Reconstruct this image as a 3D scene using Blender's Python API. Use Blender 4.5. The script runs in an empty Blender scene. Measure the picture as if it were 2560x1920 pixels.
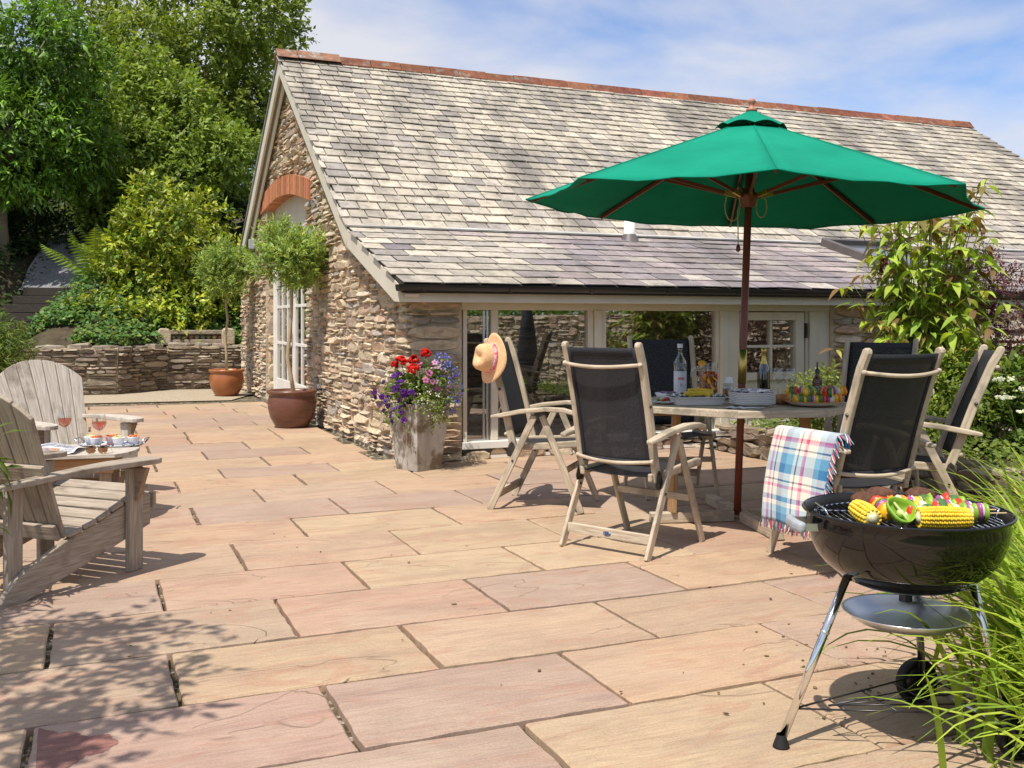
import bpy, math, random
import numpy as np
from mathutils import Vector, Matrix, Euler

sc = bpy.context.scene
col = sc.collection
PI = math.pi
Rd = math.radians

# ------------------------------------------------------------------ camera, sky, sun, exposure
cam_d = bpy.data.cameras.new('camera')
cam = bpy.data.objects.new('camera', cam_d)
col.objects.link(cam)
cam.location = (0, 0, 1.28)
cam.rotation_euler = (Rd(90), 0, Rd(-22.804))
cam_d.sensor_width = 36
cam_d.lens = 35.0
cam_d.shift_y = -0.0613
cam_d.clip_start = 0.05
cam_d.clip_end = 2000
sc.camera = cam

SUN = Vector((-0.43, -0.325, 1.0)).normalized()
sun_el = math.asin(SUN.z)
sun_d = bpy.data.lights.new('sun', 'SUN')
sun_d.energy = 5.0
sun_d.angle = Rd(0.53)
sun_d.color = (1.0, 0.945, 0.865)
sun = bpy.data.objects.new('sun', sun_d)
col.objects.link(sun)
sun.rotation_euler = SUN.to_track_quat('Z', 'Y').to_euler()

world = bpy.data.worlds.new('World')
sc.world = world
world.use_nodes = True
wn, wl = world.node_tree.nodes, world.node_tree.links
wn.clear()
w_out = wn.new('ShaderNodeOutputWorld')
w_bg = wn.new('ShaderNodeBackground')
w_sky = wn.new('ShaderNodeTexSky')
w_sky.sky_type = 'NISHITA'
w_sky.sun_disc = False
w_sky.sun_elevation = sun_el
w_sky.sun_rotation = math.atan2(SUN.x, SUN.y)
w_sky.air_density = 1.0
w_sky.dust_density = 0.4
w_sky.ozone_density = 2.0
w_bg.inputs['Strength'].default_value = 0.11
tc = wn.new('ShaderNodeTexCoord')
mp = wn.new('ShaderNodeMapping')
mp.inputs['Scale'].default_value = (1.0, 1.0, 2.6)
mp.inputs['Location'].default_value = (0.35, 0.2, 0.1)
wl.new(tc.outputs['Generated'], mp.inputs['Vector'])
nz = wn.new('ShaderNodeTexNoise')
nz.inputs['Scale'].default_value = 2.6
nz.inputs['Detail'].default_value = 7
nz.inputs['Roughness'].default_value = 0.52
nz.inputs['Distortion'].default_value = 0.25
wl.new(mp.outputs[0], nz.inputs['Vector'])
cr = wn.new('ShaderNodeValToRGB')
cr.color_ramp.elements[0].position = 0.38
cr.color_ramp.elements[1].position = 0.585
cr.color_ramp.elements[0].color = (0.10, 0.10, 0.10, 1)
cr.color_ramp.elements[1].color = (0.93, 0.93, 0.93, 1)
wl.new(nz.outputs['Fac'], cr.inputs['Fac'])
mx = wn.new('ShaderNodeMixRGB')
wl.new(cr.outputs['Color'], mx.inputs['Fac'])
w_gain = wn.new('ShaderNodeMixRGB')
w_gain.blend_type = 'MULTIPLY'
w_gain.inputs['Fac'].default_value = 1
w_gain.inputs['Color2'].default_value = (0.92, 1.12, 1.42, 1)
wl.new(w_sky.outputs[0], w_gain.inputs['Color1'])
wl.new(w_gain.outputs[0], mx.inputs['Color1'])
mx.inputs['Color2'].default_value = (6.5, 6.5, 6.95, 1)
wl.new(mx.outputs[0], w_bg.inputs['Color'])
wl.new(w_bg.outputs[0], w_out.inputs['Surface'])

sc.view_settings.view_transform = 'Standard'
sc.view_settings.look = 'None'
sc.view_settings.exposure = 0.15
sc.view_settings.gamma = 1.0
sc.view_settings.use_curve_mapping = False
sc.render.engine = 'CYCLES'
sc.cycles.use_denoising = True
sc.cycles.max_bounces = 8
sc.cycles.transparent_max_bounces = 16
sc.cycles.caustics_reflective = False
sc.cycles.caustics_refractive = False
sc.cycles.sample_clamp_indirect = 6

# ------------------------------------------------------------------ helpers
FW = Vector((0.38758, 0.92184, 0))     # site survey frame: depth axis
RT = Vector((0.92184, -0.38758, 0))    # and cross axis, both on the ground


def S(a, d, z=0.0):
    p = RT * a + FW * d
    return Vector((p.x, p.y, z))


def lerp(a, b, t):
    return a + (b - a) * t


class MB:
    """collects shapes, built as ONE mesh object"""

    def __init__(s):
        s.v, s.f, s.c, s.g = [], [], [], []
        s.col = (1, 1, 1)

    def add(s, vs, fs, gs=None):
        o = len(s.v)
        for i, p in enumerate(vs):
            s.v.append((p[0], p[1], p[2]))
            s.c.append((s.col[0], s.col[1], s.col[2], 1))
            g = gs[i] if gs else p
            s.g.append((g[0], g[1], g[2]))
        for f in fs:
            s.f.append([o + k for k in f])
        return s

    def box(s, c, size, rot=None):
        hx, hy, hz = size[0] / 2, size[1] / 2, size[2] / 2
        M = Matrix.Identity(3) if rot is None else (rot if isinstance(rot, Matrix) else Euler(rot).to_matrix())
        c = Vector(c)
        o = Vector((random.random() * 9, random.random() * 9, random.random() * 9))
        ax = sorted(range(3), key=lambda k: -size[k])
        vs, gs = [], []
        for x in (-hx, hx):
            for y in (-hy, hy):
                for z in (-hz, hz):
                    l = Vector((x, y, z))
                    vs.append(c + M @ l)
                    gs.append((l[ax[0]] + o.x, l[ax[1]] + o.y, l[ax[2]] + o.z))
        fs = [(0, 1, 3, 2), (4, 6, 7, 5), (0, 4, 5, 1), (2, 3, 7, 6), (0, 2, 6, 4), (1, 5, 7, 3)]
        return s.add(vs, fs, gs)

    def sweep(s, pts, w, h, up=(0, 0, 1)):
        """rectangular bar along a path; w across, h along up. w/h may be lists"""
        pts = [Vector(p) for p in pts]
        n = len(pts)
        up = Vector(up)
        W = w if isinstance(w, (list, tuple)) else [w] * n
        H = h if isinstance(h, (list, tuple)) else [h] * n
        o = Vector((random.random() * 9, random.random() * 9, random.random() * 9))
        vs, gs, L = [], [], 0
        for i, p in enumerate(pts):
            t = (pts[min(i + 1, n - 1)] - pts[max(i - 1, 0)]).normalized()
            sd = t.cross(up)
            if sd.length < 1e-4:
                sd = t.cross(Vector((0, 1, 0)))
            sd.normalize()
            u = sd.cross(t).normalized()
            if i:
                L += (p - pts[i - 1]).length
            for a, b in ((-1, -1), (1, -1), (1, 1), (-1, 1)):
                vs.append(p + sd * (a * W[i] / 2) + u * (b * H[i] / 2))
                gs.append((L + o.x, a * W[i] / 2 + o.y, b * H[i] / 2 + o.z))
        fs = []
        for i in range(n - 1):
            for k in range(4):
                a = i * 4 + k
                b = i * 4 + (k + 1) % 4
                fs.append((a, b, b + 4, a + 4))
        fs.append((3, 2, 1, 0))
        e = (n - 1) * 4
        fs.append((e, e + 1, e + 2, e + 3))
        return s.add(vs, fs, gs)

    def tube(s, pts, r, n=8, cap=True):
        pts = [Vector(p) for p in pts]
        m = len(pts)
        Rr = r if isinstance(r, (list, tuple)) else [r] * m
        vs, gs, fs = [], [], []
        t0 = (pts[1] - pts[0]).normalized()
        nr = t0.orthogonal().normalized()
        L = 0
        for i, p in enumerate(pts):
            t = (pts[min(i + 1, m - 1)] - pts[max(i - 1, 0)]).normalized()
            nr = (nr - t * nr.dot(t))
            nr = nr.normalized() if nr.length > 1e-6 else t.orthogonal().normalized()
            b = t.cross(nr)
            if i:
                L += (p - pts[i - 1]).length
            for k in range(n):
                a = 2 * PI * k / n
                q = nr * math.cos(a) + b * math.sin(a)
                vs.append(p + q * Rr[i])
                gs.append((L, q.x * Rr[i], q.y * Rr[i]))
        for i in range(m - 1):
            for k in range(n):
                a, b2 = i * n + k, i * n + (k + 1) % n
                fs.append((a, b2, b2 + n, a + n))
        if cap:
            fs.append(tuple(range(n - 1, -1, -1)))
            fs.append(tuple(range((m - 1) * n, m * n)))
        return s.add(vs, fs, gs)

    def lathe(s, prof, n=24, c=(0, 0, 0), M=None, cap=False):
        c = Vector(c)
        vs, fs = [], []
        for r, z in prof:
            for k in range(n):
                a = 2 * PI * k / n
                p = Vector((r * math.cos(a), r * math.sin(a), z))
                vs.append(c + (M @ p if M else p))
        for i in range(len(prof) - 1):
            for k in range(n):
                a, b = i * n + k, i * n + (k + 1) % n
                fs.append((a, b, b + n, a + n))
        if cap:
            fs.append(tuple(range(n - 1, -1, -1)))
            fs.append(tuple(range((len(prof) - 1) * n, len(prof) * n)))
        return s.add(vs, fs)

    def prism(s, outline, depth, M):
        """outline in local xy extruded along local z (centred), placed by 4x4 M; grain along local x"""
        n = len(outline)
        o = random.random() * 9
        vs = [M @ Vector((x, y, -depth / 2)) for x, y in outline] + [M @ Vector((x, y, depth / 2)) for x, y in outline]
        gs = [(x + o, y + o, 0) for x, y in outline] + [(x + o, y + o, depth) for x, y in outline]
        fs = [tuple(range(n - 1, -1, -1)), tuple(range(n, 2 * n))]
        for k in range(n):
            j = (k + 1) % n
            fs.append((k, j, n + j, n + k))
        return s.add(vs, fs, gs)

    def ball(s, c, r, n=10, m=6, M=None, jit=0.0):
        c = Vector(c)
        r = r if isinstance(r, (list, tuple)) else (r, r, r)
        vs, fs = [], []
        for i in range(1, m):
            t = PI * i / m
            for k in range(n):
                a = 2 * PI * k / n
                j = 1 + random.uniform(-jit, jit)
                p = Vector((r[0] * math.sin(t) * math.cos(a) * j, r[1] * math.sin(t) * math.sin(a) * j, r[2] * math.cos(t) * j))
                vs.append(c + (M @ p if M else p))
        top, bot = Vector((0, 0, r[2])), Vector((0, 0, -r[2]))
        vs += [c + (M @ top if M else top), c + (M @ bot if M else bot)]
        for i in range(m - 2):
            for k in range(n):
                a, b = i * n + k, i * n + (k + 1) % n
                fs.append((a, a + n, b + n, b))
        T = (m - 1) * n
        for k in range(n):
            fs.append((T, k, (k + 1) % n))
            fs.append((T + 1, (m - 2) * n + (k + 1) % n, (m - 2) * n + k))
        return s.add(vs, fs)

    def grid(s, fn, nu, nv, thick=0):
        """fn(u,v)->(point, grain)"""
        vs, gs, fs = [], [], []
        for i in range(nu + 1):
            for j in range(nv + 1):
                p, g = fn(i / nu, j / nv)
                vs.append(p)
                gs.append(g)
        for i in range(nu):
            for j in range(nv):
                a = i * (nv + 1) + j
                fs.append((a, a + nv + 1, a + nv + 2, a + 1))
        return s.add(vs, fs, gs)

    def mesh(s, name):
        me = bpy.data.meshes.new(name)
        me.from_pydata(s.v, [], s.f)
        ca = me.attributes.new('Col', 'FLOAT_COLOR', 'POINT')
        ca.data.foreach_set('color', np.array(s.c, dtype=np.float32).ravel())
        ga = me.attributes.new('gr', 'FLOAT_VECTOR', 'POINT')
        ga.data.foreach_set('vector', np.array(s.g, dtype=np.float32).ravel())
        return me

    def build(s, name, mat, parent=None, smooth=False, bevel=0.0, seg=2, solid=0.0, sub=0):
        me = s.mesh(name)
        o = bpy.data.objects.new(name, me)
        col.objects.link(o)
        me.materials.append(mat)
        if smooth:
            me.polygons.foreach_set('use_smooth', [True] * len(me.polygons))
        if parent:
            o.parent = parent
        if solid:
            m = o.modifiers.new('thickness', 'SOLIDIFY')
            m.thickness = solid
            m.offset = 0
        if bevel:
            m = o.modifiers.new('edge', 'BEVEL')
            m.width = bevel
            m.segments = seg
            m.limit_method = 'ANGLE'
            m.angle_limit = Rd(35)
        if sub:
            m = o.modifiers.new('smooth', 'SUBSURF')
            m.levels = m.render_levels = sub
        return o


def tag(o, label=None, cat=None, group=None, kind=None):
    if label:
        o['label'] = label
    if cat:
        o['category'] = cat
    if group:
        o['group'] = group
    if kind:
        o['kind'] = kind
    return o


def thing(name, label, cat, loc=(0, 0, 0), rz=0.0, group=None):
    o = bpy.data.objects.new(name, None)
    col.objects.link(o)
    o.empty_display_size = 0.1
    o.location = loc
    o.rotation_euler = (0, 0, rz)
    return tag(o, label, cat, group)


# ------------------------------------------------------------------ materials
def new_mat(name):
    m = bpy.data.materials.new(name)
    m.use_nodes = True
    nt = m.node_tree
    nt.nodes.clear()
    out = nt.nodes.new('ShaderNodeOutputMaterial')
    b = nt.nodes.new('ShaderNodeBsdfPrincipled')
    nt.links.new(b.outputs[0], out.inputs['Surface'])
    return m, nt, b, out


class NT:
    def __init__(s, nt):
        s.n, s.l = nt.nodes, nt.links

    def coord(s, kind, scale=(1, 1, 1), rnd=False):
        if kind == 'gr':
            a = s.n.new('ShaderNodeAttribute')
            a.attribute_name = 'gr'
            o = a.outputs['Vector']
        elif kind == 'obj':
            o = s.n.new('ShaderNodeTexCoord').outputs['Object']
        else:
            o = s.n.new('ShaderNodeNewGeometry').outputs['Position']
        if rnd:
            oi = s.n.new('ShaderNodeObjectInfo')
            k = s.n.new('ShaderNodeVectorMath')
            k.operation = 'MULTIPLY_ADD'
            cx = s.n.new('ShaderNodeCombineXYZ')
            for i in range(3):
                s.l.new(oi.outputs['Random'], cx.inputs[i])
            s.l.new(cx.outputs[0], k.inputs[0])
            k.inputs[1].default_value = (37, 91, 53)
            s.l.new(o, k.inputs[2])
            o = k.outputs[0]
        m = s.n.new('ShaderNodeMapping')
        m.inputs['Scale'].default_value = scale
        s.l.new(o, m.inputs['Vector'])
        return m.outputs[0]

    def noise(s, vec, scale, detail=4, rough=0.55, dist=0.0):
        t = s.n.new('ShaderNodeTexNoise')
        t.inputs['Scale'].default_value = scale
        t.inputs['Detail'].default_value = detail
        t.inputs['Roughness'].default_value = rough
        t.inputs['Distortion'].default_value = dist
        s.l.new(vec, t.inputs['Vector'])
        return t.outputs['Fac']

    def ramp(s, fac, stops, interp='LINEAR'):
        r = s.n.new('ShaderNodeValToRGB')
        r.color_ramp.interpolation = interp
        while len(r.color_ramp.elements) < len(stops):
            r.color_ramp.elements.new(0.5)
        for e, (p, c) in zip(r.color_ramp.elements, stops):
            e.position = p
            e.color = (c, c, c, 1) if isinstance(c, (int, float)) else (c[0], c[1], c[2], 1)
        s.l.new(fac, r.inputs['Fac'])
        return r.outputs['Color']

    def mix(s, fac, a, b, mode='MIX'):
        m = s.n.new('ShaderNodeMixRGB')
        m.blend_type = mode
        for k, x in (('Fac', fac), ('Color1', a), ('Color2', b)):
            if isinstance(x, (int, float)):
                m.inputs[k].default_value = x if k == 'Fac' else (x, x, x, 1)
            elif isinstance(x, tuple):
                m.inputs[k].default_value = (x[0], x[1], x[2], 1)
            else:
                s.l.new(x, m.inputs[k])
        return m.outputs[0]

    def attr(s, name='Col'):
        a = s.n.new('ShaderNodeAttribute')
        a.attribute_name = name
        return a.outputs['Color']

    def bump(s, h, strength, dist, bsdf, normal=None):
        b = s.n.new('ShaderNodeBump')
        b.inputs['Strength'].default_value = strength
        b.inputs['Distance'].default_value = dist
        s.l.new(h, b.inputs['Height'])
        if normal:
            s.l.new(normal, b.inputs['Normal'])
        s.l.new(b.outputs[0], bsdf.inputs['Normal'])
        return b.outputs[0]


def mat(name, c1, c2=None, scale=6.0, stretch=(1, 1, 1), coord='obj', lo=0.35, hi=0.65, rough=0.7, spec=0.3, metal=0.0,
        bump=0.0, bscale=None, bdist=0.01, usecol=False, coat=0.0, c3=None, s3=3.0, t3=0.6, trans=0.0, rnd=False, alpha=None, detail=5):
    m, nt, b, out = new_mat(name)
    N = NT(nt)
    v = N.coord(coord, stretch, rnd)
    f = N.noise(v, scale, detail)
    c = N.mix(N.ramp(f, [(lo, 0), (hi, 1)]), c1, c2 or c1)
    if c3:
        g = N.noise(N.coord(coord if coord != 'gr' else 'obj', (1, 1, 1), rnd), s3, 5, 0.6)
        c = N.mix(N.ramp(g, [(t3, 0), (t3 + 0.12, 1)]), c, c3)
    if usecol:
        c = N.mix(1.0, c, N.attr(), 'MULTIPLY')
    nt.links.new(c, b.inputs['Base Color'])
    b.inputs['Roughness'].default_value = rough
    b.inputs['Specular IOR Level'].default_value = spec
    b.inputs['Metallic'].default_value = metal
    b.inputs['Coat Weight'].default_value = coat
    if bump:
        h = N.noise(v, bscale, 5) if bscale else f
        N.bump(h, bump, bdist, b)
    if trans or alpha is not None:
        sh = b.outputs[0]
        if trans:
            tr = nt.nodes.new('ShaderNodeBsdfTranslucent')
            nt.links.new(c, tr.inputs['Color'])
            mxs = nt.nodes.new('ShaderNodeMixShader')
            mxs.inputs[0].default_value = trans
            nt.links.new(sh, mxs.inputs[1])
            nt.links.new(tr.outputs[0], mxs.inputs[2])
            sh = mxs.outputs[0]
        if alpha is not None:
            tp = nt.nodes.new('ShaderNodeBsdfTransparent')
            mxs = nt.nodes.new('ShaderNodeMixShader')
            mxs.inputs[0].default_value = alpha
            nt.links.new(tp.outputs[0], mxs.inputs[1])
            nt.links.new(sh, mxs.inputs[2])
            sh = mxs.outputs[0]
        nt.links.new(sh, out.inputs['Surface'])
    return m


def thin_glass(name, tint=(1, 1, 1), refl=0.08, edge=0.6):
    m, nt, b, out = new_mat(name)
    nt.nodes.remove(b)
    tp = nt.nodes.new('ShaderNodeBsdfTransparent')
    tp.inputs['Color'].default_value = (*tint, 1)
    gl = nt.nodes.new('ShaderNodeBsdfGlossy')
    gl.inputs['Roughness'].default_value = 0.01
    lw = nt.nodes.new('ShaderNodeLayerWeight')
    lw.inputs['Blend'].default_value = 0.35
    mr = nt.nodes.new('ShaderNodeMapRange')
    mr.inputs['To Min'].default_value = refl
    mr.inputs['To Max'].default_value = edge
    nt.links.new(lw.outputs['Facing'], mr.inputs['Value'])
    mixs = nt.nodes.new('ShaderNodeMixShader')
    nt.links.new(mr.outputs[0], mixs.inputs[0])
    nt.links.new(tp.outputs[0], mixs.inputs[1])
    nt.links.new(gl.outputs[0], mixs.inputs[2])
    nt.links.new(mixs.outputs[0], out.inputs['Surface'])
    return m


def slab_mat():
    m, nt, b, out = new_mat('riven_sandstone')
    N = NT(nt)
    v = N.coord('pos', (0.7, 5.0, 1.0), True)
    band = N.noise(v, 1.3, 6, 0.55, 1.2)
    fine = N.noise(N.coord('pos', (3, 26, 3), True), 3.0, 5, 0.6, 0.4)
    c = N.mix(1.0, N.attr(), N.ramp(band, [(0.25, (0.80, 0.76, 0.77)), (0.45, (1.0, 0.97, 0.95)), (0.60, (1.04, 1.04, 1.0)), (0.76, (0.88, 0.84, 0.84))]), 'MULTIPLY')
    c = N.mix(0.8, c, N.ramp(fine, [(0.3, 0.84), (0.7, 1.12)]), 'MULTIPLY')
    # iron-stained swirls and grey-mauve patches, different on every slab
    sw = N.noise(N.coord('pos', (1.0, 2.6, 1), True), 1.1, 4, 0.5, 2.6)
    c = N.mix(N.ramp(sw, [(0.56, 0), (0.63, 0.42), (0.68, 0.0)]), c, (0.40, 0.20, 0.13))
    gm = N.noise(N.coord('pos', (0.6, 3.4, 1), True), 1.5, 7, 0.65, 1.0)
    c = N.mix(N.ramp(gm, [(0.62, 0), (0.70, 0.5)]), c, (0.26, 0.19, 0.165))
    # riven ledges: thin dark broken edges
    lg = N.noise(N.coord('pos', (0.9, 2.0, 1), True), 1.0, 3, 0.5, 1.4)
    c = N.mix(N.ramp(lg, [(0.612, 0), (0.616, 0.55), (0.621, 0)]), c, (0.22, 0.14, 0.09))
    # lichen specks and dirt
    sp = N.noise(N.coord('pos', (1, 1, 1)), 38, 3, 0.6)
    c = N.mix(N.ramp(sp, [(0.72, 0), (0.76, 0.45)]), c, (0.20, 0.16, 0.12))
    dt = N.noise(N.coord('pos', (1, 1, 1)), 2.2, 6, 0.6)
    c = N.mix(N.ramp(dt, [(0.45, 0.0), (0.72, 0.42)]), c, (0.27, 0.20, 0.145))
    gs = N.noise(N.coord('pos', (1, 1, 1)), 130, 3, 0.7)
    c = N.mix(0.8, c, N.ramp(gs, [(0.3, 0.80), (0.7, 1.16)]), 'MULTIPLY')
    bl = N.noise(N.coord('pos', (1, 1, 1), True), 1.7, 5, 0.6, 0.6)
    c = N.mix(N.ramp(bl, [(0.56, 0), (0.70, 0.4)]), c, (0.47, 0.37, 0.27))
    nt.links.new(c, b.inputs['Base Color'])
    b.inputs['Roughness'].default_value = 0.72
    b.inputs['Specular IOR Level'].default_value = 0.28
    h = N.mix(0.4, N.noise(N.coord('pos', (1.5, 4, 1), True), 2.4, 8, 0.68, 1.0), fine)
    ledge = N.ramp(lg, [(0.611, 0.0), (0.619, 1.0)])
    h = N.mix(0.35, h, ledge)
    N.bump(h, 0.8, 0.022, b)
    return m


def leaf_mat(name, rough=0.45, trans=0.3, spec=0.4):
    m, nt, b, out = new_mat(name)
    N = NT(nt)
    f = N.noise(N.coord('pos', (1, 1, 1)), 9, 3)
    c = N.mix(1.0, N.attr(), N.ramp(f, [(0.3, 0.8), (0.7, 1.15)]), 'MULTIPLY')
    nt.links.new(c, b.inputs['Base Color'])
    b.inputs['Roughness'].default_value = rough
    b.inputs['Specular IOR Level'].default_value = spec
    tr = nt.nodes.new('ShaderNodeBsdfTranslucent')
    tcol = N.mix(1.0, c, (1.25, 1.3, 0.5), 'MULTIPLY')
    nt.links.new(tcol, tr.inputs['Color'])
    mxs = nt.nodes.new('ShaderNodeMixShader')
    mxs.inputs[0].default_value = trans
    nt.links.new(b.outputs[0], mxs.inputs[1])
    nt.links.new(tr.outputs[0], mxs.inputs[2])
    nt.links.new(mxs.outputs[0], out.inputs['Surface'])
    return m


def stone_mat():
    m, nt, b, out = new_mat('rubble_stone')
    N = NT(nt)
    a = N.noise(N.coord('pos', (1, 1, 2.2)), 9, 6, 0.6, 0.6)
    c = N.mix(1.0, N.attr(), N.ramp(a, [(0.28, 0.62), (0.5, 0.98), (0.72, 1.3)]), 'MULTIPLY')
    li = N.noise(N.coord('pos', (1, 1, 1)), 5.5, 6, 0.65)
    c = N.mix(N.ramp(li, [(0.60, 0), (0.70, 0.55)]), c, (0.50, 0.46, 0.36))
    ru = N.noise(N.coord('pos', (1, 1, 1)), 3.1, 4, 0.6)
    c = N.mix(N.ramp(ru, [(0.64, 0), (0.76, 0.4)]), c, (0.34, 0.20, 0.10))
    nt.links.new(c, b.inputs['Base Color'])
    b.inputs['Roughness'].default_value = 0.9
    b.inputs['Specular IOR Level'].default_value = 0.15
    h = N.noise(N.coord('pos', (1, 1, 2.5)), 22, 6, 0.65)
    N.bump(h, 0.7, 0.02, b)
    return m


def slate_mat():
    m, nt, b, out = new_mat('weathered_slate')
    N = NT(nt)
    a = N.noise(N.coord('pos', (1, 1, 1)), 7, 6, 0.65)
    c = N.mix(1.0, N.attr(), N.ramp(a, [(0.3, 0.72), (0.5, 1.0), (0.7, 1.18)]), 'MULTIPLY')
    st = N.noise(N.coord('pos', (1.0, 0.35, 0.35)), 1.6, 7, 0.65, 0.3)
    c = N.mix(N.ramp(st, [(0.46, 0), (0.66, 0.72)]), c, (0.125, 0.112, 0.10))
    li = N.noise(N.coord('pos', (1, 1, 1)), 16, 4, 0.6)
    c = N.mix(N.ramp(li, [(0.63, 0), (0.69, 0.35)]), c, (0.50, 0.47, 0.40))
    dk = N.noise(N.coord('pos', (1, 1, 1)), 11, 6, 0.7)
    c = N.mix(N.ramp(dk, [(0.54, 0), (0.64, 0.5)]), c, (0.17, 0.15, 0.135))
    om = N.noise(N.coord('pos', (1, 1, 1)), 4.3, 5, 0.6)
    c = N.mix(N.ramp(om, [(0.70, 0), (0.76, 0.55)]), c, (0.34, 0.20, 0.11))
    nt.links.new(c, b.inputs['Base Color'])
    b.inputs['Roughness'].default_value = 0.8
    b.inputs['Specular IOR Level'].default_value = 0.16
    N.bump(N.noise(N.coord('pos', (1, 1, 1)), 30, 5, 0.6), 0.35, 0.008, b)
    return m


def plaid_mat():
    m, nt, b, out = new_mat('plaid_wool')
    N = NT(nt)
    at = N.n.new('ShaderNodeAttribute')
    at.attribute_name = 'gr'
    sx = N.n.new('ShaderNodeSeparateXYZ')
    N.l.new(at.outputs['Vector'], sx.inputs[0])
    W, B, T, K, P, D = (.74, .69, .58), (.03, .17, .34), (.16, .38, .52), (.62, .03, .12), (.60, .16, .27), (.03, .03, .09)
    stops = [(0, B), (.10, T), (.17, W), (.29, K), (.31, P), (.33, W), (.38, D), (.395, W), (.43, T), (.52, B), (.60, W), (.66, D), (.675, W), (.70, P), (.73, W), (.80, B), (.84, W), (.88, T), (.94, B)]

    def stripes(sock, stops, k):
        mm = N.n.new('ShaderNodeMath')
        mm.operation = 'MULTIPLY'
        N.l.new(sock, mm.inputs[0])
        mm.inputs[1].default_value = k
        fr = N.n.new('ShaderNodeMath')
        fr.operation = 'FRACT'
        N.l.new(mm.outputs[0], fr.inputs[0])
        return N.ramp(fr.outputs[0], stops, 'CONSTANT')
    c = N.mix(0.5, stripes(sx.outputs[0], stops, 1.55), stripes(sx.outputs[1], stops, 1.55))
    w = N.noise(N.coord('gr', (160, 160, 1)), 2.0, 2)
    c = N.mix(1.0, c, N.ramp(w, [(0.3, 0.78), (0.7, 1.2)]), 'MULTIPLY')
    nt.links.new(c, b.inputs['Base Color'])
    b.inputs['Roughness'].default_value = 0.95
    b.inputs['Specular IOR Level'].default_value = 0.1
    b.inputs['Sheen Weight'].default_value = 0.3
    N.bump(w, 0.4, 0.004, b)
    return m


M = {}
M['slab'] = slab_mat()
M['stone'] = stone_mat()
M['slate'] = slate_mat()
M['plaid'] = plaid_mat()
M['leaf'] = leaf_mat('leaf', 0.5, 0.36, 0.3)
M['leaf_gloss'] = leaf_mat('glossy_leaf', 0.42, 0.28, 0.4)
M['petal'] = leaf_mat('petal', 0.6, 0.35, 0.2)
M['joint'] = mat('joint_grit', (.17, .135, .08), (.055, .042, .025), 9, coord='pos', rough=.95, spec=.1, bump=.9, bscale=60, bdist=.02, c3=(.50, .45, .35), s3=24, t3=.53)
M['mortar'] = mat('lime_mortar', (.60, .51, .37), (.42, .34, .23), 7, coord='pos', rough=.95, spec=.1, bump=.8, bscale=24, bdist=.03)
M['soil'] = mat('soil', (.06, .045, .03), (.10, .08, .05), 6, coord='pos', rough=.95, spec=.1, bump=.9, bscale=20, bdist=.04, c3=(.06, .09, .025), s3=1.5, t3=.5)
M['lawn'] = mat('rough_grass', (.06, .10, .02), (.10, .13, .035), 2, coord='pos', rough=.95, spec=.1, bump=.6, bscale=30, bdist=.05)
M['gravel'] = mat('gravel', (.36, .35, .36), (.17, .165, .17), 45, coord='pos', rough=.9, spec=.2, bump=1.0, bscale=50, bdist=.03, detail=2)
M['pale_gravel'] = mat('pale_gravel', (.55, .46, .34), (.34, .27, .18), 60, coord='pos', rough=.9, spec=.2, bump=1.0, bscale=70, bdist=.02, detail=2)
M['cream'] = mat('cream_paint', (.60, .55, .44), (.66, .61, .50), 3, rough=.55, spec=.35, bump=.05, bscale=40, coord='pos', c3=(.50, .45, .34), s3=2.2, t3=.62)
M['white_paint'] = mat('white_paint', (.70, .67, .60), (.76, .74, .68), 4, rough=.5, spec=.35, coord='pos')
M['lead'] = mat('pale_flashing', (.40, .385, .35), (.52, .50, .46), 5, rough=.6, coord='pos', bump=.2, bscale=14)
M['brick'] = mat('orange_brick', (.56, .22, .10), (.42, .17, .085), 14, rough=.85, coord='pos', usecol=True, bump=.5, bscale=40)
M['ridge'] = mat('terracotta_ridge', (.27, .095, .048), (.15, .060, .036), 10, rough=.85, coord='pos', usecol=True, c3=(.24, .19, .15), s3=7, t3=.56, bump=.5, bscale=30)
M['gutter'] = mat('black_plastic', (.012, .012, .014), (.022, .02, .02), 3, rough=.3, spec=.5)
M['brown_frame'] = mat('brown_metal', (.10, .085, .08), (.13, .11, .10), 4, rough=.5, spec=.4)
M['teak'] = mat('weathered_teak', (.40, .31, .21), (.58, .49, .37), 2.2, (3, 45, 45), 'gr', rough=.75, spec=.25, bump=.45, bdist=.005, c3=(.31, .26, .19), s3=5, t3=.50, rnd=True)
M['teak_dark'] = mat('brown_teak', (.34, .19, .08), (.44, .27, .13), 2.2, (3, 40, 40), 'gr', rough=.7, spec=.25, bump=.3, bdist=.004, rnd=True)
M['grey_wood'] = mat('silvered_wood', (.38, .325, .26), (.57, .51, .43), 2.4, (3, 42, 42), 'gr', rough=.85, spec=.2, bump=.5, bdist=.006, c3=(.20, .16, .12), s3=3.0, t3=.57, rnd=True)
M['brown_wood'] = mat('brown_old_wood', (.24, .165, .105), (.36, .27, .185), 2.4, (3, 42, 42), 'gr', rough=.85, spec=.2, bump=.5, bdist=.006, c3=(.15, .10, .065), s3=3.0, t3=.57, rnd=True)
M['red_wood'] = mat('stained_hardwood', (.20, .055, .030), (.14, .035, .02), 2.0, (3, 40, 40), 'gr', rough=.4, spec=.4)
M['mesh'] = mat('black_textilene', (.022, .022, .026), (.034, .034, .040), 90, coord='gr', rough=.6, spec=.35, alpha=.86)
M['hem'] = mat('black_webbing', (.018, .018, .022), (.03, .03, .035), 60, coord='gr', rough=.7, spec=.25)
M['green'] = mat('green_canvas', (.003, .195, .118), (.007, .26, .158), 1.8, coord='pos', rough=.85, spec=.12, bump=.55, bscale=6, bdist=.02, lo=.3, hi=.7)
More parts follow.
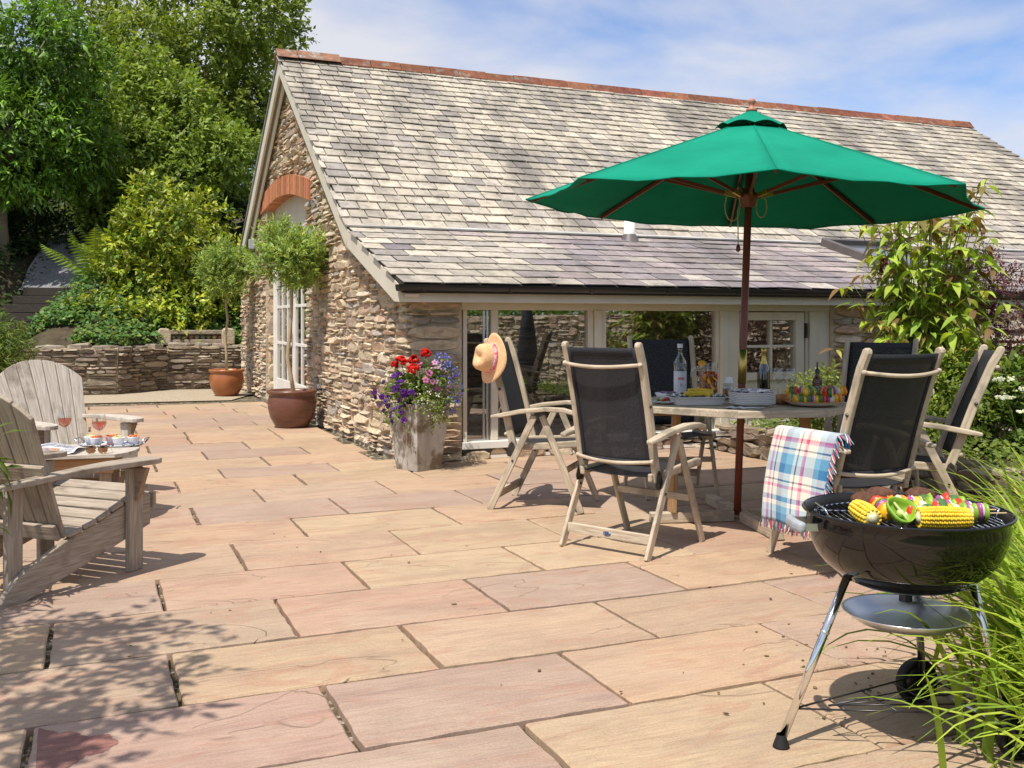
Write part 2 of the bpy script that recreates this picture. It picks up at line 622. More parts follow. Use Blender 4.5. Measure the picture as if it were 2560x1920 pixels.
M['brass'] = mat('brass', (.62, .45, .12), (.52, .37, .10), 8, rough=.35, metal=1.0)
M['dark_metal'] = mat('dark_bracket', (.05, .045, .04), (.09, .08, .07), 12, rough=.45, metal=.7)
M['chrome'] = mat('chrome', (.82, .82, .80), (.75, .75, .74), 3, rough=.08, metal=1.0)
M['steel'] = mat('satin_steel', (.74, .74, .75), (.68, .69, .70), 4, rough=.32, metal=1.0)
M['enamel'] = mat('black_enamel', (.006, .005, .005), (.009, .008, .007), 3, rough=.05, spec=.5)
M['grip'] = mat('grey_grip', (.34, .36, .38), (.38, .40, .42), 5, rough=.4)
M['rubber'] = mat('black_rubber', (.012, .012, .012), (.02, .02, .02), 9, rough=.6)
M['glaze_orange'] = mat('orange_glaze', (.38, .135, .045), (.30, .10, .035), 4, rough=.28, spec=.5, c3=(.24, .085, .035), s3=6, t3=.6)
M['glaze_brown'] = mat('brown_glaze', (.17, .070, .042), (.12, .048, .033), 5, (1, 1, 5), rough=.32, spec=.5, c3=(.26, .115, .06), s3=5, t3=.62)
M['planter'] = mat('peeling_planter', (.33, .29, .24), (.52, .49, .44), 3, (2.2, 2.2, .8), rough=.7, bump=.35, bscale=9, c3=(.20, .15, .105), s3=5, t3=.47)
M['straw'] = mat('woven_straw', (.66, .38, .19), (.78, .50, .27), 70, coord='pos', rough=.85, spec=.15, bump=.6, bdist=.003)
M['ribbon'] = mat('pink_ribbon', (.70, .08, .16), (.75, .42, .52), 40, coord='pos', rough=.8, lo=.45, hi=.55)
M['color'] = mat('painted', (.92, .92, .92), (1.06, 1.06, 1.06), 16, rough=.5, spec=.35, usecol=True)
M['food'] = mat('food', (.82, .82, .82), (1.1, 1.1, 1.1), 45, rough=.35, spec=.5, usecol=True, bump=.2, bdist=.003, coord='pos')
M['rough_food'] = mat('crusty', (.65, .65, .65), (1.2, 1.2, 1.2), 60, rough=.75, spec=.25, usecol=True, bump=.8, bdist=.006, coord='pos')
M['ceramic'] = mat('white_ceramic', (.76, .75, .73), (.80, .79, .77), 4, rough=.18, spec=.5)
M['blue_print'] = mat('blue_printed_ceramic', (.70, .70, .72), (.05, .07, .15), 34, coord='pos', rough=.2, lo=.47, hi=.53)
M['foil'] = mat('foil', (.85, .85, .85), (.75, .75, .76), 12, rough=.25, metal=1.0, bump=1.0, bscale=22, bdist=.02)
M['bark'] = mat('bark', (.19, .14, .09), (.30, .24, .17), 8, (4, 30, 30), 'gr', rough=.9, bump=.8, bdist=.01)
M['pale_bark'] = mat('pale_bark', (.34, .25, .15), (.46, .36, .23), 6, (4, 25, 25), 'gr', rough=.85, bump=.5, bdist=.006)
M['twig'] = mat('twig', (.11, .07, .045), (.16, .11, .07), 6, rough=.9)
M['paper'] = mat('newsprint', (.66, .66, .68), (.76, .76, .77), 3, coord='gr', rough=.85)
M['print'] = mat('photo_print', (.10, .12, .18), (.50, .40, .32), 14, coord='gr', rough=.7, c3=(.55, .25, .10), s3=9, t3=.55)
M['ink'] = mat('text_columns', (.74, .74, .76), (.18, .18, .20), 30, (1, 8, 1), 'gr', rough=.85, lo=.42, hi=.52)
M['glass'] = thin_glass('clear_glass', (.96, .98, .97), .07, .65)
M['pane'] = thin_glass('window_glass', (.90, .93, .88), .40, .75)
M['lens'] = thin_glass('brown_lens', (.28, .14, .09), .12, .5)
M['bottle_green'] = thin_glass('green_bottle_glass', (.05, .10, .03), .10, .7)
M['wine'] = thin_glass('rose_wine', (.88, .36, .20), .05, .4)
M['pimms'] = mat('amber_drink', (.30, .055, .016), (.40, .09, .02), 12, rough=.08, spec=.5, alpha=.93)
M['oil'] = mat('amber_oil', (.10, .035, .008), (.16, .06, .012), 12, rough=.08, spec=.6, alpha=.93)
M['plaster'] = mat('pale_plaster', (.70, .66, .58), (.75, .71, .63), 4, coord='pos', rough=.9)
M['cover'] = mat('dark_blue_cover', (.012, .016, .028), (.022, .028, .045), 4, rough=.7, bump=.5, bscale=6, bdist=.03)
M['sleeper'] = mat('dark_sleeper', (.032, .026, .02), (.06, .048, .038), 5, (3, 30, 30), 'gr', rough=.9, bump=.6, bdist=.01)
M['badge'] = mat('blue_badge', (.03, .04, .10), (.16, .18, .26), 90, rough=.3, lo=.45, hi=.55)
M['shaded_wood'] = mat('shaded_wood', (.27, .215, .16), (.42, .355, .28), 2.4, (3, 42, 42), 'gr', rough=.85, spec=.2, bump=.5, bdist=.006, c3=(.16, .12, .09), s3=3.0, t3=.57, rnd=True)  # armchair wood with the near chair's shade put into its colour

# ------------------------------------------------------------------ the setting
def own(o, root):
    o.parent = root
    o.location = -Vector(root.location)
    return o


def seen(p):
    """image place and depth of a point, used to rank pieces by how large they show"""
    p = Vector(p)
    d = p.dot(FW)
    return (p.dot(RT) / max(d, .01), (p.z - 1.28) / max(d, .01), d)


def show_size(p, area):
    x, y, d = seen(p)
    inside = d > .5 and abs(x) < .54 and -.47 < y < .34
    return area / (d * d) * (1 if inside else .02)


rng = random.Random(7)

# broad ground sheet reaching the horizon
g = MB()
g.add([(-900, -900, -.09), (900, -900, -.09), (900, 900, -.09), (-900, 900, -.09)], [(0, 1, 2, 3)])
tag(g.build('ground', M['lawn']), kind='structure')

# patio: grit bed with riven sandstone slabs
rows = [0.55, 1.13, 1.72, 2.32, 2.92, 3.49, 4.06, 4.66, 5.25, 5.91, 6.53, 7.16, 7.79, 8.39, 8.97, 9.60, 10.22, 10.88, 11.50, 12.1, 12.53, 13.1, 13.75, 14.4, 15.0, 15.6, 16.15]
joints = {2.32: 1.25, 2.92: .73, 3.49: 1.21, 4.06: .77, 4.66: 1.22, 5.25: .73, 5.91: 1.18, 6.53: .64, 7.16: 1.13, 7.79: .60, 8.39: 1.0, 8.97: 1.46,
          9.60: .97, 10.22: 1.47, 10.88: .95, 11.50: 1.92, 12.1: 1.4, 12.53: .92, 13.1: 1.45, 13.75: 1.0, 14.4: .92, 15.0: 1.4, 15.6: .88, 1.72: .75, 1.13: 1.3, .55: .8}
bed = MB()
bed.add([(-3.4, .3, -.030), (6.4, .3, -.030), (6.4, 8.75, -.030), (2.75, 8.75, -.030), (2.75, 20.6, -.030), (-3.4, 20.6, -.030)], [(0, 1, 2, 3, 4, 5)])
patio = bed.build('patio', M['joint'])
tag(patio, kind='structure')
slab_cols = [(.455, .315, .215), (.47, .34, .22), (.43, .305, .225), (.475, .35, .228), (.45, .32, .22), (.39, .28, .215), (.46, .33, .215), (.445, .295, .21), (.425, .31, .22), (.475, .325, .215)]


def slab(x0, x1, y0, y1, c=None):
    m = MB()
    r = rng.uniform
    k = slab_cols[rng.randrange(len(slab_cols))] if c is None else c
    f = r(.94, 1.05)
    m.col = (k[0] * f, k[1] * f, k[2] * f)
    tl = (r(-.003, .003), r(-.003, .003), r(-.002, .003)) if c is None else (0, 0, 0)
    # riven edge: points along each side, slightly uneven
    pts = []
    nx, ny = 13, 9
    for i in range(nx):
        pts.append((lerp(x0, x1, i / nx), y0))
    for i in range(ny):
        pts.append((x1, lerp(y0, y1, i / ny)))
    for i in range(nx):
        pts.append((lerp(x1, x0, i / nx), y1))
    for i in range(ny):
        pts.append((x0, lerp(y1, y0, i / ny)))
    cx, cy = (x0 + x1) / 2, (y0 + y1) / 2
    pts = [(x + r(-.0035, .0035), y + r(-.005, .005)) for x, y in pts]
    n = len(pts)

    def zz(x, y):
        return tl[2] + tl[0] * (x - cx) * 2 + tl[1] * (y - cy) * 2
    vs = [(x, y, -.05) for x, y in pts]
    vs += [(x, y, zz(x, y) - .006) for x, y in pts]
    ins = []
    for x, y in pts:
        ix, iy = x + (cx - x) * .014, y + (cy - y) * .022
        ins.append((ix, iy, zz(ix, iy)))
    vs += ins
    fs = [tuple(range(2 * n, 3 * n))]
    for a in range(n):
        b2 = (a + 1) % n
        fs += [(a, b2, n + b2, n + a), (n + a, n + b2, 2 * n + b2, 2 * n + a)]
    m.add(vs, fs)
    o = m.build('paving_slab', M['slab'], patio)
    return o


for i in range(len(rows) - 1):
    y0, y1 = rows[i], rows[i + 1]
    j = joints[y0] if y0 in joints else rng.uniform(.6, 1.5)
    pitch = .925 if y0 < 5.3 else .955
    xl = -2.9 if y0 < 9 else (-1.8 if y0 < 13 else -1.2)
    xr = 2.5 if y0 > 8.5 else (3.9 if y0 < 3.4 else 5.7)
    x = j - pitch * math.ceil((j - xl) / pitch)
    while x < xr - .12:
        x1 = x + pitch + rng.uniform(-.008, .008)
        e = min(x1, xr)
        if 3.0 < y0 and xr > 5 and x1 > xr - .3:
            e = xr
        gp = rng.uniform(.006, .014)
        gy = rng.uniform(.008, .014)
        cc = None
        if abs(y0 - 2.92) < .01 and x < .3 < x1:
            cc = (.40, .27, .21)
        if e - x > .1:
            slab(x + gp, e - gp, y0 + gy, y1 - gy, cc)
        if e == xr:
            break
        x = x1
# dark red flake in the face of one near slab
fk = MB()
q = [(-.160, 3.461), (-.096, 3.396), (-.062, 3.398), (-.021, 3.335), (.042, 3.328), (.072, 3.255), (.031, 3.196), (-.02, 3.188), (-.057, 3.14), (-.087, 3.103), (-.150, 3.086)]
fk.col = (.23, .105, .09)
q2 = []
for i in range(len(q)):
    a_, b_ = q[i], q[(i + 1) % len(q)]
    for k in range(6):
        q2.append((lerp(a_[0], b_[0], k / 6) + rng.uniform(-.006, .006) * (i < 10), lerp(a_[1], b_[1], k / 6) + rng.uniform(-.005, .005)))
q = q2
fk.add([(x, y, .0012) for x, y in q], [tuple(range(len(q) - 1, -1, -1))])
fk.build('stone_flake', M['slab'], patio)

# pale gravel apron before the far wall
a = MB()
a.grid(lambda u, v: ((lambda p: ((p.x, p.y, -.012 + .008 * math.sin(u * 9) * math.sin(v * 7)), (u, v, 0)))(S(lerp(-9.5, -4.6, u), lerp(16.3 + (1 - u) * -1.5, 19.6, v)))), 20, 8)
tag(a.build('gravel_apron', M['pale_gravel']), kind='structure')


# garden bank rising behind the low wall
def wall_d(a):
    if a > -6.5:
        return 18.75 + (a + 6.5) * .417 + .3
    if a > -6.95:
        return 17.55 + (a + 6.95) * 2.67 + .3
    return 17.55 + (a + 6.95) * .22 + .3


def bank_z(a, d):
    w = wall_d(a)                       # front of the bank follows the wall
    k = max(0, min(1, (.95 - abs(a + 9.72)) / .3))
    if d > w:
        w = w + (18.75 - w) * k         # cut back for the steps
        if d < w:
            return .78
    t = d - w
    if t < 0:
        return -.06
    z = .80 + .43 * min(t, 3.6) + .22 * max(0, min(t - 3.6, 8)) + .10 * max(0, t - 11.6)
    z += max(0, -11.5 - a) * .30
    return z + .10 * math.sin(a * 2.1 + d) * min(1, t)


b = MB()
b.grid(lambda u, v: ((lambda a, d: (S(a, d, bank_z(a, d)), (u, v, 0)))(lerp(-34, -2.6, u), lerp(wall_d(lerp(-34, -2.6, u)) + .03, 70, v ** 1.8))), 80, 50)
tag(b.build('garden_bank', M['soil'], smooth=True), kind='structure')

# gravel path climbing away and the sleeper steps that lead to it
p = MB()
pts = [(-9.75, 20.9, 1.98), (-10.0, 22.3, 2.3), (-10.5, 24.5, 2.75), (-10.6, 27, 3.25), (-9.5, 30, 3.8)]


def path_fn(u, v):
    k = min(int(u * 4), 3)
    t = u * 4 - k
    q = [lerp(pts[k][i], pts[k + 1][i], t) for i in range(3)]
    p = S(q[0] + (v - .5) * 1.25, q[1], max(q[2] - .04, bank_z(q[0] + (v - .5) * 1.25, q[1]) + .13))
    return p, (u, v, 0)


p.grid(path_fn, 24, 4)
tag(p.build('gravel_path', M['gravel'], smooth=True), kind='structure')
st = thing('garden_steps', 'dark timber sleeper steps with gravel treads climbing the bank to the gravel path', 'steps', S(-9.72, 18.6, .9))
for k in range(6):
    d = 18.75 + k * .42
    zt = 1.08 + k * .182
    m = MB()
    c = S(-9.72, d, zt - .09)
    m.sweep([S(-10.22, d, zt - .09), S(-9.22, d, zt - .09)], .12, .165)
    own(m.build('riser', M['sleeper'], bevel=.008), st)
    m = MB()
    q = [S(-10.2, d + .06, zt - .03), S(-9.24, d + .06, zt - .03), S(-9.24, d + .40, zt - .02), S(-10.2, d + .40, zt - .02)]
    m.add(q + [v - Vector((0, 0, .15)) for v in q], [(0, 1, 2, 3), (0, 4, 5, 1), (1, 5, 6, 2), (2, 6, 7, 3), (3, 7, 4, 0)])
    own(m.build('tread', M['gravel']), st)


# ------------------------------------------------------------------ rubble stonework
def partition(u0, v0, u1, v1, W, H, R):
    w, h = u1 - u0, v1 - v0
    out = []
    if w > W * R.uniform(.75, 1.9) and (w / W >= h / H or h <= H * 1.2):
        c = u0 + w * R.uniform(.34, .66)
        return partition(u0, v0, c, v1, W, H, R) + partition(c, v0, u1, v1, W, H, R)
    if h > H * R.uniform(.75, 2.0):
        c = v0 + h * R.uniform(.34, .66)
        return partition(u0, v0, u1, c, W, H, R) + partition(u0, c, u1, v1, W, H, R)
    return [(u0, v0, u1, v1)]


STONES = [(0.578, 0.465, 0.322), (0.516, 0.405, 0.281), (0.64, 0.537, 0.396), (0.454, 0.314, 0.208), (0.433, 0.374, 0.313), (0.558, 0.436, 0.291), (0.619, 0.496, 0.344), (0.393, 0.304, 0.229), (0.536, 0.385, 0.271)]
WARM = [(.25, .19, .135), (.32, .25, .18), (.22, .155, .115), (.36, .29, .21), (.28, .225, .165), (.40, .33, .24), (.20, .15, .115)]


def stone_piece(rect, place, R, pal, depth=.05, gap=.010):
    u0, v0, u1, v1 = rect
    w, h = u1 - u0, v1 - v0
    m = MB()
    k = pal[R.randrange(len(pal))]
    f = R.uniform(.8, 1.12)
    m.col = (k[0] * f, k[1] * f, k[2] * f)
    cx, cy = (u0 + u1) / 2, (v0 + v1) / 2
    hw, hh = max(w / 2 - gap, .012), max(h / 2 - gap * .8, .01)
    # uneven eight-sided outline
    base = [(-1, -.45), (-.55, -1), (.5, -1), (1, -.5), (1, .45), (.5, 1), (-.5, 1), (-1, .5)]
    sh = R.uniform(-.25, .25)
    ring = []
    for x, y in base:
        x2 = x * hw * R.uniform(.86, 1.04) + sh * y * min(hh, hw) * .6
        y2 = y * hh * R.uniform(.84, 1.08) + R.uniform(-.1, .1) * hh
        ring.append((cx + x2, cy + y2))
    dp = depth * R.uniform(.45, 1.35)
    tx, ty = R.uniform(-.35, .35), R.uniform(-.5, .35)
    vs = [place(x, y, -.03) for x, y in ring]
    vs += [place(x, y, dp * R.uniform(.62, .95)) for x, y in ring]
    vs += [place(cx + (x - cx) * R.uniform(.78, .92), cy + (y - cy) * R.uniform(.70, .86), dp * (1 + tx * (x - cx) / max(hw, .01) + ty * (y - cy) / max(hh, .01)) * R.uniform(.88, 1.1)) for x, y in ring]
    fs = [tuple(range(16, 24))]
    for a in range(8):
        b2 = (a + 1) % 8
        fs += [(a, b2, 8 + b2, 8 + a), (8 + a, 8 + b2, 16 + b2, 16 + a)]
    m.add(vs, fs)
    return m, place(cx, cy, dp), w * h


def merge(mbs):
    r = MB()
    for m in mbs:
        o = len(r.v)
        r.v += m.v
        r.c += m.c
        r.g += m.g
        r.f += [[o + k for k in f] for f in m.f]
    return r


# low garden wall at the far end of the patio, three runs of slaty rubble
fw = thing('garden_wall', 'low dry stone retaining wall across the far end of the patio', 'wall', S(-7.5, 17.6, 0))
runs = [((-13.2, 16.1), (-9.9, 16.9), .83), ((-9.9, 16.9), (-6.95, 17.55), .86), ((-6.95, 17.55), (-6.5, 18.75), .84), ((-6.5, 18.75), (-4.1, 19.75), .86)]
allst = []
for (A, B, H) in runs:
    A3, B3 = S(A[0], A[1]), S(B[0], B[1])
    t = (B3 - A3)
    L = t.length
    t = t / L
    n = Vector((t.y, -t.x, 0))
    if n.dot(FW) > 0:
        n = -n
    m = MB()
    q = A3 + n * -.02
    e = B3 + n * -.02
    q2, e2 = q - n * .5, e - n * .5
    up = Vector((0, 0, H - .05))
    dn = Vector((0, 0, -.08))
    m.add([q + dn, e + dn, e + up, q + up, q2 + dn, e2 + dn, e2 + up, q2 + up], [(0, 1, 2, 3), (3, 2, 6, 7), (1, 5, 6, 2), (4, 0, 3, 7), (5, 4, 7, 6)])
    own(m.build('wall_core', M['mortar']), fw)

    def place(u, v, w, A3=A3, t=t, n=n):
        return A3 + t * u + n * w + Vector((0, 0, v))
    pal = WARM
    for r in partition(0, 0, L, H - .05, .38, .075, rng):
        allst.append(stone_piece(r, place, rng, pal, .05, .008))
    u = 0
    while u < L - .1:                      # coping stones laid flat on top
        w = min(rng.uniform(.3, .6), L - u)

        def place2(uu, vv, ww, A3=A3, t=t, n=n, H=H):
            return A3 + t * uu - n * (vv - .05) + Vector((0, 0, H - .06 + max(ww, -.02) * .9))
        allst.append(stone_piece((u, 0, u + w, .42), place2, rng, [(.30, .25, .19), (.36, .30, .23)], .07, .008))
        u += w
allst.sort(key=lambda s: -show_size(s[1], s[2]))
for m, p, a in allst[:290]:
    own(m.build('stone', M['stone']), fw)
if len(allst) > 290:
    tag(own(merge([s[0] for s in allst[290:]]).build('stones', M['stone']), fw), kind='stuff')

# rustic stone seat-like trough set on the wall
tr = thing('stone_trough', 'old stone trough between two rounded block ends on top of the garden wall', 'trough', S(-6.0, 19.2, .83))
ax = (S(-4.1, 19.75) - S(-6.5, 18.75)).normalized()
bk = Vector((-ax.y, ax.x, 0))
o0 = S(-6.0, 19.05, .83)
for s_, k in ((-.62, 0), (.56, 1)):
    m = MB()
    m.col = (.46, .38, .26)
    prof = [(-.12, 0), (.12, 0), (.13, .22), (.09, .31), (-.07, .32), (-.13, .24)]
    Mx = Matrix(((ax.x, 0, bk.x, 0), (ax.y, 0, bk.y, 0), (0, 1, 0, 0), (0, 0, 0, 1)))
    Mx.translation = o0 + ax * s_ + bk * .12
    m.prism(prof, .24, Mx)
    own(m.build('end_block', M['stone'], bevel=.03, seg=3), tr)
m = MB()
m.col = (.33, .27, .20)
for z, h, dd in ((.05, .10, .12), (.24, .08, .12)):
    m.sweep([o0 + ax * -.52 + bk * dd + Vector((0, 0, z)), o0 + ax * .46 + bk * dd + Vector((0, 0, z))], .16, h)
m.sweep([o0 + ax * -.52 + bk * .18 + Vector((0, 0, .15)), o0 + ax * .46 + bk * .18 + Vector((0, 0, .15))], .05, .14)
own(m.build('trough_basin', M['stone'], bevel=.012), tr)
m = MB()
for k in range(9):
    m.col = (.20 + rng.uniform(-.04, .1), .16 + rng.uniform(-.03, .06), .11)
    m.ball(o0 + ax * (-.45 + k * .108) + bk * .1 + Vector((0, 0, .145)), (.05, .04, .045), 7, 5, jit=.2)
own(m.build('rubble_fill', M['stone']), tr)

# ------------------------------------------------------------------ the cottage
XG, YF = 2.62, 8.62
cot = thing('stone_cottage', 'long stone cottage with pale slate roof, cream barge boards and glazed front', 'cottage', (XG, YF, 0))
XE = 15.75
EAVE, KINK, APEX, BACK = (8.28, 1.615), (10.30, 2.27), (14.45, 5.06), (18.75, 2.40)


def yz_prism(mb, outline, x0, x1):
    Mx = Matrix(((0, 0, 1, (x0 + x1) / 2), (1, 0, 0, 0), (0, 1, 0, 0), (0, 0, 0, 1)))
    mb.prism(outline, x1 - x0, Mx)


# gable wall core around the door opening
DY0, DY1 = 13.23, 16.6
gw = MB()
yz_prism(gw, [(8.66, -.1), (DY0, -.1), (DY0, 4.1), (10.3, 2.10), (8.66, 1.55)], XG - .012, XG + .45)
yz_prism(gw, [(DY1, -.1), (19.5, -.1), (19.5, 1.85), (DY1, 3.55)], XG - .012, XG + .45)
GW_LATE = True
house_st = []


def place_g(u, v, w):
    return Vector((XG - w, u, v))


def roof_line(y):
    if y < KINK[0]:
        return lerp(EAVE[1], KINK[1], (y - EAVE[0]) / (KINK[0] - EAVE[0]))
    if y < APEX[0]:
        return lerp(KINK[1], APEX[1], (y - KINK[0]) / (APEX[0] - KINK[0]))
    return lerp(APEX[1], BACK[1], (y - APEX[0]) / (BACK[0] - APEX[0]))


def arch_z(y, out):           # brick arch over the french doors
    t = (y - 12.84) / (16.93 - 12.84)
    z = 2.84 + .22 * t + .20 * math.sin(PI * t) * (1.0 if out else .95)
    return z + (.27 if out else 0)


yz_prism(gw, [(y, arch_z(y, False) + .02) for y in np.linspace(DY0, DY1, 12)] + [(DY1, 3.55), (14.45, 4.86), (DY0, 4.1)], XG - .011, XG + .45)
gable = own(gw.build('gable_wall', M['mortar']), cot)
for (u0, u1, v0, v1) in ((8.60, DY0, 0, 4.2), (DY1, 19.5, 0, 3.6), (DY0, DY1, 2.78, 5.0)):
    for r in partition(u0, v0, u1, v1, .38, .074, rng):
        cu, cv = (r[0] + r[2]) / 2, (r[1] + r[3]) / 2
        if min(roof_line(r[0]), roof_line(r[2])) - .13 < r[3]:
            continue
        if 12.8 < cu < 16.95 and arch_z(cu, False) - .04 < cv < arch_z(cu, True) + .03:
            continue
        if DY0 - .02 < cu < DY1 + .02 and cv < arch_z(cu, False):
            continue
        m, pnt, ar = stone_piece(r, place_g, rng, STONES, .040, .008)
        house_st.append((m, pnt, ar * .42, gable))
# reveal of the far jamb is covered by quoins too
for r in partition(0, 0, .16, 2.9, .2, .2, rng):
    m, pnt, ar = stone_piece(r, lambda u, v, w: Vector((XG + .01 + u, DY1 - w, v)), rng, STONES, .03)
    house_st.append((m, pnt, ar, gable))

# brick arch: each brick on edge
arch = MB()
nb = 34
ab = None
for k in range(nb):
    y0 = lerp(12.84, 16.93, k / nb)
    y1 = lerp(12.84, 16.93, (k + 1) / nb)
    m = MB()
    f = rng.uniform(.75, 1.2)
    m.col = (f, f * rng.uniform(.9, 1.1), f)
    gp = .012
    q = [(y0 + gp, arch_z(y0, False)), (y1 - gp, arch_z(y1, False)), (y1 - gp, arch_z(y1, True)), (y0 + gp, arch_z(y0, True))]
    yz_prism(m, q, XG - .05 - rng.uniform(0, .012), XG + .14)
    o = m.build('brick', M['brick'])
    o.parent = gable
for y, z in ((13.1, 2.35), (13.12, 2.5)):
    m = MB()
    m.col = (.8, .8, .8)
    yz_prism(m, [(y - .12, z - .05), (y + .12, z - .05), (y + .12, z + .06), (y - .12, z + .06)], XG - .045, XG + .05)
    o = m.build('brick', M['brick'])
    o.parent = gable

# french doors under the arch
fd = bpy.data.objects.new('french_door', None)
col.objects.link(fd)
own(fd, cot)
XD = XG + .15


def yzbox(mb, y0, y1, z0, z1, x0, x1):
    mb.box(((x0 + x1) / 2, (y0 + y1) / 2, (z0 + z1) / 2), (x1 - x0, y1 - y0, z1 - z0))


m = MB()
yzbox(m, DY0, DY0 + .1, .02, 2.3, XD - .05, XD + .06)
yzbox(m, DY1 - .1, DY1, .02, 2.3, XD - .05, XD + .06)
yzbox(m, DY0 + .1, DY1 - .1, 2.2, 2.3, XD - .048, XD + .058)
o = m.build('door_frame', M['white_paint'], bevel=.006)
o.parent = fd
m = MB()
q = [(DY0, 2.3), (DY1, 2.3)] + [(y, arch_z(y, False) + .05) for y in np.linspace(DY1, DY0, 12)]
yz_prism(m, q, XD - .02, XD + .03)
o = m.build('arch_panel', M['cream'])
o.parent = fd
m = MB()
m.box((XD - .03, (DY0 + DY1) / 2, 2.62), (.06, DY1 - DY0 - .1, .05))
o = m.build('transom', M['white_paint'])
o.parent = fd
ymid = (DY0 + DY1) / 2
for (a0, a1) in ((DY0 + .1, ymid), (ymid, DY1 - .1)):
    m = MB()
    yzbox(m, a0 + .004, a0 + .11, .05, 2.19, XD - .025, XD + .03)
    yzbox(m, a1 - .11, a1 - .004, .05, 2.19, XD - .025, XD + .03)
    yzbox(m, a0 + .11, a1 - .11, .05, .36, XD - .023, XD + .028)
    yzbox(m, a0 + .11, a1 - .11, 2.08, 2.19, XD - .023, XD + .028)
    for k in (1, 2):
        z = lerp(.36, 2.08, k / 3)
        yzbox(m, a0 + .11, a1 - .11, z - .022, z + .022, XD - .018, XD + .022)
    for k in (1, 2):
        y = lerp(a0 + .11, a1 - .11, k / 3)
        yzbox(m, y - .022, y + .022, .36, 2.08, XD - .02, XD + .024)
    o = m.build('door_leaf', M['white_paint'], bevel=.004)
    o.parent = fd
    for i in range(3):
        for k in range(3):
            m = MB()
            ya, yb = lerp(a0 + .11, a1 - .11, i / 3), lerp(a0 + .11, a1 - .11, (i + 1) / 3)
            za, zb = lerp(.36, 2.08, k / 3), lerp(.36, 2.08, (k + 1) / 3)
            m.add([(XD, ya, za), (XD, yb, za), (XD, yb, zb), (XD, ya, zb)], [(0, 1, 2, 3)])
            o = m.build('pane', M['pane'])
            o.parent = fd
m = MB()
m.tube([(XD - .06, ymid + .05, 1.0), (XD - .07, ymid + .16, 1.0)], .012, 8)
m.box((XD - .035, ymid + .05, 1.0), (.012, .04, .18))
o = m.build('handle', M['steel'], smooth=False)
o.parent = fd
m = MB()
m.col = (.30, .25, .19)
m.box((XG + .09, ymid, .0), (.36, DY1 - DY0 - .02, .09))
o = own(m.build('doorstep', M['stone']), cot)
# room behind the doors
m = MB()
m.box((XG + 2.9, 15, .0), (4.9, 6.5, .02))
m.box((XG + 3.4, 15, 2.6), (5.8, 5.6, .02))
m.box((XG + 6.3, 15, 1.3), (.05, 5.6, 2.6))
m.box((XG + 3.4, 17.8, 1.3), (5.8, .05, 2.6))
m.box((XG + 3.4, 12.2, 1.3), (5.8, .05, 2.6))
own(m.build('inner_room', M['plaster']), cot)

# front wall: pier beside the glazing and the wall beyond the stable door
fwm = MB()
fwm.box((11.56, YF + .195, .68), (8.36, .40, 1.56))
front = own(fwm.build('front_wall', M['mortar']), cot)
fwm = MB()
fwm.box((2.883, YF + .195, .68), (.474, .40, 1.56))
pier = own(fwm.build('corner_pier', M['mortar']), cot)


def place_f(u, v, w):
    return Vector((u, YF - w, v))


for (u0, u1, W) in ((2.60, 3.11, .34), (7.40, 15.7, .40)):
    for r in partition(u0, 0, u1, 1.47, W, .085, rng):
        m, pnt, ar = stone_piece(r, place_f, rng, STONES, .05, .009)
        house_st.append((m, pnt, ar, front if u0 > 5 else pier))
for r in partition(0, 0, .30, 1.45, .3, .09, rng):       # return of the pier
    m, pnt, ar = stone_piece(r, lambda u, v, w: Vector((3.115 + w, YF + u, v)), rng, STONES, .02, .008)
    house_st.append((m, pnt, ar * .1, pier))
# footing stones under the glazing
for r in partition(3.15, -.02, 7.3, .095, .3, .1, rng):
    m, pnt, ar = stone_piece(r, lambda u, v, w: Vector((u, YF + .03 - w, v)), rng, STONES, .05, .008)
    house_st.append((m, pnt, ar, front))
# inner stone wall seen through the glass
inw = MB()
inw.box((5.3, 10.16, .9), (5.2, .1, 2.2))
inner = own(inw.build('inner_wall', M['mortar']), cot)
for r in partition(2.9, .02, 7.8, 1.85, .40, .085, rng):
    m, pnt, ar = stone_piece(r, lambda u, v, w: Vector((u, 10.105 - w, v)), rng, STONES, .05, .009)
    house_st.append((m, pnt, ar * .35, inner))
house_st.sort(key=lambda s: -show_size(s[1], s[2]))
for m, p, a, par in house_st[:300]:
    o = m.build('stone', M['stone'])
    o.parent = par
rest = house_st[300:]
for par in (gable, front, pier, inner):
    ms = [s[0] for s in rest if s[3] is par]
    if ms:
        o = merge(ms).build('stones', M['stone'])
        o.parent = par
        o['kind'] = 'stuff'
m = MB()
m.box((5.3, 9.36, .02), (5.2, 1.5, .03))
m.box((3.10, 9.42, .74), (.04, 1.3, 1.42))
m.box((7.85, 9.42, .74), (.04, 1.3, 1.42))
own(m.build('gallery_floor', M['plaster']), cot)

# glazed front: sill, posts, panes, stable door
gz = bpy.data.objects.new('glazed_front', None)
col.objects.link(gz)
own(gz, cot)
YG = YF + .06


def xzbox(mb, x0, x1, z0, z1, y0=YG - .05, y1=YG + .05):
    mb.box(((x0 + x1) / 2, (y0 + y1) / 2, (z0 + z1) / 2), (x1 - x0, y1 - y0, z1 - z0))


def gpart(name, boxes, mt='cream', bev=.004):
    m = MB()
    for b_ in boxes:
        xzbox(m, *b_)
    o = m.build(name, M[mt], bevel=bev)
    o.parent = gz
    return o


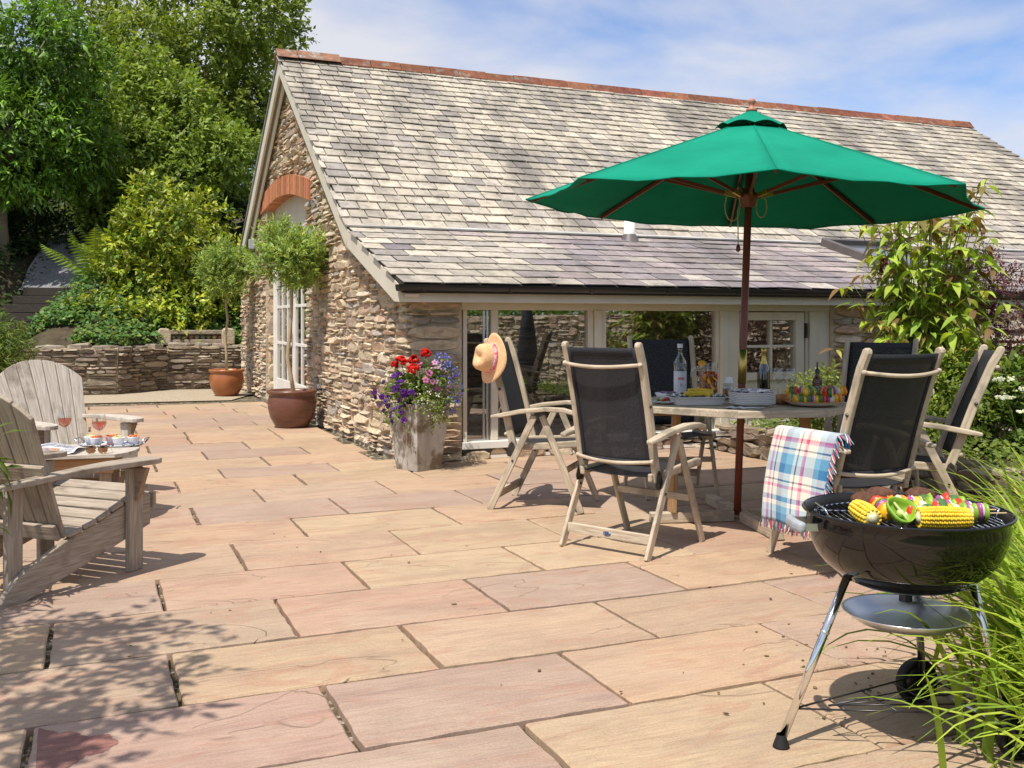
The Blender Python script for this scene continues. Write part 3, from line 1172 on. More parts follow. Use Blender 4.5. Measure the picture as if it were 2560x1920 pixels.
gpart('sill', [(3.12, 6.22, .10, .165, YG - .09, YG + .08)], 'white_paint')
gpart('head_beam', [(3.12, 7.38, 1.385, 1.47, YG - .045, YG + .06)])
gpart('post', [(3.14, 3.18, .165, 1.385)])
gpart('post', [(3.43, 3.50, .166, 1.384, YG - .02, YG + .05)])
gpart('post', [(4.44, 4.50, .165, 1.385, YG - .03, YG + .05), (4.503, 4.58, .165, 1.385, YG - .055, YG + .05), (4.583, 4.64, .165, 1.385, YG - .03, YG + .05)])
gpart('post', [(5.92, 5.96, .165, 1.385, YG - .03, YG + .05), (5.963, 6.06, .165, 1.385, YG - .055, YG + .05), (6.063, 6.20, .0, 1.385, YG - .04, YG + .05)])
gpart('post', [(7.06, 7.10, .0, 1.385, YG - .03, YG + .05), (7.103, 7.20, .0, 1.385, YG - .055, YG + .05), (7.203, 7.38, .0, 1.385, YG - .035, YG + .05)])
for x in (3.36, 3.395):
    gpart('door_edge', [(x, x + .012, .17, 1.38, YG, YG + .03)], 'steel', 0)
for (x0, x1) in ((3.18, 3.43), (3.50, 4.44), (4.64, 5.92)):
    m = MB()
    m.add([(x0, YG + .012, .16), (x1, YG + .012, .16), (x1, YG + .012, 1.39), (x0, YG + .012, 1.39)], [(0, 1, 2, 3)])
    o = m.build('pane', M['pane'])
    o.parent = gz
# posts of the room standing behind the glass
for x in (4.78, 3.62):
    m = MB()
    m.box((x, 9.15, .75), (.13, .13, 1.45))
    o = m.build('inner_post', M['cream'])
    o.parent = gz
# stable door leaf
gpart('stable_door', [(6.205, 6.29, .03, 1.375), (6.92, 7.03, .03, 1.375), (6.29, 6.92, 1.29, 1.375, YG - .048, YG + .048), (6.29, 6.92, .66, .74, YG - .048, YG + .048), (6.29, 6.92, .03, .18, YG - .048, YG + .048),
                     (6.60, 6.63, .74, 1.29, YG - .03, YG + .03), (6.29, 6.60, 1.0, 1.03, YG - .028, YG + .028), (6.63, 6.92, 1.0, 1.03, YG - .028, YG + .028), (6.29, 6.92, .18, .66, YG - .015, YG + .02)])
for (x0, x1) in ((6.29, 6.60), (6.63, 6.92)):
    for (z0, z1) in ((.74, 1.0), (1.03, 1.29)):
        m = MB()
        m.add([(x0, YG, z0), (x1, YG, z0), (x1, YG, z1), (x0, YG, z1)], [(0, 1, 2, 3)])
        o = m.build('pane', M['pane'])
        o.parent = gz
m = MB()
for z in (1.18, .35):
    m.box((7.045, YG - .055, z), (.035, .02, .16))
    m.tube([(7.045, YG - .07, z - .08), (7.045, YG - .07, z + .08)], .012, 8)
o = m.build('hinge', M['dark_metal'])
o.parent = gz

# fascia, gutter, brackets
m = MB()
m.box(((2.44 + XE) / 2, 8.36, 1.515), (XE - 2.44, .03, .135))
own(m.build('fascia', M['cream'], bevel=.004), cot)
m = MB()
m.box(((2.6 + XE) / 2, 8.50, 1.475), (XE - 2.6, .25, .02))
own(m.build('soffit', M['cream']), cot)
gt = MB()
ang = [PI + PI * k / 8 for k in range(9)]
prof = [(8.285 + .058 * math.cos(a_), 1.598 + .058 * math.sin(a_)) for a_ in ang] + [(8.285 + .050 * math.cos(a_), 1.598 + .050 * math.sin(a_)) for a_ in reversed(ang)]
yz_prism(gt, prof, 2.42, XE)
yz_prism(gt, [(8.285 + .06 * math.cos(a_), 1.598 + .06 * math.sin(a_)) for a_ in ang], 2.41, 2.425)
gutter = own(gt.build('gutter', M['gutter'], smooth=False), cot)
for x in np.arange(2.62, 15.5, .82):
    m = MB()
    rr = [(8.285 + .064 * math.cos(a_), 1.598 + .064 * math.sin(a_)) for a_ in ang] + [(8.285 + .0585 * math.cos(a_), 1.598 + .0585 * math.sin(a_)) for a_ in reversed(ang)]
    yz_prism(m, rr, x, x + .04)
    m.box((x + .02, 8.31, 1.535), (.035, .05, .02))
    o = m.build('gutter_bracket', M['gutter'])
    o.parent = gutter

# roof deck, slates, ridge
dk = MB()
for (P, Q) in ((EAVE, KINK), (KINK, APEX), (APEX, BACK)):
    yz_prism(dk, [(P[0], P[1] - .09), (Q[0], Q[1] - .09), (Q[0], Q[1] - .012), (P[0], P[1] - .012)], 2.455, XE)
roof = own(dk.build('roof', M['sleeper']), cot)
PALE = [(0.45, 0.398, 0.32), (0.478, 0.425, 0.333), (0.412, 0.366, 0.299), (0.518, 0.456, 0.358), (0.373, 0.334, 0.283), (0.478, 0.42, 0.333), (0.316, 0.284, 0.249), (0.431, 0.379, 0.308), (0.508, 0.447, 0.349)]
PURP = [(0.258, 0.216, 0.224), (0.294, 0.246, 0.246), (0.329, 0.272, 0.258), (0.276, 0.242, 0.241), (0.231, 0.203, 0.207), (0.356, 0.298, 0.279), (0.303, 0.255, 0.241), (0.409, 0.363, 0.313)]
slates = []


def lay(P, Q, nrow, wid, pal_fn, x0, x1, lift, tk=1.0):
    dy, dz = Q[0] - P[0], Q[1] - P[1]
    L = math.hypot(dy, dz)
    ty, tz = dy / L, dz / L
    ny, nz_ = -tz, ty
    hgt = L / nrow
    for i in range(nrow):
        x = x0 - wid * (.5 if i % 2 else 0) + rng.uniform(-.03, .03)
        while x < x1:
            w = wid * rng.uniform(.82, 1.16)
            a0, a1 = max(x, x0 - .02), min(x + w, x1)
            if a1 - a0 > .04:
                m = MB()
                k = pal_fn((a0 + a1) / 2, i)
                f = rng.uniform(.88, 1.12)
                m.col = (k[0] * f, k[1] * f, k[2] * f)
                th = rng.uniform(.010, .017) * tk
                s0 = i * hgt - .02 + rng.uniform(-.006, .006)
                s1 = s0 + hgt + .05
                sk = rng.uniform(-.006, .006)
                b0, b1 = (.022 + rng.uniform(-.003, .007)) * tk + lift, .002 + lift
                vs = []
                for (xx, ss, hh) in ((a0 + .007, s0 + sk, b0), (a1 - .007, s0 - sk, b0 + rng.uniform(-.003, .005)), (a1 - .007, s1, b1), (a0 + .007, s1, b1)):
                    vs.append(Vector((xx, P[0] + ty * ss + ny * hh, P[1] + tz * ss + nz_ * hh)))
                low = [v - Vector((0, ny, nz_)) * th for v in vs]
                if rng.random() < .12:           # a chipped corner
                    vs[0] += Vector((0, ty, tz)) * .025
                    low[0] += Vector((0, ty, tz)) * .025
                m.add(vs + low, [(0, 1, 2, 3), (0, 4, 5, 1), (1, 5, 6, 2), (3, 7, 4, 0)])
                slates.append((m, (vs[0] + vs[2]) / 2, (a1 - a0) * hgt))
            x += w


def pal_low(x, i):
    if x < 3.9 + i * .10 + rng.uniform(-.5, .5):
        return PALE[rng.randrange(9)] if rng.random() > .1 else PURP[rng.randrange(7)]
    return PURP[rng.randrange(8)]


lay(EAVE, KINK, 9, .35, pal_low, 2.43, XE, 0, .62)
lay(KINK, APEX, 26, .235, lambda x, i: PALE[rng.randrange(9)], 2.43, XE, .012)
slates.sort(key=lambda s: -show_size(s[1], s[2]))
for m, p, a in slates[:300]:
    o = m.build('slate', M['slate'])
    o.parent = roof
o = merge([s[0] for s in slates[300:]]).build('slates', M['slate'])
o.parent = roof
o['kind'] = 'stuff'
m = MB()
m.col = (.36, .35, .33)
yz_prism(m, [(APEX[0], APEX[1]), (BACK[0], BACK[1]), (BACK[0], BACK[1] + .03), (APEX[0], APEX[1] + .03)], 2.43, XE)
o = m.build('back_slope', M['slate'])
o.parent = roof
m = MB()
m.sweep([(2.44, KINK[0] - .01, KINK[1] + .022), (6, KINK[0] - .01, KINK[1] + .027), (XE, KINK[0] - .01, KINK[1] + .022)], .09, .018, (0, -.35, 1))
o = m.build('flashing', M['lead'])
o.parent = roof
x = 2.40
k = 0
while x < XE:
    w = .46 if k > 1 else (.30 if k == 0 else .62)
    big = 1.1 if k < 2 else .82
    f = rng.uniform(.75, 1.2)
    m = MB()
    m.col = (f, f * rng.uniform(.85, 1.1), f) if k > 1 else (1.25, 1.7, 1.9)
    sag = -.018 * math.sin((x - 2.4) / 13 * PI) + rng.uniform(-.006, .006) + (.02 if k < 2 else 0)
    out = [(-.17 * big, -.115), (-.09 * big, -.035), (-.03, .03 * big), (.03, .03 * big), (.09 * big, -.035), (.17 * big, -.115), (.14 * big, -.115), (0, -.02), (-.14 * big, -.115)]
    yz_prism(m, [(APEX[0] + a_, APEX[1] + .075 + sag + b_) for a_, b_ in out], x + .004, min(x + w, XE) - .004)
    o = m.build('ridge_tile', M['ridge'], bevel=.008)
    o.parent = roof
    x += w
    k += 1

# barge boards
def offs(P, Q, a0, a1):
    dy, dz = Q[0] - P[0], Q[1] - P[1]
    L = math.hypot(dy, dz)
    n = (-dz / L, dy / L)
    if n[1] < 0:
        n = (-n[0], -n[1])
    return [(P[0] + n[0] * a0, P[1] + n[1] * a0), (Q[0] + n[0] * a0, Q[1] + n[1] * a0), (Q[0] + n[0] * a1, Q[1] + n[1] * a1), (P[0] + n[0] * a1, P[1] + n[1] * a1)]


def barge(outline, x0, x1):
    m = MB()
    yz_prism(m, outline, x0, x1)
    own(m.build('barge_board', M['cream'], bevel=.004), cot)


barge([(APEX[0], APEX[1] - .015), (KINK[0], KINK[1] - .015), (KINK[0] + .08, KINK[1] - .19), (APEX[0], APEX[1] - .25)], 2.452, 2.485)
barge([(KINK[0] - .002, KINK[1] - .016), (8.33, 1.585), (8.345, 1.45), (8.5, 1.45), (KINK[0] + .07, KINK[1] - .19)], 2.450, 2.483)
barge([(APEX[0] + .002, APEX[1] - .015), (BACK[0], BACK[1] - .015), (BACK[0] - .1, BACK[1] - .2), (APEX[0] + .002, APEX[1] - .25)], 2.451, 2.484)
barge([(APEX[0] - .02, APEX[1] - .26), (BACK[0] - .13, BACK[1] - .2), (BACK[0] - .2, BACK[1] - .3), (APEX[0] - .02, APEX[1] - .36)], 2.52, 2.55)
m = MB()
for (P, Q) in ((EAVE, KINK), (KINK, APEX), (APEX, BACK)):
    q = offs(P, Q, -.13, -.10)
    yz_prism(m, q, 2.49, 2.62)
own(m.build('verge_soffit', M['cream']), cot)

# flue on the roof and the roof light beyond the bush
def on_low(x, y):
    return Vector((x, y, lerp(EAVE[1], KINK[1], (y - EAVE[0]) / (KINK[0] - EAVE[0]))))


fl = thing('roof_flue', 'short white flue pipe with lead base on the cottage roof behind the parasol', 'flue', on_low(5.75, 10.15))
m = MB()
m.lathe([(.065, 0), (.065, .25), (.055, .25), (.055, .1)], 18)
m.build('pipe', M['white_paint'], fl, smooth=True)
m = MB()
m.lathe([(.14, -.06), (.10, .01), (.08, .06), (.073, .07)], 18)
m.build('lead_base', M['brown_frame'], fl, smooth=True)
rl = thing('roof_light', 'brown framed roof window in the low slates behind the leafy bush', 'roof window', on_low(9.2, 9.4))
slope = Vector((0, KINK[0] - EAVE[0], KINK[1] - EAVE[1])).normalized()
nrm = Vector((0, -slope.z, slope.y))
for a_, b_, nm in (((8.6, 0), (8.6, 1), 'frame'), ((9.8, 0), (9.8, 1), 'frame'), ((8.6, 0), (9.8, 0), 'frame'), ((8.6, 1), (9.8, 1), 'frame')):
    m = MB()
    A = on_low(a_[0], 9.0 if a_[1] == 0 else 10.2) + nrm * .05
    B = on_low(b_[0], 9.0 if b_[1] == 0 else 10.2) + nrm * .05
    m.sweep([A, B], .09, .11, nrm)
    own(m.build(nm, M['brown_frame'], bevel=.006), rl)
m = MB()
m.add([on_low(8.63, 9.02) + nrm * .04, on_low(9.77, 9.02) + nrm * .04, on_low(9.77, 10.18) + nrm * .04, on_low(8.63, 10.18) + nrm * .04], [(0, 1, 2, 3)])
own(m.build('pane', M['steel']), rl)
# wall lamps flanking the doors
for (y, z, lb) in ((17.6, 2.62, 'small grey wall lamp on the gable left of the brick arch'), (12.95, 2.44, 'small grey wall lamp on the gable right of the brick arch')):
    t_ = thing('wall_lamp', lb, 'lamp', (XG - .06, y, z), 0, 'lamps flanking the french doors')
    m = MB()
    m.box((.03, 0, 0), (.05, .14, .14))
    m.build('back_plate', M['grip'], t_, bevel=.005)
    m = MB()
    m.box((-.045, 0, -.01), (.09, .11, .17))
    m.build('shade', M['grip'], t_, bevel=.008)
# terrace wall along the right of the garden, which the glazing mirrors
bw = thing('terrace_wall', 'stone terrace wall right of the garden, mirrored in the glazing', 'wall', (8.3, -1, -.09))
m = MB()
m.box((8.52, -.75, .65), (.4, 16.5, 1.5))
own(m.build('wall_core', M['mortar']), bw)
ts = [stone_piece(r, lambda u, v, w: Vector((8.32 - w, u, v - .09)), rng, STONES, .05, .012) for r in partition(-8.9, 0, 7.4, 1.5, .45, .10, rng)]
tag(own(merge([s[0] for s in ts]).build('stones', M['stone']), bw), kind='stuff')
# dark parasol cover standing on the lawn
t_ = thing('covered_parasol', 'closed parasol in a dark blue cover, mirrored in the left glazing', 'parasol', (6.75, 2.0, -.09))
m = MB()
m.lathe([(.05, .1), (.14, .2), (.19, .5), (.17, .9), (.12, 1.3), (.08, 1.55), (.0, 1.65)], 14)
m.build('cover', M['cover'], t_, smooth=True)
m = MB()
m.lathe([(.2, 0), (.2, .04), (.03, .07), (.03, .3)], 16)
m.build('base', M['dark_metal'], t_, smooth=True)

# ------------------------------------------------------------------ foliage
def unit(a):
    return a / np.maximum(np.linalg.norm(a, axis=-1, keepdims=True), 1e-9)


def leaf_mesh(name, mt, parent, P, D, N, ln, wd, C, fold=.12, curl=.12):
    """every leaf a folded, pointed blade of four triangles"""
    n = len(P)
    D = unit(D)
    Sd = unit(np.cross(D, N))
    N = np.cross(Sd, D)
    ln, wd = ln[:, None], wd[:, None]
    mid = P + D * ln * .5 + N * (ln * curl * .5)
    tip = P + D * ln - N * (ln * curl)
    lf = P + D * ln * .42 + Sd * wd * .5 + N * wd * fold
    rt = P + D * ln * .42 - Sd * wd * .5 + N * wd * fold
    V = np.stack([P, lf, mid, rt, tip], 1).reshape(-1, 3)
    F = np.array([[0, 1, 2], [1, 4, 2], [0, 2, 3], [2, 4, 3]])
    F = (F[None] + np.arange(n)[:, None, None] * 5).reshape(-1, 3)
    return raw_mesh(name, mt, parent, V, F, np.repeat(C, 5, 0))


def raw_mesh(name, mt, parent, V, F, C):
    me = bpy.data.meshes.new(name)
    me.vertices.add(len(V))
    me.vertices.foreach_set('co', V.astype(np.float32).ravel())
    k = F.shape[1]
    me.loops.add(F.size)
    me.polygons.add(len(F))
    me.loops.foreach_set('vertex_index', F.astype(np.int32).ravel())
    me.polygons.foreach_set('loop_start', np.arange(0, F.size, k, dtype=np.int32))
    me.update(calc_edges=True)
    ca = me.attributes.new('Col', 'FLOAT_COLOR', 'POINT')
    ca.data.foreach_set('color', np.concatenate([C, np.ones((len(C), 1))], 1).astype(np.float32).ravel())
    o = bpy.data.objects.new(name, me)
    col.objects.link(o)
    me.materials.append(mt)
    if parent:
        o.parent = parent
    return o


def lumps(c, r, k, lr, R, flat=1.0):
    """sub-clumps spread over an ellipsoid so that the outline is uneven"""
    c, r = np.array(c, float), np.array(r, float)
    v = unit(R.normal(size=(k, 3)))
    rad = R.uniform(.25, .86, (k, 1)) ** .6
    C = c + v * r * rad
    LR = R.uniform(lr[0], lr[1], (k, 1)) * np.array([1, 1, flat])
    return C, LR


def sample(L, n, R, inner=.72):
    C, LR = L
    w = LR.prod(1) ** (2 / 3)
    idx = R.choice(len(C), n * 2, p=w / w.sum())
    v = unit(R.normal(size=(n * 2, 3)))
    rad = R.uniform(inner, 1.0, (n * 2, 1))
    P = C[idx] + v * LR[idx] * rad
    keep = np.ones(len(P), bool)
    for c, l in zip(C, LR):                     # drop what lies deep inside another clump
        keep &= (((P - c) / l) ** 2).sum(1) > inner ** 2 * .55
    P, v = P[keep][:n], v[keep][:n]
    return P, v


def foliage(name, mt, parent, L, n, R, leaf, width, k=6, twig=.3, spread=.9, up=.25, droop=0.0, pal=((.06, .1, .02),), bright=(.7, 1.3), inner=.72, curl=.12, shade=None):
    P, v = sample(L, n, R, inner)
    n = len(P)
    T = unit(v + R.normal(scale=.45, size=(n, 3)) + np.array([0, 0, up]))
    pal = np.array(pal)
    tb = R.uniform(bright[0], bright[1], (n, 1))
    tp = pal[R.integers(0, len(pal), n)]
    out = []
    for j in range(k):
        t = (j + .5) / k
        base = P + T * (twig * (t - .3)) + np.array([0, 0, -droop * t * t * twig])
        side = unit(np.cross(T, R.normal(size=(n, 3))))
        D = unit(T * (.55 + .5 * t) + side * spread + R.normal(scale=.25, size=(n, 3)) + np.array([0, 0, -droop]))
        N = unit(np.array([0, 0, .9]) + v * .6 + R.normal(scale=.35, size=(n, 3)))
        ln = leaf * R.uniform(.65, 1.2, n)
        C = np.clip(tp * tb * R.uniform(.82, 1.2, (n, 1)), 0, 1)
        out.append((base, D, N, ln, width * ln / leaf * R.uniform(.85, 1.15, n), C))
    A = [np.concatenate([o[i] for o in out]) for i in range(6)]
    return leaf_mesh(name, mt, parent, *A, curl=curl)


def limbs(m, base, top, r0, L, n, R, wob=.1, fork=.45):
    """a tapered trunk with limbs reaching into the clumps"""
    base, top = Vector(base), Vector(top)
    pts, k = [], 8
    for i in range(k + 1):
        t = i / k
        p = base.lerp(top, t)
        w = wob * math.sin(t * PI)
        pts.append(p + Vector((R.normal() * w * .5, R.normal() * w * .5, 0)))
    m.tube(pts, [r0 * (1 - .62 * i / k) * (1.35 if i == 0 else 1) for i in range(k + 1)], 9)
    C = L[0]
    for i in range(n):
        c = Vector(C[i % len(C)])
        t = R.uniform(fork, .98)
        s0 = pts[min(int(t * k), k)]
        mid = s0.lerp(c, .5) + Vector((R.normal() * .1, R.normal() * .1, .08)) * (c - s0).length * .5
        m.tube([s0, s0.lerp(mid, .5), mid, c], [r0 * .42, r0 * .34, r0 * .24, r0 * .1], 6)


def tree(name, label, cat, base, L, n, R, leaf, width, pal, trunk_top=None, r0=.12, limb=8, mt='leaf', group=None, bark='bark', **kw):
    t = thing(name, label, cat, base, 0, group)
    m = MB()
    tt = trunk_top if trunk_top is not None else Vector(L[0].mean(0))
    limbs(m, base, tt, r0, L, limb, R)
    own(m.build('trunk', M[bark], smooth=True), t)
    own(foliage('crown', M[mt], None, L, n, R, leaf, width, pal=pal, **kw), t)
    return t


def join(*Ls):
    return np.concatenate([l[0] for l in Ls]), np.concatenate([l[1] for l in Ls])


R1 = np.random.default_rng(11)
A3 = lambda a, d, z: np.array(S(a, d, z))
OAK = ((0.199, 0.256, 0.046), (0.236, 0.308, 0.049), (0.152, 0.206, 0.039), (0.281, 0.329, 0.062))
# tall broadleaf tree filling the sky behind the bank
L = join(lumps(A3(-9.6, 29, 8.6), (3.4, 3.0, 4.2), 26, (.9, 1.5), R1, .8), lumps(A3(-8.4, 28.5, 6.6), (1.9, 2.0, 3.0), 12, (.7, 1.1), R1, .8))
tree('broadleaf_tree', 'tall broadleaf tree rising highest behind the gable end, its crown against the sky', 'tree', S(-9.4, 29, 3.5), L, 7600, R1, .19, .10, OAK, S(-9.4, 29, 8.0), .28, 14, k=6, twig=.5, spread=.9)
# second large tree further left, darker
L = lumps(A3(-15.5, 30, 8.0), (4.5, 3.5, 6.0), 26, (1.2, 1.9), R1, .8)
tree('broadleaf_tree', 'dark broadleaf tree behind the glossy laurel at the upper left', 'tree', S(-15.5, 30, 3.6), L, 3200, R1, .2, .1, ((.05, .085, .02), (.06, .10, .022)), S(-15.5, 30, 7), .3, 10, k=6, twig=.5)
# elder with flat creamy flower heads
L = join(lumps(A3(-9.2, 25.2, 5.9), (2.1, 1.4, 2.0), 20, (.6, 1.0), R1, .75), lumps(A3(-7.7, 25.0, 5.0), (1.35, 1.2, 2.2), 16, (.5, .9), R1, .75), lumps(A3(-9.6, 24.8, 4.0), (1.3, .8, .9), 8, (.5, .8), R1, .75))
ELD = ((0.236, 0.32, 0.055), (0.294, 0.371, 0.07), (0.189, 0.268, 0.047))
t = tree('elder_tree', 'mid green elder with flat creamy flower heads in front of the tall tree', 'tree', S(-8.9, 25.2, 3.0), L, 5200, R1, .17, .08, ELD, S(-8.9, 25.2, 4.8), .12, 10, k=6, twig=.36)
Pf, vf = sample(L, 26, R1, .97)
for q, v in zip(Pf, vf):
    if v @ np.array(FW) > .1 or v[2] < -.1:
        continue
    m = MB()
    m.col = (.62, .60, .38)
    m.ball(Vector(q) + Vector((0, 0, .045)), (.145, .145, .012), 12, 4)
    for k in range(26):
        a_, r_ = R1.uniform(0, 2 * PI), .15 * math.sqrt(R1.uniform(0, 1))
        m.col = (.70, .66, .48)
        m.ball(Vector(q) + Vector((r_ * math.cos(a_), r_ * math.sin(a_), .05 + .25 * r_ * math.cos(a_ * 2) * .2)), (.022, .022, .012), 5, 3)
    own(m.build('flower_head', M['petal']), t)
# cherry laurel on the left
LAU = ((0.122, 0.243, 0.026), (0.164, 0.299, 0.032), (0.1, 0.193, 0.023), (0.221, 0.367, 0.044))
L = join(lumps(A3(-10.6, 21.5, 6.4), (1.5, 1.3, 2.7), 16, (.6, 1.0), R1, .9), lumps(A3(-11.5, 21.2, 5.4), (1.2, 1.2, 1.6), 8, (.6, .9), R1, .9))
tree('laurel_tree', 'glossy green laurel hanging over the steps at the left edge', 'tree', S(-11.2, 21.8, 2.4), L, 2900, R1, .21, .066, LAU, S(-10.9, 21.6, 6.0), .14, 10, 'leaf_gloss', k=8, twig=.42, spread=.8, up=.1, droop=.25, bright=(.3, 1.45))
# dark undergrowth below the laurel
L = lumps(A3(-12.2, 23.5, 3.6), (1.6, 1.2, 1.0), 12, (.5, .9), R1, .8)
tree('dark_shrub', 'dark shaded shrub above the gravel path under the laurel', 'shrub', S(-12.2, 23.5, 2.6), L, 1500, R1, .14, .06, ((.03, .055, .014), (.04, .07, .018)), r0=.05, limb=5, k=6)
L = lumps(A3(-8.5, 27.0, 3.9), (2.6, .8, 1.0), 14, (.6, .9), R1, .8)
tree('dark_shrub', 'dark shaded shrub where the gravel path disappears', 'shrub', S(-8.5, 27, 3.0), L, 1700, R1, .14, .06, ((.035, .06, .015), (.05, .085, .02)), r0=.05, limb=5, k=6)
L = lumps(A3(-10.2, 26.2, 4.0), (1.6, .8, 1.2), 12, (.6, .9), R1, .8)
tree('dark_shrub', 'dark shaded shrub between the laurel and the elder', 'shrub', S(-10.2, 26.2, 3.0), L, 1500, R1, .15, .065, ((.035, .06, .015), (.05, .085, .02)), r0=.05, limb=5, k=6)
# camellia, yellow-green in the sun
CAM = ((0.358, 0.421, 0.045), (0.278, 0.367, 0.039), (0.466, 0.493, 0.054), (0.179, 0.287, 0.036), (0.412, 0.448, 0.054))
L = join(lumps(A3(-6.85, 20.7, 2.75), (1.35, 1.0, 1.45), 20, (.42, .66), R1, .9), lumps(A3(-7.5, 20.0, 1.65), (.95, .7, .85), 12, (.35, .5), R1, .9), lumps(A3(-5.7, 20.8, 1.9), (.95, .7, 1.1), 12, (.35, .55), R1, .9), lumps(A3(-7.9, 19.0, 1.25), (.6, .35, .35), 9, (.22, .34), R1, .8), lumps(A3(-6.6, 19.5, 1.35), (.8, .3, .4), 9, (.25, .36), R1, .8))
tree('camellia_bush', 'large rounded camellia bush with glossy yellow green leaves above the garden wall', 'bush', S(-6.9, 20.8, 1.2), L, 3300, R1, .15, .07, CAM, S(-6.9, 20.8, 2.4), .07, 16, 'leaf_gloss', k=6, twig=.28, spread=.9, bright=(.35, 1.3), inner=.8)
# dark evergreen beside the back corner of the cottage
L = lumps(A3(-4.5, 22.5, 2.2), (1.2, .8, 1.7), 12, (.5, .8), R1, .9)
tree('evergreen_bush', 'dark evergreen bush behind the far potted olive by the cottage corner', 'bush', S(-4.6, 22.5, 1.2), L, 1200, R1, .10, .045, ((.03, .055, .012), (.045, .08, .018)), r0=.05, limb=6, k=6, twig=.22)


def carpet(name, label, cat, pts_fn, n, R, leaf, width, pal, lift=(.02, .25), mt='leaf'):
    P, N = [], []
    for _ in range(n):
        p = pts_fn()
        P.append((p.x, p.y, p.z + R.uniform(*lift)))
    P = np.array(P)
    D = unit(R.normal(size=(n, 3)) * np.array([1, 1, .35]) - np.array(FW) * .35)
    N = unit(np.array([0, 0, .8]) - np.array(FW) * .6 + R.normal(scale=.35, size=(n, 3)))
    pal = np.array(pal)
    C = pal[R.integers(0, len(pal), n)] * R.uniform(.7, 1.3, (n, 1))
    ln = leaf * R.uniform(.6, 1.25, n)
    o = leaf_mesh(name, M[mt], None, P, D, N, ln, width / leaf * ln, C)
    return tag(o, label, cat, kind='stuff')


IVY = ((0.085, 0.186, 0.043), (0.119, 0.236, 0.051), (0.151, 0.27, 0.059), (0.22, 0.288, 0.051), (0.068, 0.144, 0.037))


def ivy_pt():
    a_ = R1.uniform(-9.25, -3.9)
    w = wall_d(a_)
    d = w + .02 + R1.uniform(0, 1) ** 1.5 * 4.5
    if a_ < -7.9 and d < w + .7:
        d += .7
    return S(a_, d, bank_z(a_, d))


carpet('ivy_cover', 'ivy and low leaves carpeting the bank above the garden wall', 'ivy', ivy_pt, 9000, R1, .10, .075, IVY, (.02, .22))


def ivy_pt2():
    a_, d = R1.uniform(-14, -10.3), R1.uniform(17.5, 27)
    return S(a_, d, bank_z(a_, d))


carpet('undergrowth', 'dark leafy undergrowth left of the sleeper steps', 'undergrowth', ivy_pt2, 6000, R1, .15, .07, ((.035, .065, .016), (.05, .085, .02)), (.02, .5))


def frond(length, R, pairs=18, pin=.20, arch=.6):
    """one fern frond along +y, arching: verts and faces of its pinnae"""
    V, F = [], []
    pts = []
    for i in range(pairs + 1):
        t = i / pairs
        pts.append(np.array([0, length * (t - .18 * t ** 3) * math.cos(arch * t * .9), length * (math.sin(1.15) * t - arch * t * t * .75)]))
    for i in range(pairs):
        p, q = pts[i], pts[i + 1]
        t = i / pairs
        w = pin * length * (math.sin(PI * min(1, .12 + t * .95)) ** .8) * (1 - .35 * t)
        d = q - p
        for s_ in (-1, 1):
            o = len(V)
            tipv = p + np.array([s_ * w, w * .38, -w * .18])
            V += [p, p + d * .85, tipv]
            F.append([o, o + 1, o + 2])
    o = len(V)
    for i in range(pairs):                       # midrib
        p, q = pts[i], pts[i + 1]
        V += [p + np.array([-.004, 0, 0]), p + np.array([.004, 0, 0]), q]
        F.append([o, o + 1, o + 2])
        o += 3
    return np.array(V), np.array(F)


def fern(label, base, n, length, R, pal, lean=(0, 0), group=None):
    t = thing('fern', label, 'fern', base, 0, group)
    for i in range(n):
        V, F = frond(length * R.uniform(.75, 1.15), R, arch=R.uniform(.35, .8))
        tilt = R.uniform(-.15, .35)
        az = i * 2.4 + R.uniform(-.3, .3)
        ca, sa = math.cos(tilt), math.sin(tilt)
        V = V @ np.array([[1, 0, 0], [0, ca, -sa], [0, sa, ca]]).T
        c2, s2 = math.cos(az), math.sin(az)
        V = V @ np.array([[c2, -s2, 0], [s2, c2, 0], [0, 0, 1]]).T
        c = np.array(pal[R.integers(0, len(pal))]) * R.uniform(.8, 1.2)
        raw_mesh('frond', M['leaf'], t, V, F, np.repeat(c[None], len(V), 0))
    return t


YF_ = ((0.221, 0.286, 0.046), (0.169, 0.247, 0.039), (0.273, 0.325, 0.052))
DF_ = ((.045, .09, .02), (.06, .11, .024))  # darker greens: the laurel's shade is put into these fronds' colour
for a_, d, n, l, lb in ((-8.55, 20.4, 9, 1.5, 'tall yellow green fern beside the camellia, nearest the steps'), (-8.15, 21.3, 9, 1.6, 'bright fern with upright fronds behind the camellia'), (-8.75, 21.6, 8, 1.2, 'small bright fern at the edge of the gravel path')):
    fern(lb, S(a_, d, bank_z(a_, d)), n, l, R1, YF_, group='ferns on the bank')
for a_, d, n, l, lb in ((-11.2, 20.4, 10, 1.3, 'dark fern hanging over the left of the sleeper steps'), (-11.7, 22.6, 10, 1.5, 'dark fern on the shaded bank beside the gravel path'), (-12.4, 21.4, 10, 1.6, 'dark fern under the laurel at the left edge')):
    fern(lb, S(a_, d, bank_z(a_, d) + .35), n, l, R1, DF_, group='shaded ferns under the laurel')
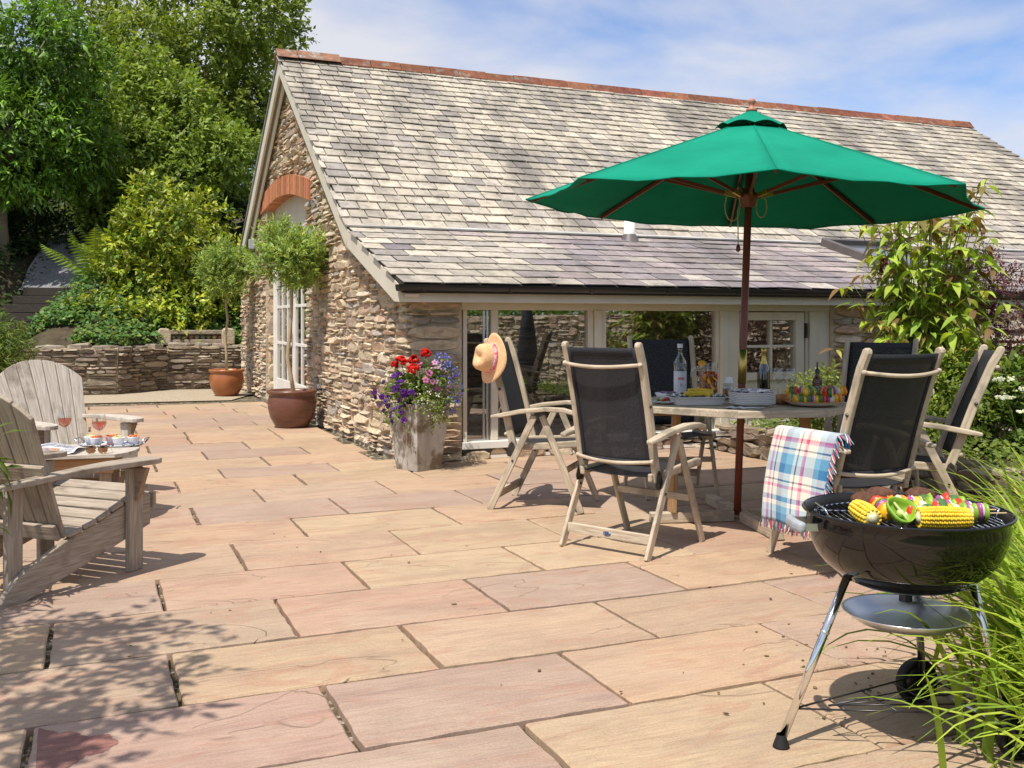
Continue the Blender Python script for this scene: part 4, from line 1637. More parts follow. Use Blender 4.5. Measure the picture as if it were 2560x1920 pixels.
# foxgloves
for a_, d, z, lb in ((-11.75, 23.3, 3.7, 'purple foxglove spike in the dark ferns, left one'), (-10.7, 24.6, 3.5, 'purple foxglove spike above the gravel path')):
    t = thing('foxglove', lb, 'flower', S(a_, d, z - .7), 0, 'foxgloves under the laurel')
    m = MB()
    m.col = (.10, .15, .03)
    m.tube([(0, 0, 0), (.02, 0, .5), (.03, 0, 1.05)], [.012, .01, .005], 6)
    m.build('stem', M['leaf'], t)
    m = MB()
    for k in range(18):
        m.col = (.30, .10, .26)
        a2 = k * 2.4
        m.ball((.03 + .035 * math.cos(a2), .035 * math.sin(a2), .45 + k * .032), (.022, .022, .03), 6, 4)
    m.build('bells', M['petal'], t, smooth=True)


# standard olives in glazed pots
def potted_olive(loc, label, plab, glaze, cz, cr, trunk_pts, seed):
    R = np.random.default_rng(seed)
    p = thing('plant_pot', plab, 'pot', loc, 0, 'glazed pots along the gable wall')
    m = MB()
    m.lathe([(.0, .0), (.185, .0), (.20, .02), (.255, .12), (.285, .23), (.288, .31), (.272, .375), (.268, .395), (.298, .415), (.302, .435), (.292, .45), (.268, .45), (.258, .42), (.25, .36)], 40)
    m.build('pot', M[glaze], p, smooth=True)
    m = MB()
    m.lathe([(.262, .412), (.18, .425), (.08, .43), (0, .432)], 24)
    m.build('gravel_topping', M['pale_gravel'], p)
    t = thing('olive_tree', label, 'tree', loc, 0, 'standard olives in pots')
    m = MB()
    pts = [Vector(q) for q in trunk_pts]
    n = len(pts)
    m.tube(pts, [.026 - .010 * i / n for i in range(n)], 9)
    L = lumps((pts[-1].x, pts[-1].y, cz), (cr * .8, cr * .8, cr * .78), 26, (cr * .26, cr * .42), R)
    for i in range(12):
        c = Vector(L[0][i])
        s0 = pts[-1] - Vector((0, 0, .05 * (i % 3)))
        mid = s0.lerp(c, .5) + Vector((0, 0, .04))
        m.tube([s0, mid, c], [.013, .009, .004], 6)
    m.build('trunk', M['pale_bark'], t, smooth=True)
    OL = ((0.29, 0.388, 0.098), (0.388, 0.485, 0.116), (0.214, 0.32, 0.088), (0.465, 0.542, 0.145), (0.253, 0.369, 0.077))
    foliage('crown', M['leaf'], t, L, 1150, R, .078, .019, k=9, twig=.19, spread=.65, up=.55, pal=OL, bright=(.6, 1.3), inner=.55)


potted_olive((2.215, 12.14, 0), 'olive standard with dense round crown in the brown glazed pot', 'brown glazed round pot standing beside the french doors', 'glaze_brown', 2.08, .47,
             [(.02, 0, .42), (-.01, .0, .6), (-.05, .01, .85), (-.03, .0, 1.1), (-.005, .01, 1.35), (.0, 0, 1.62), (.0, .0, 1.8)], 21)
potted_olive((2.12, 17.77, 0), 'smaller olive standard in the orange glazed pot near the garden wall', 'orange glazed round pot at the far corner of the gable', 'glaze_orange', 2.12, .52,
             [(.0, 0, .42), (.0, .0, .7), (-.02, .01, 1.0), (.02, .0, 1.3), (-.01, .01, 1.55), (.0, .0, 1.8)], 22)
# ivy growing at the corner behind the far pot
L = lumps(A3(-5.25, 19.6, .65), (.35, .15, .5), 6, (.15, .25), R1)
tree('ivy_clump', 'dark ivy climbing the garden wall behind the orange pot', 'ivy', S(-5.25, 19.75, 0), L, 260, R1, .085, .06, IVY, r0=.015, limb=3, k=4, twig=.14)

def terrace_pt():
    y = R1.uniform(-8.8, 5.8)
    x = 8.36 + abs(R1.normal()) * .25
    return Vector((x, y, 1.4 - (.22 * abs(R1.normal()) if x < 8.42 else 0)))


carpet('terrace_ivy', 'ivy spilling over the terrace wall right of the garden', 'ivy', terrace_pt, 4000, R1, .10, .07, IVY, (.0, .3))
# feathery light green shrub at the left edge behind the far armchair
FEA = ((.13, .19, .03), (.17, .22, .035), (.10, .16, .025))
L = lumps(A3(-5.35, 9.9, 1.05), (.32, .35, .42), 10, (.16, .28), R1, .7)
tree('feathery_maple', 'feathery light green maple at the left edge behind the far armchair', 'shrub', S(-5.5, 9.9, -.05), L, 900, R1, .10, .014, FEA, S(-5.3, 9.9, .9), .03, 7, k=9, twig=.2, spread=.9, droop=.35, up=-.1)
L = lumps(A3(-7.6, 12.5, 1.0), (.9, .8, .8), 12, (.4, .6), R1, .8)
tree('dark_shrub', 'dark green shrub at the left edge under the steps', 'shrub', S(-7.6, 12.6, -.05), L, 900, R1, .10, .04, ((.04, .08, .018), (.06, .11, .022)), r0=.04, limb=6, k=6, twig=.25)

# small tree standing left of the view; its crown dapples the near slabs
L = join(lumps((-1.35, 2.95, 2.75), (.55, .95, .45), 13, (.14, .27), R1, .7), lumps((-1.75, 4.0, 2.6), (.4, .5, .4), 7, (.15, .28), R1, .7))
tree('shade_tree', 'small leafy tree just left of the view that dapples the near slabs', 'tree', (-2.1, 2.9, -.05), L, 420, R1, .10, .04, ((.10, .17, .03), (.14, .20, .035)), Vector((-1.7, 3.0, 2.5)), .05, 10, k=7, twig=.26, spread=.8)
L = lumps(A3(-2.44, 4.3, .62), (.12, .2, .25), 5, (.08, .14), R1)
tree('strappy_shrub', 'narrow leaved green shrub at the left edge behind the near armchair', 'shrub', S(-2.75, 4.3, -.05), L, 40, R1, .13, .02, ((.13, .20, .025),), r0=.012, limb=4, k=6, twig=.18, droop=.5)

# ------------------------------------------------------------------ planting bed on the right
bd = MB()
bd.grid(lambda u, v: ((lambda x, y: ((x, y, .20 + .06 * math.sin(x * 3) * math.sin(y * 2.3)), (u, v, 0)))(lerp(5.72, 9.5, u), lerp(2.2, 8.5, v))), 16, 16)
tag(bd.build('planting_bed', M['soil'], smooth=True), kind='structure')
bd = MB()
bd.grid(lambda u, v: ((lambda a, d: (S(a, d, .012 + .05 * min(1, u * 4) + .02 * math.sin(a * 5) * math.sin(d * 3.3)), (u, v, 0)))(lerp(1.58 + max(0, v - .25) * 1.9, 6.0, u), lerp(1.6, 5.2, v))), 24, 20)
tag(bd.build('grass_border', M['soil'], smooth=True), kind='structure')

ew = thing('bed_edging', 'low dry stone edging of the planting bed behind the right hand chair', 'edging', (5.7, 5.0, 0))
st = []
m = MB()
m.box((5.79, 5.2, .09), (.12, 6.0, .26))
own(m.build('wall_core', M['mortar']), ew)
for r in partition(2.2, 0, 8.3, .25, .42, .12, rng):
    st.append(stone_piece(r, lambda u, v, w: Vector((5.73 - w, u, v)), rng, WARM, .06, .008))
u = 2.2
while u < 8.3:
    w = rng.uniform(.3, .5)
    st.append(stone_piece((u, 0, u + w, .3), lambda uu, vv, ww: Vector((5.66 + vv, uu, .24 + max(ww, -.02) * .6)), rng, WARM, .06, .008))
    u += w
for m, p, a in st:
    own(m.build('stone', M['stone']), ew)

# leafy bush with hanging plum-coloured bracts
LEY = ((0.32, 0.441, 0.055), (0.395, 0.508, 0.066), (0.468, 0.562, 0.084), (0.245, 0.375, 0.055), (0.413, 0.395, 0.084))
TIP = ((.22, .13, .05), (.20, .17, .05))
R2 = np.random.default_rng(31)
base = S(3.55, 8.55, .2)
bush = thing('leafy_bush', 'tall leafy yellow green bush with plum coloured hanging flowers right of the stable door', 'bush', base)
stems = MB()
stems.col = (.17, .20, .04)
leaf_recs, bracts = [], []
for i in range(125):
    az = R2.uniform(0, 2 * PI)
    top = R2.uniform(.85, 2.25) if i > 10 else R2.uniform(1.8, 2.35)
    out = R2.uniform(.12, .66) * (1.25 - .35 * top / 2.3)
    e = Vector((math.cos(az) * out, math.sin(az) * out, top))
    pts = []
    for k in range(9):
        t_ = k / 8
        pts.append(Vector((e.x * t_ ** 1.6 + math.cos(az) * .12 * t_ * (1 - t_), e.y * t_ ** 1.6, top * (t_ - .06 * max(0, t_ - .8) * 5 * out))) + Vector((math.cos(az), math.sin(az), 0)) * .05)
    stems.tube(pts, [.008 - .0007 * k for k in range(9)], 5)
    for k in range(1 if i % 2 else 2, 9):
        p = pts[k]
        tdir = (pts[k] - pts[k - 1]).normalized()
        for s_ in (0, 1, 2):
            a2 = R2.uniform(0, 2 * PI) if s_ == 0 else a2 + 2.1 + R2.uniform(-.4, .4)
            dirn = Vector((math.cos(a2), math.sin(a2), R2.uniform(-.55, .15))).normalized()
            leaf_recs.append((p + dirn * .02, dirn, R2.uniform(.11, .185) * (1.0 if k < 8 else .8), k == 8 or (k == 7 and R2.random() < .5)))
        if R2.random() < .07 and k > 3:
            bracts.append(p)
own_stems = stems.build('stem', M['leaf'], bush)


def big_leaf(p, d, ln, c, R):
    """a pointed, arched leaf with a raised midrib: twelve triangles"""
    d = Vector(d).normalized()
    sd = d.cross(Vector((0, 0, 1))).normalized()
    n = sd.cross(d)
    roll = R.uniform(-.5, .5)
    sd2 = sd * math.cos(roll) + n * math.sin(roll)
    n2 = sd2.cross(d)
    m = MB()
    m.col = tuple(c)
    W = ln * R.uniform(.36, .46)
    prof = [(0, .06), (.22, .82), (.42, 1.0), (.68, .68), (.88, .26), (1.0, 0)]
    vs = []
    drop = R.uniform(.25, .6)
    for t_, w in prof:
        q = Vector(p) + d * (ln * t_) - Vector((0, 0, 1)) * (ln * drop * t_ * t_)
        vs += [q + sd2 * (W * .5 * w) + n2 * (W * .16 * w), q, q - sd2 * (W * .5 * w) + n2 * (W * .16 * w)]
    fs = []
    for i in range(len(prof) - 1):
        a_ = i * 3
        fs += [(a_, a_ + 1, a_ + 4, a_ + 3), (a_ + 1, a_ + 2, a_ + 5, a_ + 4)]
    m.add(vs, fs)
    return m


recs = []
for p, d, ln, young in leaf_recs:
    pal = TIP if young and R2.random() < .6 else LEY
    c = np.array(pal[R2.integers(0, len(pal))]) * R2.uniform(.75, 1.25)
    recs.append((big_leaf(p, d, ln, c, R2), show_size(base + p, ln * ln) * (1.4 if (p.dot(FW) < 0) else .7)))
recs.sort(key=lambda r: -r[1])
for m, _ in recs[:290]:
    m.build('leaf', M['leaf'], bush, smooth=True)
o = merge([r[0] for r in recs[290:]]).build('leaves', M['leaf'], bush, smooth=True)
o['kind'] = 'stuff'
for p in bracts[:34]:
    m = MB()
    for k in range(7):
        m.col = (.24 + .1 * R2.random(), .045, .10)
        m.ball(p + Vector((R2.normal() * .012, R2.normal() * .012, -.02 - k * .012)), (.012, .012, .014), 5, 4)
    m.build('bract', M['petal'], bush)

RED = ((.12, .035, .045), (.16, .05, .055), (.09, .03, .035), (.13, .08, .05))
L = lumps(S(4.35, 8.9, 1.0), (.75, .6, .75), 16, (.22, .36), R2)
tree('red_barberry', 'fine leaved dark red barberry at the right edge behind the leafy bush', 'shrub', S(4.35, 8.9, .2), L, 1500, R2, .035, .018, RED, r0=.02, limb=12, k=9, twig=.2, spread=.8, bark='twig')
L = lumps(S(3.3, 8.0, .62), (.55, .4, .38), 10, (.16, .3), R2)
tree('low_shrub', 'low small leaved yellow green shrub at the foot of the leafy bush', 'shrub', S(3.3, 8.0, .2), L, 700, R2, .05, .022, ((.18, .24, .035), (.22, .27, .04), (.12, .18, .03)), r0=.012, limb=6, k=7, twig=.14)
L = lumps(S(2.72, 8.3, .55), (.28, .25, .30), 7, (.12, .2), R2)
tree('low_shrub', 'small bright shrub by the stable door behind the table', 'shrub', S(2.72, 8.3, .0), L, 420, R2, .05, .02, ((.20, .25, .035), (.24, .28, .05)), r0=.012, limb=5, k=7, twig=.14)
L = lumps(S(3.95, 7.9, .55), (.6, .4, .35), 10, (.16, .3), R2)
tree('low_shrub', 'green leafy plant under the white flowers beside the bed edging', 'shrub', S(3.95, 7.9, .2), L, 620, R2, .075, .045, ((.09, .16, .025), (.13, .20, .03), (.16, .22, .035)), r0=.012, limb=6, k=5, twig=.14)
wf = thing('white_flowers', 'white lacy flower heads at the right edge of the planting bed', 'flower', S(3.92, 7.6, .2))
for a_, d, z in ((3.72, 7.55, .83), (3.88, 7.5, .76), (3.70, 7.45, .70), (3.80, 7.35, .60), (3.92, 7.4, .52), (4.05, 7.6, .66), (3.86, 7.3, .45)):
    p = S(a_, d, z) - Vector(wf.location)
    m = MB()
    m.col = (.14, .20, .04)
    m.tube([Vector((0, 0, 0)), Vector((p.x * .6, p.y * .6, p.z * .6)), p], [.005, .004, .003], 5)
    m.build('stem', M['leaf'], wf)
    m = MB()
    for k in range(40):
        a2, r_ = R2.uniform(0, 2 * PI), .075 * math.sqrt(R2.uniform(0, 1))
        m.col = (.78, .78, .72)
        m.ball(p + Vector((r_ * math.cos(a2), r_ * math.sin(a2), .01 + R2.normal() * .008)), (.010, .010, .007), 5, 3)
    m.build('flower_head', M['petal'], wf)
da = thing('daisy', 'single white daisy below the leafy bush', 'flower', S(3.32, 7.9, .3))
m = MB()
for k in range(12):
    a2 = 2 * PI * k / 12
    m.col = (.80, .80, .78)
    m.ball((.026 * math.cos(a2), -.01, .42 + .026 * math.sin(a2)), (.012, .004, .008), 6, 4)
m.build('petals', M['petal'], da)
m = MB()
m.col = (.65, .42, .03)
m.ball((0, -.014, .42), (.012, .008, .012), 8, 5)
m.build('centre', M['petal'], da)
m = MB()
m.col = (.14, .20, .04)
m.tube([(0, 0, 0), (0, 0, .41)], .004, 5)
m.build('stem', M['leaf'], da)
# trailing ground cover over the edging


def trail_pt():
    y = R2.uniform(2.4, 8.2)
    x = 5.72 + abs(R2.normal()) * .35
    z = .27 if x > 5.75 else .2
    return Vector((x, y, z))


carpet('ground_cover', 'small trailing leaves spilling over the bed edging', 'ground cover', trail_pt, 2600, R2, .045, .032, ((.12, .19, .03), (.16, .22, .035), (.20, .25, .04)), (.0, .14))

# day lily foliage beside the barbecue, each blade its own piece
R3 = np.random.default_rng(5)


def blade(p, az, ln, w, lean, c):
    m = MB()
    m.col = tuple(c)
    d = Vector((math.cos(az), math.sin(az), 0))
    sd = Vector((-d.y, d.x, 0))
    vs = []
    q = Vector(p)
    el = Rd(R3.uniform(54, 84))
    n = 9
    for i in range(n + 1):
        t_ = i / n
        ww = w * (.75 + .6 * t_ - 1.35 * t_ ** 2.2) * .5
        ww = max(ww, .0007)
        vs += [q + sd * ww + Vector((0, 0, ww * .5)), q, q - sd * ww + Vector((0, 0, ww * .5))]
        st_ = ln / n
        q = q + d * (math.cos(el) * st_) + Vector((0, 0, math.sin(el) * st_))
        el -= lean / n * (.5 + 1.6 * t_)
    fs = []
    for i in range(n):
        a_ = i * 3
        fs += [(a_, a_ + 1, a_ + 4, a_ + 3), (a_ + 1, a_ + 2, a_ + 5, a_ + 4)]
    m.add(vs, fs)
    return m


DAY = ((0.296, 0.423, 0.046), (0.36, 0.485, 0.055), (0.235, 0.36, 0.044), (0.423, 0.516, 0.07))
clumps = [(1.64, 2.55, 62, 'nearest the camera'), (1.69, 2.92, 62, 'beside the barbecue wheel'), (1.88, 3.36, 60, 'behind the barbecue bowl'), (2.22, 4.0, 58, 'in the middle of the border'), (2.66, 4.7, 52, 'furthest from the barbecue')]
left = math.atan2(-RT.y, -RT.x)
for a_, d, n, lb in clumps:
    c0 = S(a_, d, 0)
    t = thing('day_lily', 'clump of arching bright green strap leaves ' + lb, 'plant', c0, 0, 'day lily clumps at the right edge')
    for i in range(n):
        off = Vector((R3.normal() * .07, R3.normal() * .07, -.02))
        az = left + R3.normal() * .85 + (R3.random() < .10) * PI
        ln = R3.uniform(.52, .92) * (1.0 if i % 4 else .65)
        c = np.array(DAY[R3.integers(0, 4)]) * R3.uniform(.75, 1.2)
        if R3.random() < .06:
            c = np.array((.34, .27, .10)) * R3.uniform(.7, 1.1)
        blade(off, az, ln, R3.uniform(.020, .031), R3.uniform(.7, 1.75), c).build('leaf', M['leaf'], t, smooth=True)
    more = []
    for i in range(330):
        off = Vector((R3.normal() * .16, R3.normal() * .16, -.02)) + RT * abs(R3.normal()) * .25
        az = left + R3.normal() * 1.2 + (R3.random() < .2) * PI
        c = np.array(DAY[R3.integers(0, 4)]) * R3.uniform(.7, 1.15)
        more.append(blade(off, az, R3.uniform(.42, .86), R3.uniform(.018, .028), R3.uniform(.6, 1.7), c))
    o = merge(more).build('leaves', M['leaf'], t, smooth=True)
    o['kind'] = 'stuff'

# ------------------------------------------------------------------ garden furniture
def face(deg):
    return Rd(deg - 90)


def sheet(fn, nu, nv, name, mt, parent, solid=.003):
    m = MB()
    m.grid(fn, nu, nv)
    return m.build(name, M[mt], parent, smooth=True, solid=solid)


def folding_chair(loc, deg, label, recline=0.0, badge=False):
    t = thing('folding_armchair', label, 'chair', loc, face(deg), 'folding armchairs round the table')
    for s in (-1, 1):
        m = MB()
        m.sweep([(s * .285, -.315, 0), (s * .285, -.30, .03), (s * .285, .0, .645)], .022, .046, (0, 1, .5))
        m.build('leg', M['teak'], t, bevel=.006)
        m = MB()
        m.sweep([(s * .258, .315, 0), (s * .258, .305, .03), (s * .258, .045, .645)], .022, .044, (0, 1, .5))
        m.build('leg', M['teak'], t, bevel=.006)
    m = MB()
    m.sweep([(-.274, -.265, .105), (.274, -.265, .105)], .022, .055)
    rail = m.build('rear_rail', M['teak'], t, bevel=.004)
    if badge:
        m = MB()
        m.lathe([(0, .002), (.016, .002), (.018, 0)], 14, (0, -.2775, .105), Matrix(((1.5, 0, 0), (0, 0, -1), (0, .75, 0))))
        m.build('maker_badge', M['badge'], rail)
    m = MB()
    m.sweep([(-.247, .19, .27), (.247, .19, .27)], .02, .04)
    m.build('front_rail', M['teak'], t, bevel=.004)
    hy, hz = -.165, .425
    H = Vector((0, hy, hz))
    Rm = Matrix.Rotation(recline, 3, 'X')

    def bk(x, y, z):
        return H + Rm @ (Vector((x, y, z)) - H)
    for s in (-1, 1):
        m = MB()
        m.sweep([bk(s * .245, -.15, .40), bk(s * .245, -.185, .55), bk(s * .245, -.235, .80), bk(s * .245, -.30, 1.06), bk(s * .245, -.335, 1.150), bk(s * .245, -.342, 1.166)], .034, [.05, .05, .048, .046, .044, .022], (0, 1, 0))
        m.build('back_post', M['teak'], t, bevel=.009, seg=3)
        m = MB()
        m.sweep([(s * .228, -.20, .425), (s * .228, .05, .437), (s * .228, .30, .462), (s * .228, .335, .458)], .026, .046)
        m.build('seat_rail', M['teak'], t, bevel=.007)
        m = MB()
        ar = bk(s * .285, -.27, .64)
        m.sweep([(s * .290, ar.y - .03, .632), (s * .290, ar.y + .05, .645), (s * .292, -.10, .672), (s * .294, .08, .692), (s * .292, .20, .688), (s * .288, .265, .672), (s * .284, .285, .655)], [.04, .05, .056, .058, .056, .05, .04], [.022, .03, .03, .03, .03, .028, .02])
        m.build('arm', M['teak'], t, bevel=.008, seg=3)
        m = MB()
        q = [(-.028, -.05), (.028, -.05), (.036, -.02), (.016, .035), (0, .05), (-.016, .035), (-.036, -.02)]
        Mx = Matrix(((0, 0, 1, s * .268), (1, 0, 0, hy), (0, 1, 0, hz - .01), (0, 0, 0, 1)))
        m.prism(q, .006, Mx)
        for a_, b_ in ((-.018, -.03), (.018, -.03), (0, .03)):
            m.tube([(s * .262, hy + a_, hz - .01 + b_), (s * .276, hy + a_, hz - .01 + b_)], .009, 8)
        m.build('hinge_plate', M['dark_metal'], t)
        m = MB()
        for z in (.82,):
            p = bk(s * .262, -.245, z)
            m.ball(p, .011, 7, 5)
        m.tube([(s * .27, .02, .63), (s * .30, .02, .63)], .007, 7)
        m.tube([(s * .27, -.15, .34), (s * .302, -.15, .34)], .008, 7)
        m.build('bolt', M['dark_metal'], t)
    # sling seat and back
    sheet(lambda u, v: ((lerp(-.232, .232, u), lerp(-.19, .325, v), .432 + .03 * v - .035 * math.sin(PI * u) * (.35 + .65 * math.sin(PI * v))), (u * .46, v * .5, 0)), 10, 10, 'seat', 'mesh', t)

    def backfn(u, v):
        z = lerp(.485, 1.135, v)
        y = -.175 - .165 * ((z - .43) / .73) ** 1.25 - .030 * math.sin(PI * u)
        return bk(lerp(-.232, .232, u), y, z), (u * .46, v * .65, 0)
    sheet(backfn, 10, 14, 'backrest', 'mesh', t)
    for (v0, v1) in ((0, .05), (.93, 1.0)):
        sheet(lambda u, v: ((lambda pg: (pg[0] + Vector((0, -.004, 0)), pg[1]))(backfn(u, lerp(v0, v1, v)))), 10, 2, 'hem', 'hem', t, .005)
    for (u0, u1) in ((0.0, .055), (.945, 1.0)):
        sheet(lambda u, v: ((lambda pg: (pg[0] + Vector((0, -.004, 0)), pg[1]))(backfn(lerp(u0, u1, u), v))), 2, 12, 'hem', 'hem', t, .005)
    for z in (1.045, .515):
        m = MB()
        yb = -.175 - .165 * ((z - .43) / .73) ** 1.25 - .02
        pts = [bk(lerp(-.25, .25, k / 10), yb - .05 * math.sin(PI * k / 10) ** .7, z - .015 * math.sin(PI * k / 10)) for k in range(11)]
        m.tube(pts, .0105, 8)
        m.ball(pts[0], (.016, .016, .014), 8, 6)
        m.ball(pts[-1], (.016, .016, .014), 8, 6)
        m.build('crossbar', M['teak'], t, smooth=True)
    return t


c1 = folding_chair((2.866, 4.999, 0), 26.8, 'folding teak armchair with black sling back seen from behind, centre foreground', 0, True)
c2 = folding_chair((2.909, 6.318, 0), -39.7, 'folding teak armchair with a straw hat hung on its back', .02)
c3 = folding_chair((3.715, 4.215, 0), 92, 'folding teak armchair with the plaid blanket over its arm behind the barbecue', .09)
c4 = folding_chair((4.60, 4.63, 0), 142, 'folding teak armchair seen side on in front of the bed edging', .14)
c5 = folding_chair((3.99, 6.41, 0), -106.9, 'folding teak armchair on the far side of the table behind the clear bottle', .0)
c6 = folding_chair((5.08, 5.56, 0), 212, 'folding teak armchair partly hidden behind the blanket chair, below the leafy bush', .07)

# octagonal table on a cross base
TC = Vector((3.835, 5.325, 0))
tb = thing('garden_table', 'octagonal weathered teak garden table under the green parasol', 'table', TC, Rd(-22.8 + 8))
TZ = .762
Rv = .715
oct8 = [(Rv * math.cos(PI / 8 + k * PI / 4), Rv * math.sin(PI / 8 + k * PI / 4)) for k in range(8)]
ap = Rv * math.cos(PI / 8)
nsl = 11
for k in range(nsl):
    y0, y1 = lerp(-ap + .01, ap - .01, k / nsl), lerp(-ap + .01, ap - .01, (k + 1) / nsl)

    def hw(y):
        a_ = abs(y)
        return (ap if a_ < ap * math.tan(PI / 8) else ap - (a_ - ap * math.tan(PI / 8))) - .075
    m = MB()
    q = [(-hw(y0), y0 + .003), (hw(y0), y0 + .003), (hw(y1), y1 - .003), (-hw(y1), y1 - .003)]
    Mx = Matrix.Translation((0, 0, TZ - .012))
    m.prism(q, .024, Mx)
    m.build('slat', M['teak'], tb, bevel=.002, seg=1)
for k in range(8):
    a0, a1 = oct8[k], oct8[(k + 1) % 8]
    m = MB()
    q = [a0, a1, (a1[0] * .885, a1[1] * .885), (a0[0] * .885, a0[1] * .885)]
    m.prism([(x * .9985, y * .9985) for x, y in q], .042, Matrix.Translation((0, 0, TZ - .0205)))
    m.build('rim', M['teak'], tb, bevel=.004)
for k in range(4):
    a_ = k * PI / 2
    ca, sa = math.cos(a_), math.sin(a_)
    m = MB()
    m.sweep([(ca * .055, sa * .055, .035), (ca * .60, sa * .60, .035)], .065, .065)
    m.build('foot_beam', M['teak'], tb, bevel=.005)
    if k in (1, 3):
        continue
    m = MB()
    m.sweep([(ca * .46, sa * .46, .068), (ca * .43, sa * .43, TZ - .075)], .105, .032, (ca, sa, 0))
    m.build('leg', M['teak_dark'], tb, bevel=.004)
    m = MB()
    m.sweep([(ca * .08, sa * .08, TZ - .055), (ca * .62, sa * .62, TZ - .055)], .05, .05)
    m.build('top_bearer', M['teak_dark'], tb, bevel=.003)

# parasol, leaning a little
um = thing('parasol', 'open green canvas parasol with reddish wooden pole and ribs over the table', 'parasol', (3.812, 5.335, .04))
um.rotation_mode = 'QUATERNION'
um.rotation_quaternion = Vector((0, 0, 1)).rotation_difference((RT * .036 + Vector((0, 0, 1))).normalized())
m = MB()
m.tube([(0, 0, 0), (0, 0, .8), (0, 0, 2.48)], .0235, 14)
m.build('pole', M['red_wood'], um, smooth=True)
m = MB()
m.tube([(0, 0, .84), (0, 0, 1.06)], .026, 14)
m.build('brass_sleeve', M['brass'], um, smooth=True)
AZ0 = Rd(-120.5)
RZ, RR, HZ = 1.995, 1.44, 2.535


def rimpt(k, r=1.0):
    a_ = AZ0 + k * PI / 4
    return Vector((RR * r * math.cos(a_), RR * r * math.sin(a_), lerp(HZ, RZ, r)))


for k in range(8):
    A, B = rimpt(k), rimpt(k + 1)
    Ai, Bi = rimpt(k, .10), rimpt(k + 1, .10)

    def pf(u, v):
        p = Ai.lerp(A, v).lerp(Bi.lerp(B, v), u)
        s_ = math.sin(PI * u)
        c_ = Vector((p.x, p.y, 0)).normalized()
        p = p - Vector((0, 0, .022 * s_ * v)) - c_ * (.035 * s_ * v ** 3)
        p.z += (.006 * math.sin(u * 17 + v * 23 + k * 2) + .005 * math.sin(v * 31 - u * 9 + k)) * v * s_
        return p, (u, v, 0)
    m = MB()
    m.grid(pf, 10, 14)
    m.build('canopy_panel', M['green'], um, smooth=True, solid=.002)
    # edge hem and seam
    m = MB()
    m.tube([pf(i / 10, 1)[0] for i in range(11)], .005, 5)
    m.tube([pf(0, i / 10)[0] + Vector((0, 0, .002)) for i in range(11)], .004, 5)
    m.build('hem', M['green'], um, smooth=True)
    # rib and strut
    m = MB()
    e = rimpt(k, .97) - Vector((0, 0, .020))
    s0 = rimpt(k, .03) - Vector((0, 0, .022))
    m.sweep([s0, e], .016, .026)
    m.build('rib', M['red_wood'], um, bevel=.003)
    q = rimpt(k, .52) - Vector((0, 0, .035))
    c_ = Vector((q.x, q.y, 0)).normalized() * .055 + Vector((0, 0, 2.04))
    m = MB()
    m.sweep([c_, q], .014, .024)
    st_ = m.build('strut', M['red_wood'], um, bevel=.003)
    m = MB()
    m.sweep([c_.lerp(q, .03), c_.lerp(q, .14)], .019, .028)
    m.build('strut_clip', M['brass'], st_)
m = MB()
m.lathe([(.03, 1.97), (.048, 1.99), (.05, 2.03), (.062, 2.04), (.062, 2.06), (.04, 2.07), (.035, 2.10)], 16)
m.build('runner', M['red_wood'], um, smooth=True)
m = MB()
m.lathe([(.03, 2.40), (.07, 2.43), (.07, 2.48), (.03, 2.50)], 16)
m.build('crown_hub', M['red_wood'], um, smooth=True)
cap = MB()
for k in range(8):
    a0, a1 = AZ0 + k * PI / 4, AZ0 + (k + 1) * PI / 4
    top = Vector((0, 0, 2.585))

    def cf(u, v):
        a_ = lerp(a0, a1, u)
        r = .228 * v * (math.cos(PI / 8) / math.cos((u - .5) * PI / 4))
        sc_ = .022 * math.sin(PI * u) * v
        return Vector((r * math.cos(a_), r * math.sin(a_), 2.60 - .125 * v + sc_)), (u, v, 0)
    cap.grid(cf, 6, 4)
cap.build('vent_cap', M['green'], um, smooth=False, solid=.003)
m = MB()
m.lathe([(.0, 2.585), (.034, 2.588), (.038, 2.60), (.018, 2.612), (.014, 2.635), (.022, 2.645), (.024, 2.658), (.016, 2.67), (0, 2.674)], 14)
m.build('finial', mat('pink_wood', (.50, .22, .14), (.42, .18, .12), 6, rough=.5), um, smooth=True)
m = MB()
cx, cy = RT.x * -.055, RT.y * -.055
m.tube([(cx * .6, cy * .6, 2.06), (cx * 1.2, cy * 1.2, 1.95), (cx, cy, 1.72)], .004, 6)
for s_, r_ in ((1, .07), (-1, .10)):
    pts = []
    for i in range(13):
        a_ = 2 * PI * i / 12
        pts.append((RT.x * s_ * (.05 + r_ * .5 * (1 - math.cos(a_))), RT.y * s_ * (.05 + r_ * .5 * (1 - math.cos(a_))), 1.98 + r_ * math.sin(a_) * 1.0))
    m.tube(pts, .004, 6)
m.build('cord', mat('cord', (.42, .36, .20), (.5, .44, .26), 40, rough=.9), um, smooth=True)
m = MB()
m.lathe([(.004, 1.735), (.012, 1.72), (.016, 1.695), (0, 1.68)], 10, (cx, cy, 0))
m.build('toggle', M['red_wood'], um, smooth=True)

# straw hat hung over the corner of the chair back
hx = S(-.135, 6.72, 1.03)
hat = thing('straw_hat', 'straw hat with a pink band hung on the left folding armchair', 'hat', hx)
axis = (RT * -.80 - FW * .52 + Vector((0, 0, .12))).normalized()
hat.rotation_mode = 'QUATERNION'
q1 = Vector((0, 0, 1)).rotation_difference(axis)
hat.rotation_quaternion = q1
m = MB()
N_ = 36


def hatpt(r, z, k, fl=0):
    a_ = 2 * PI * k / N_
    ex = 1.0 + .10 * math.cos(a_) ** 2
    return Vector((r * math.cos(a_) * ex, r * math.sin(a_) * .92, z + fl * math.cos(2 * a_)))


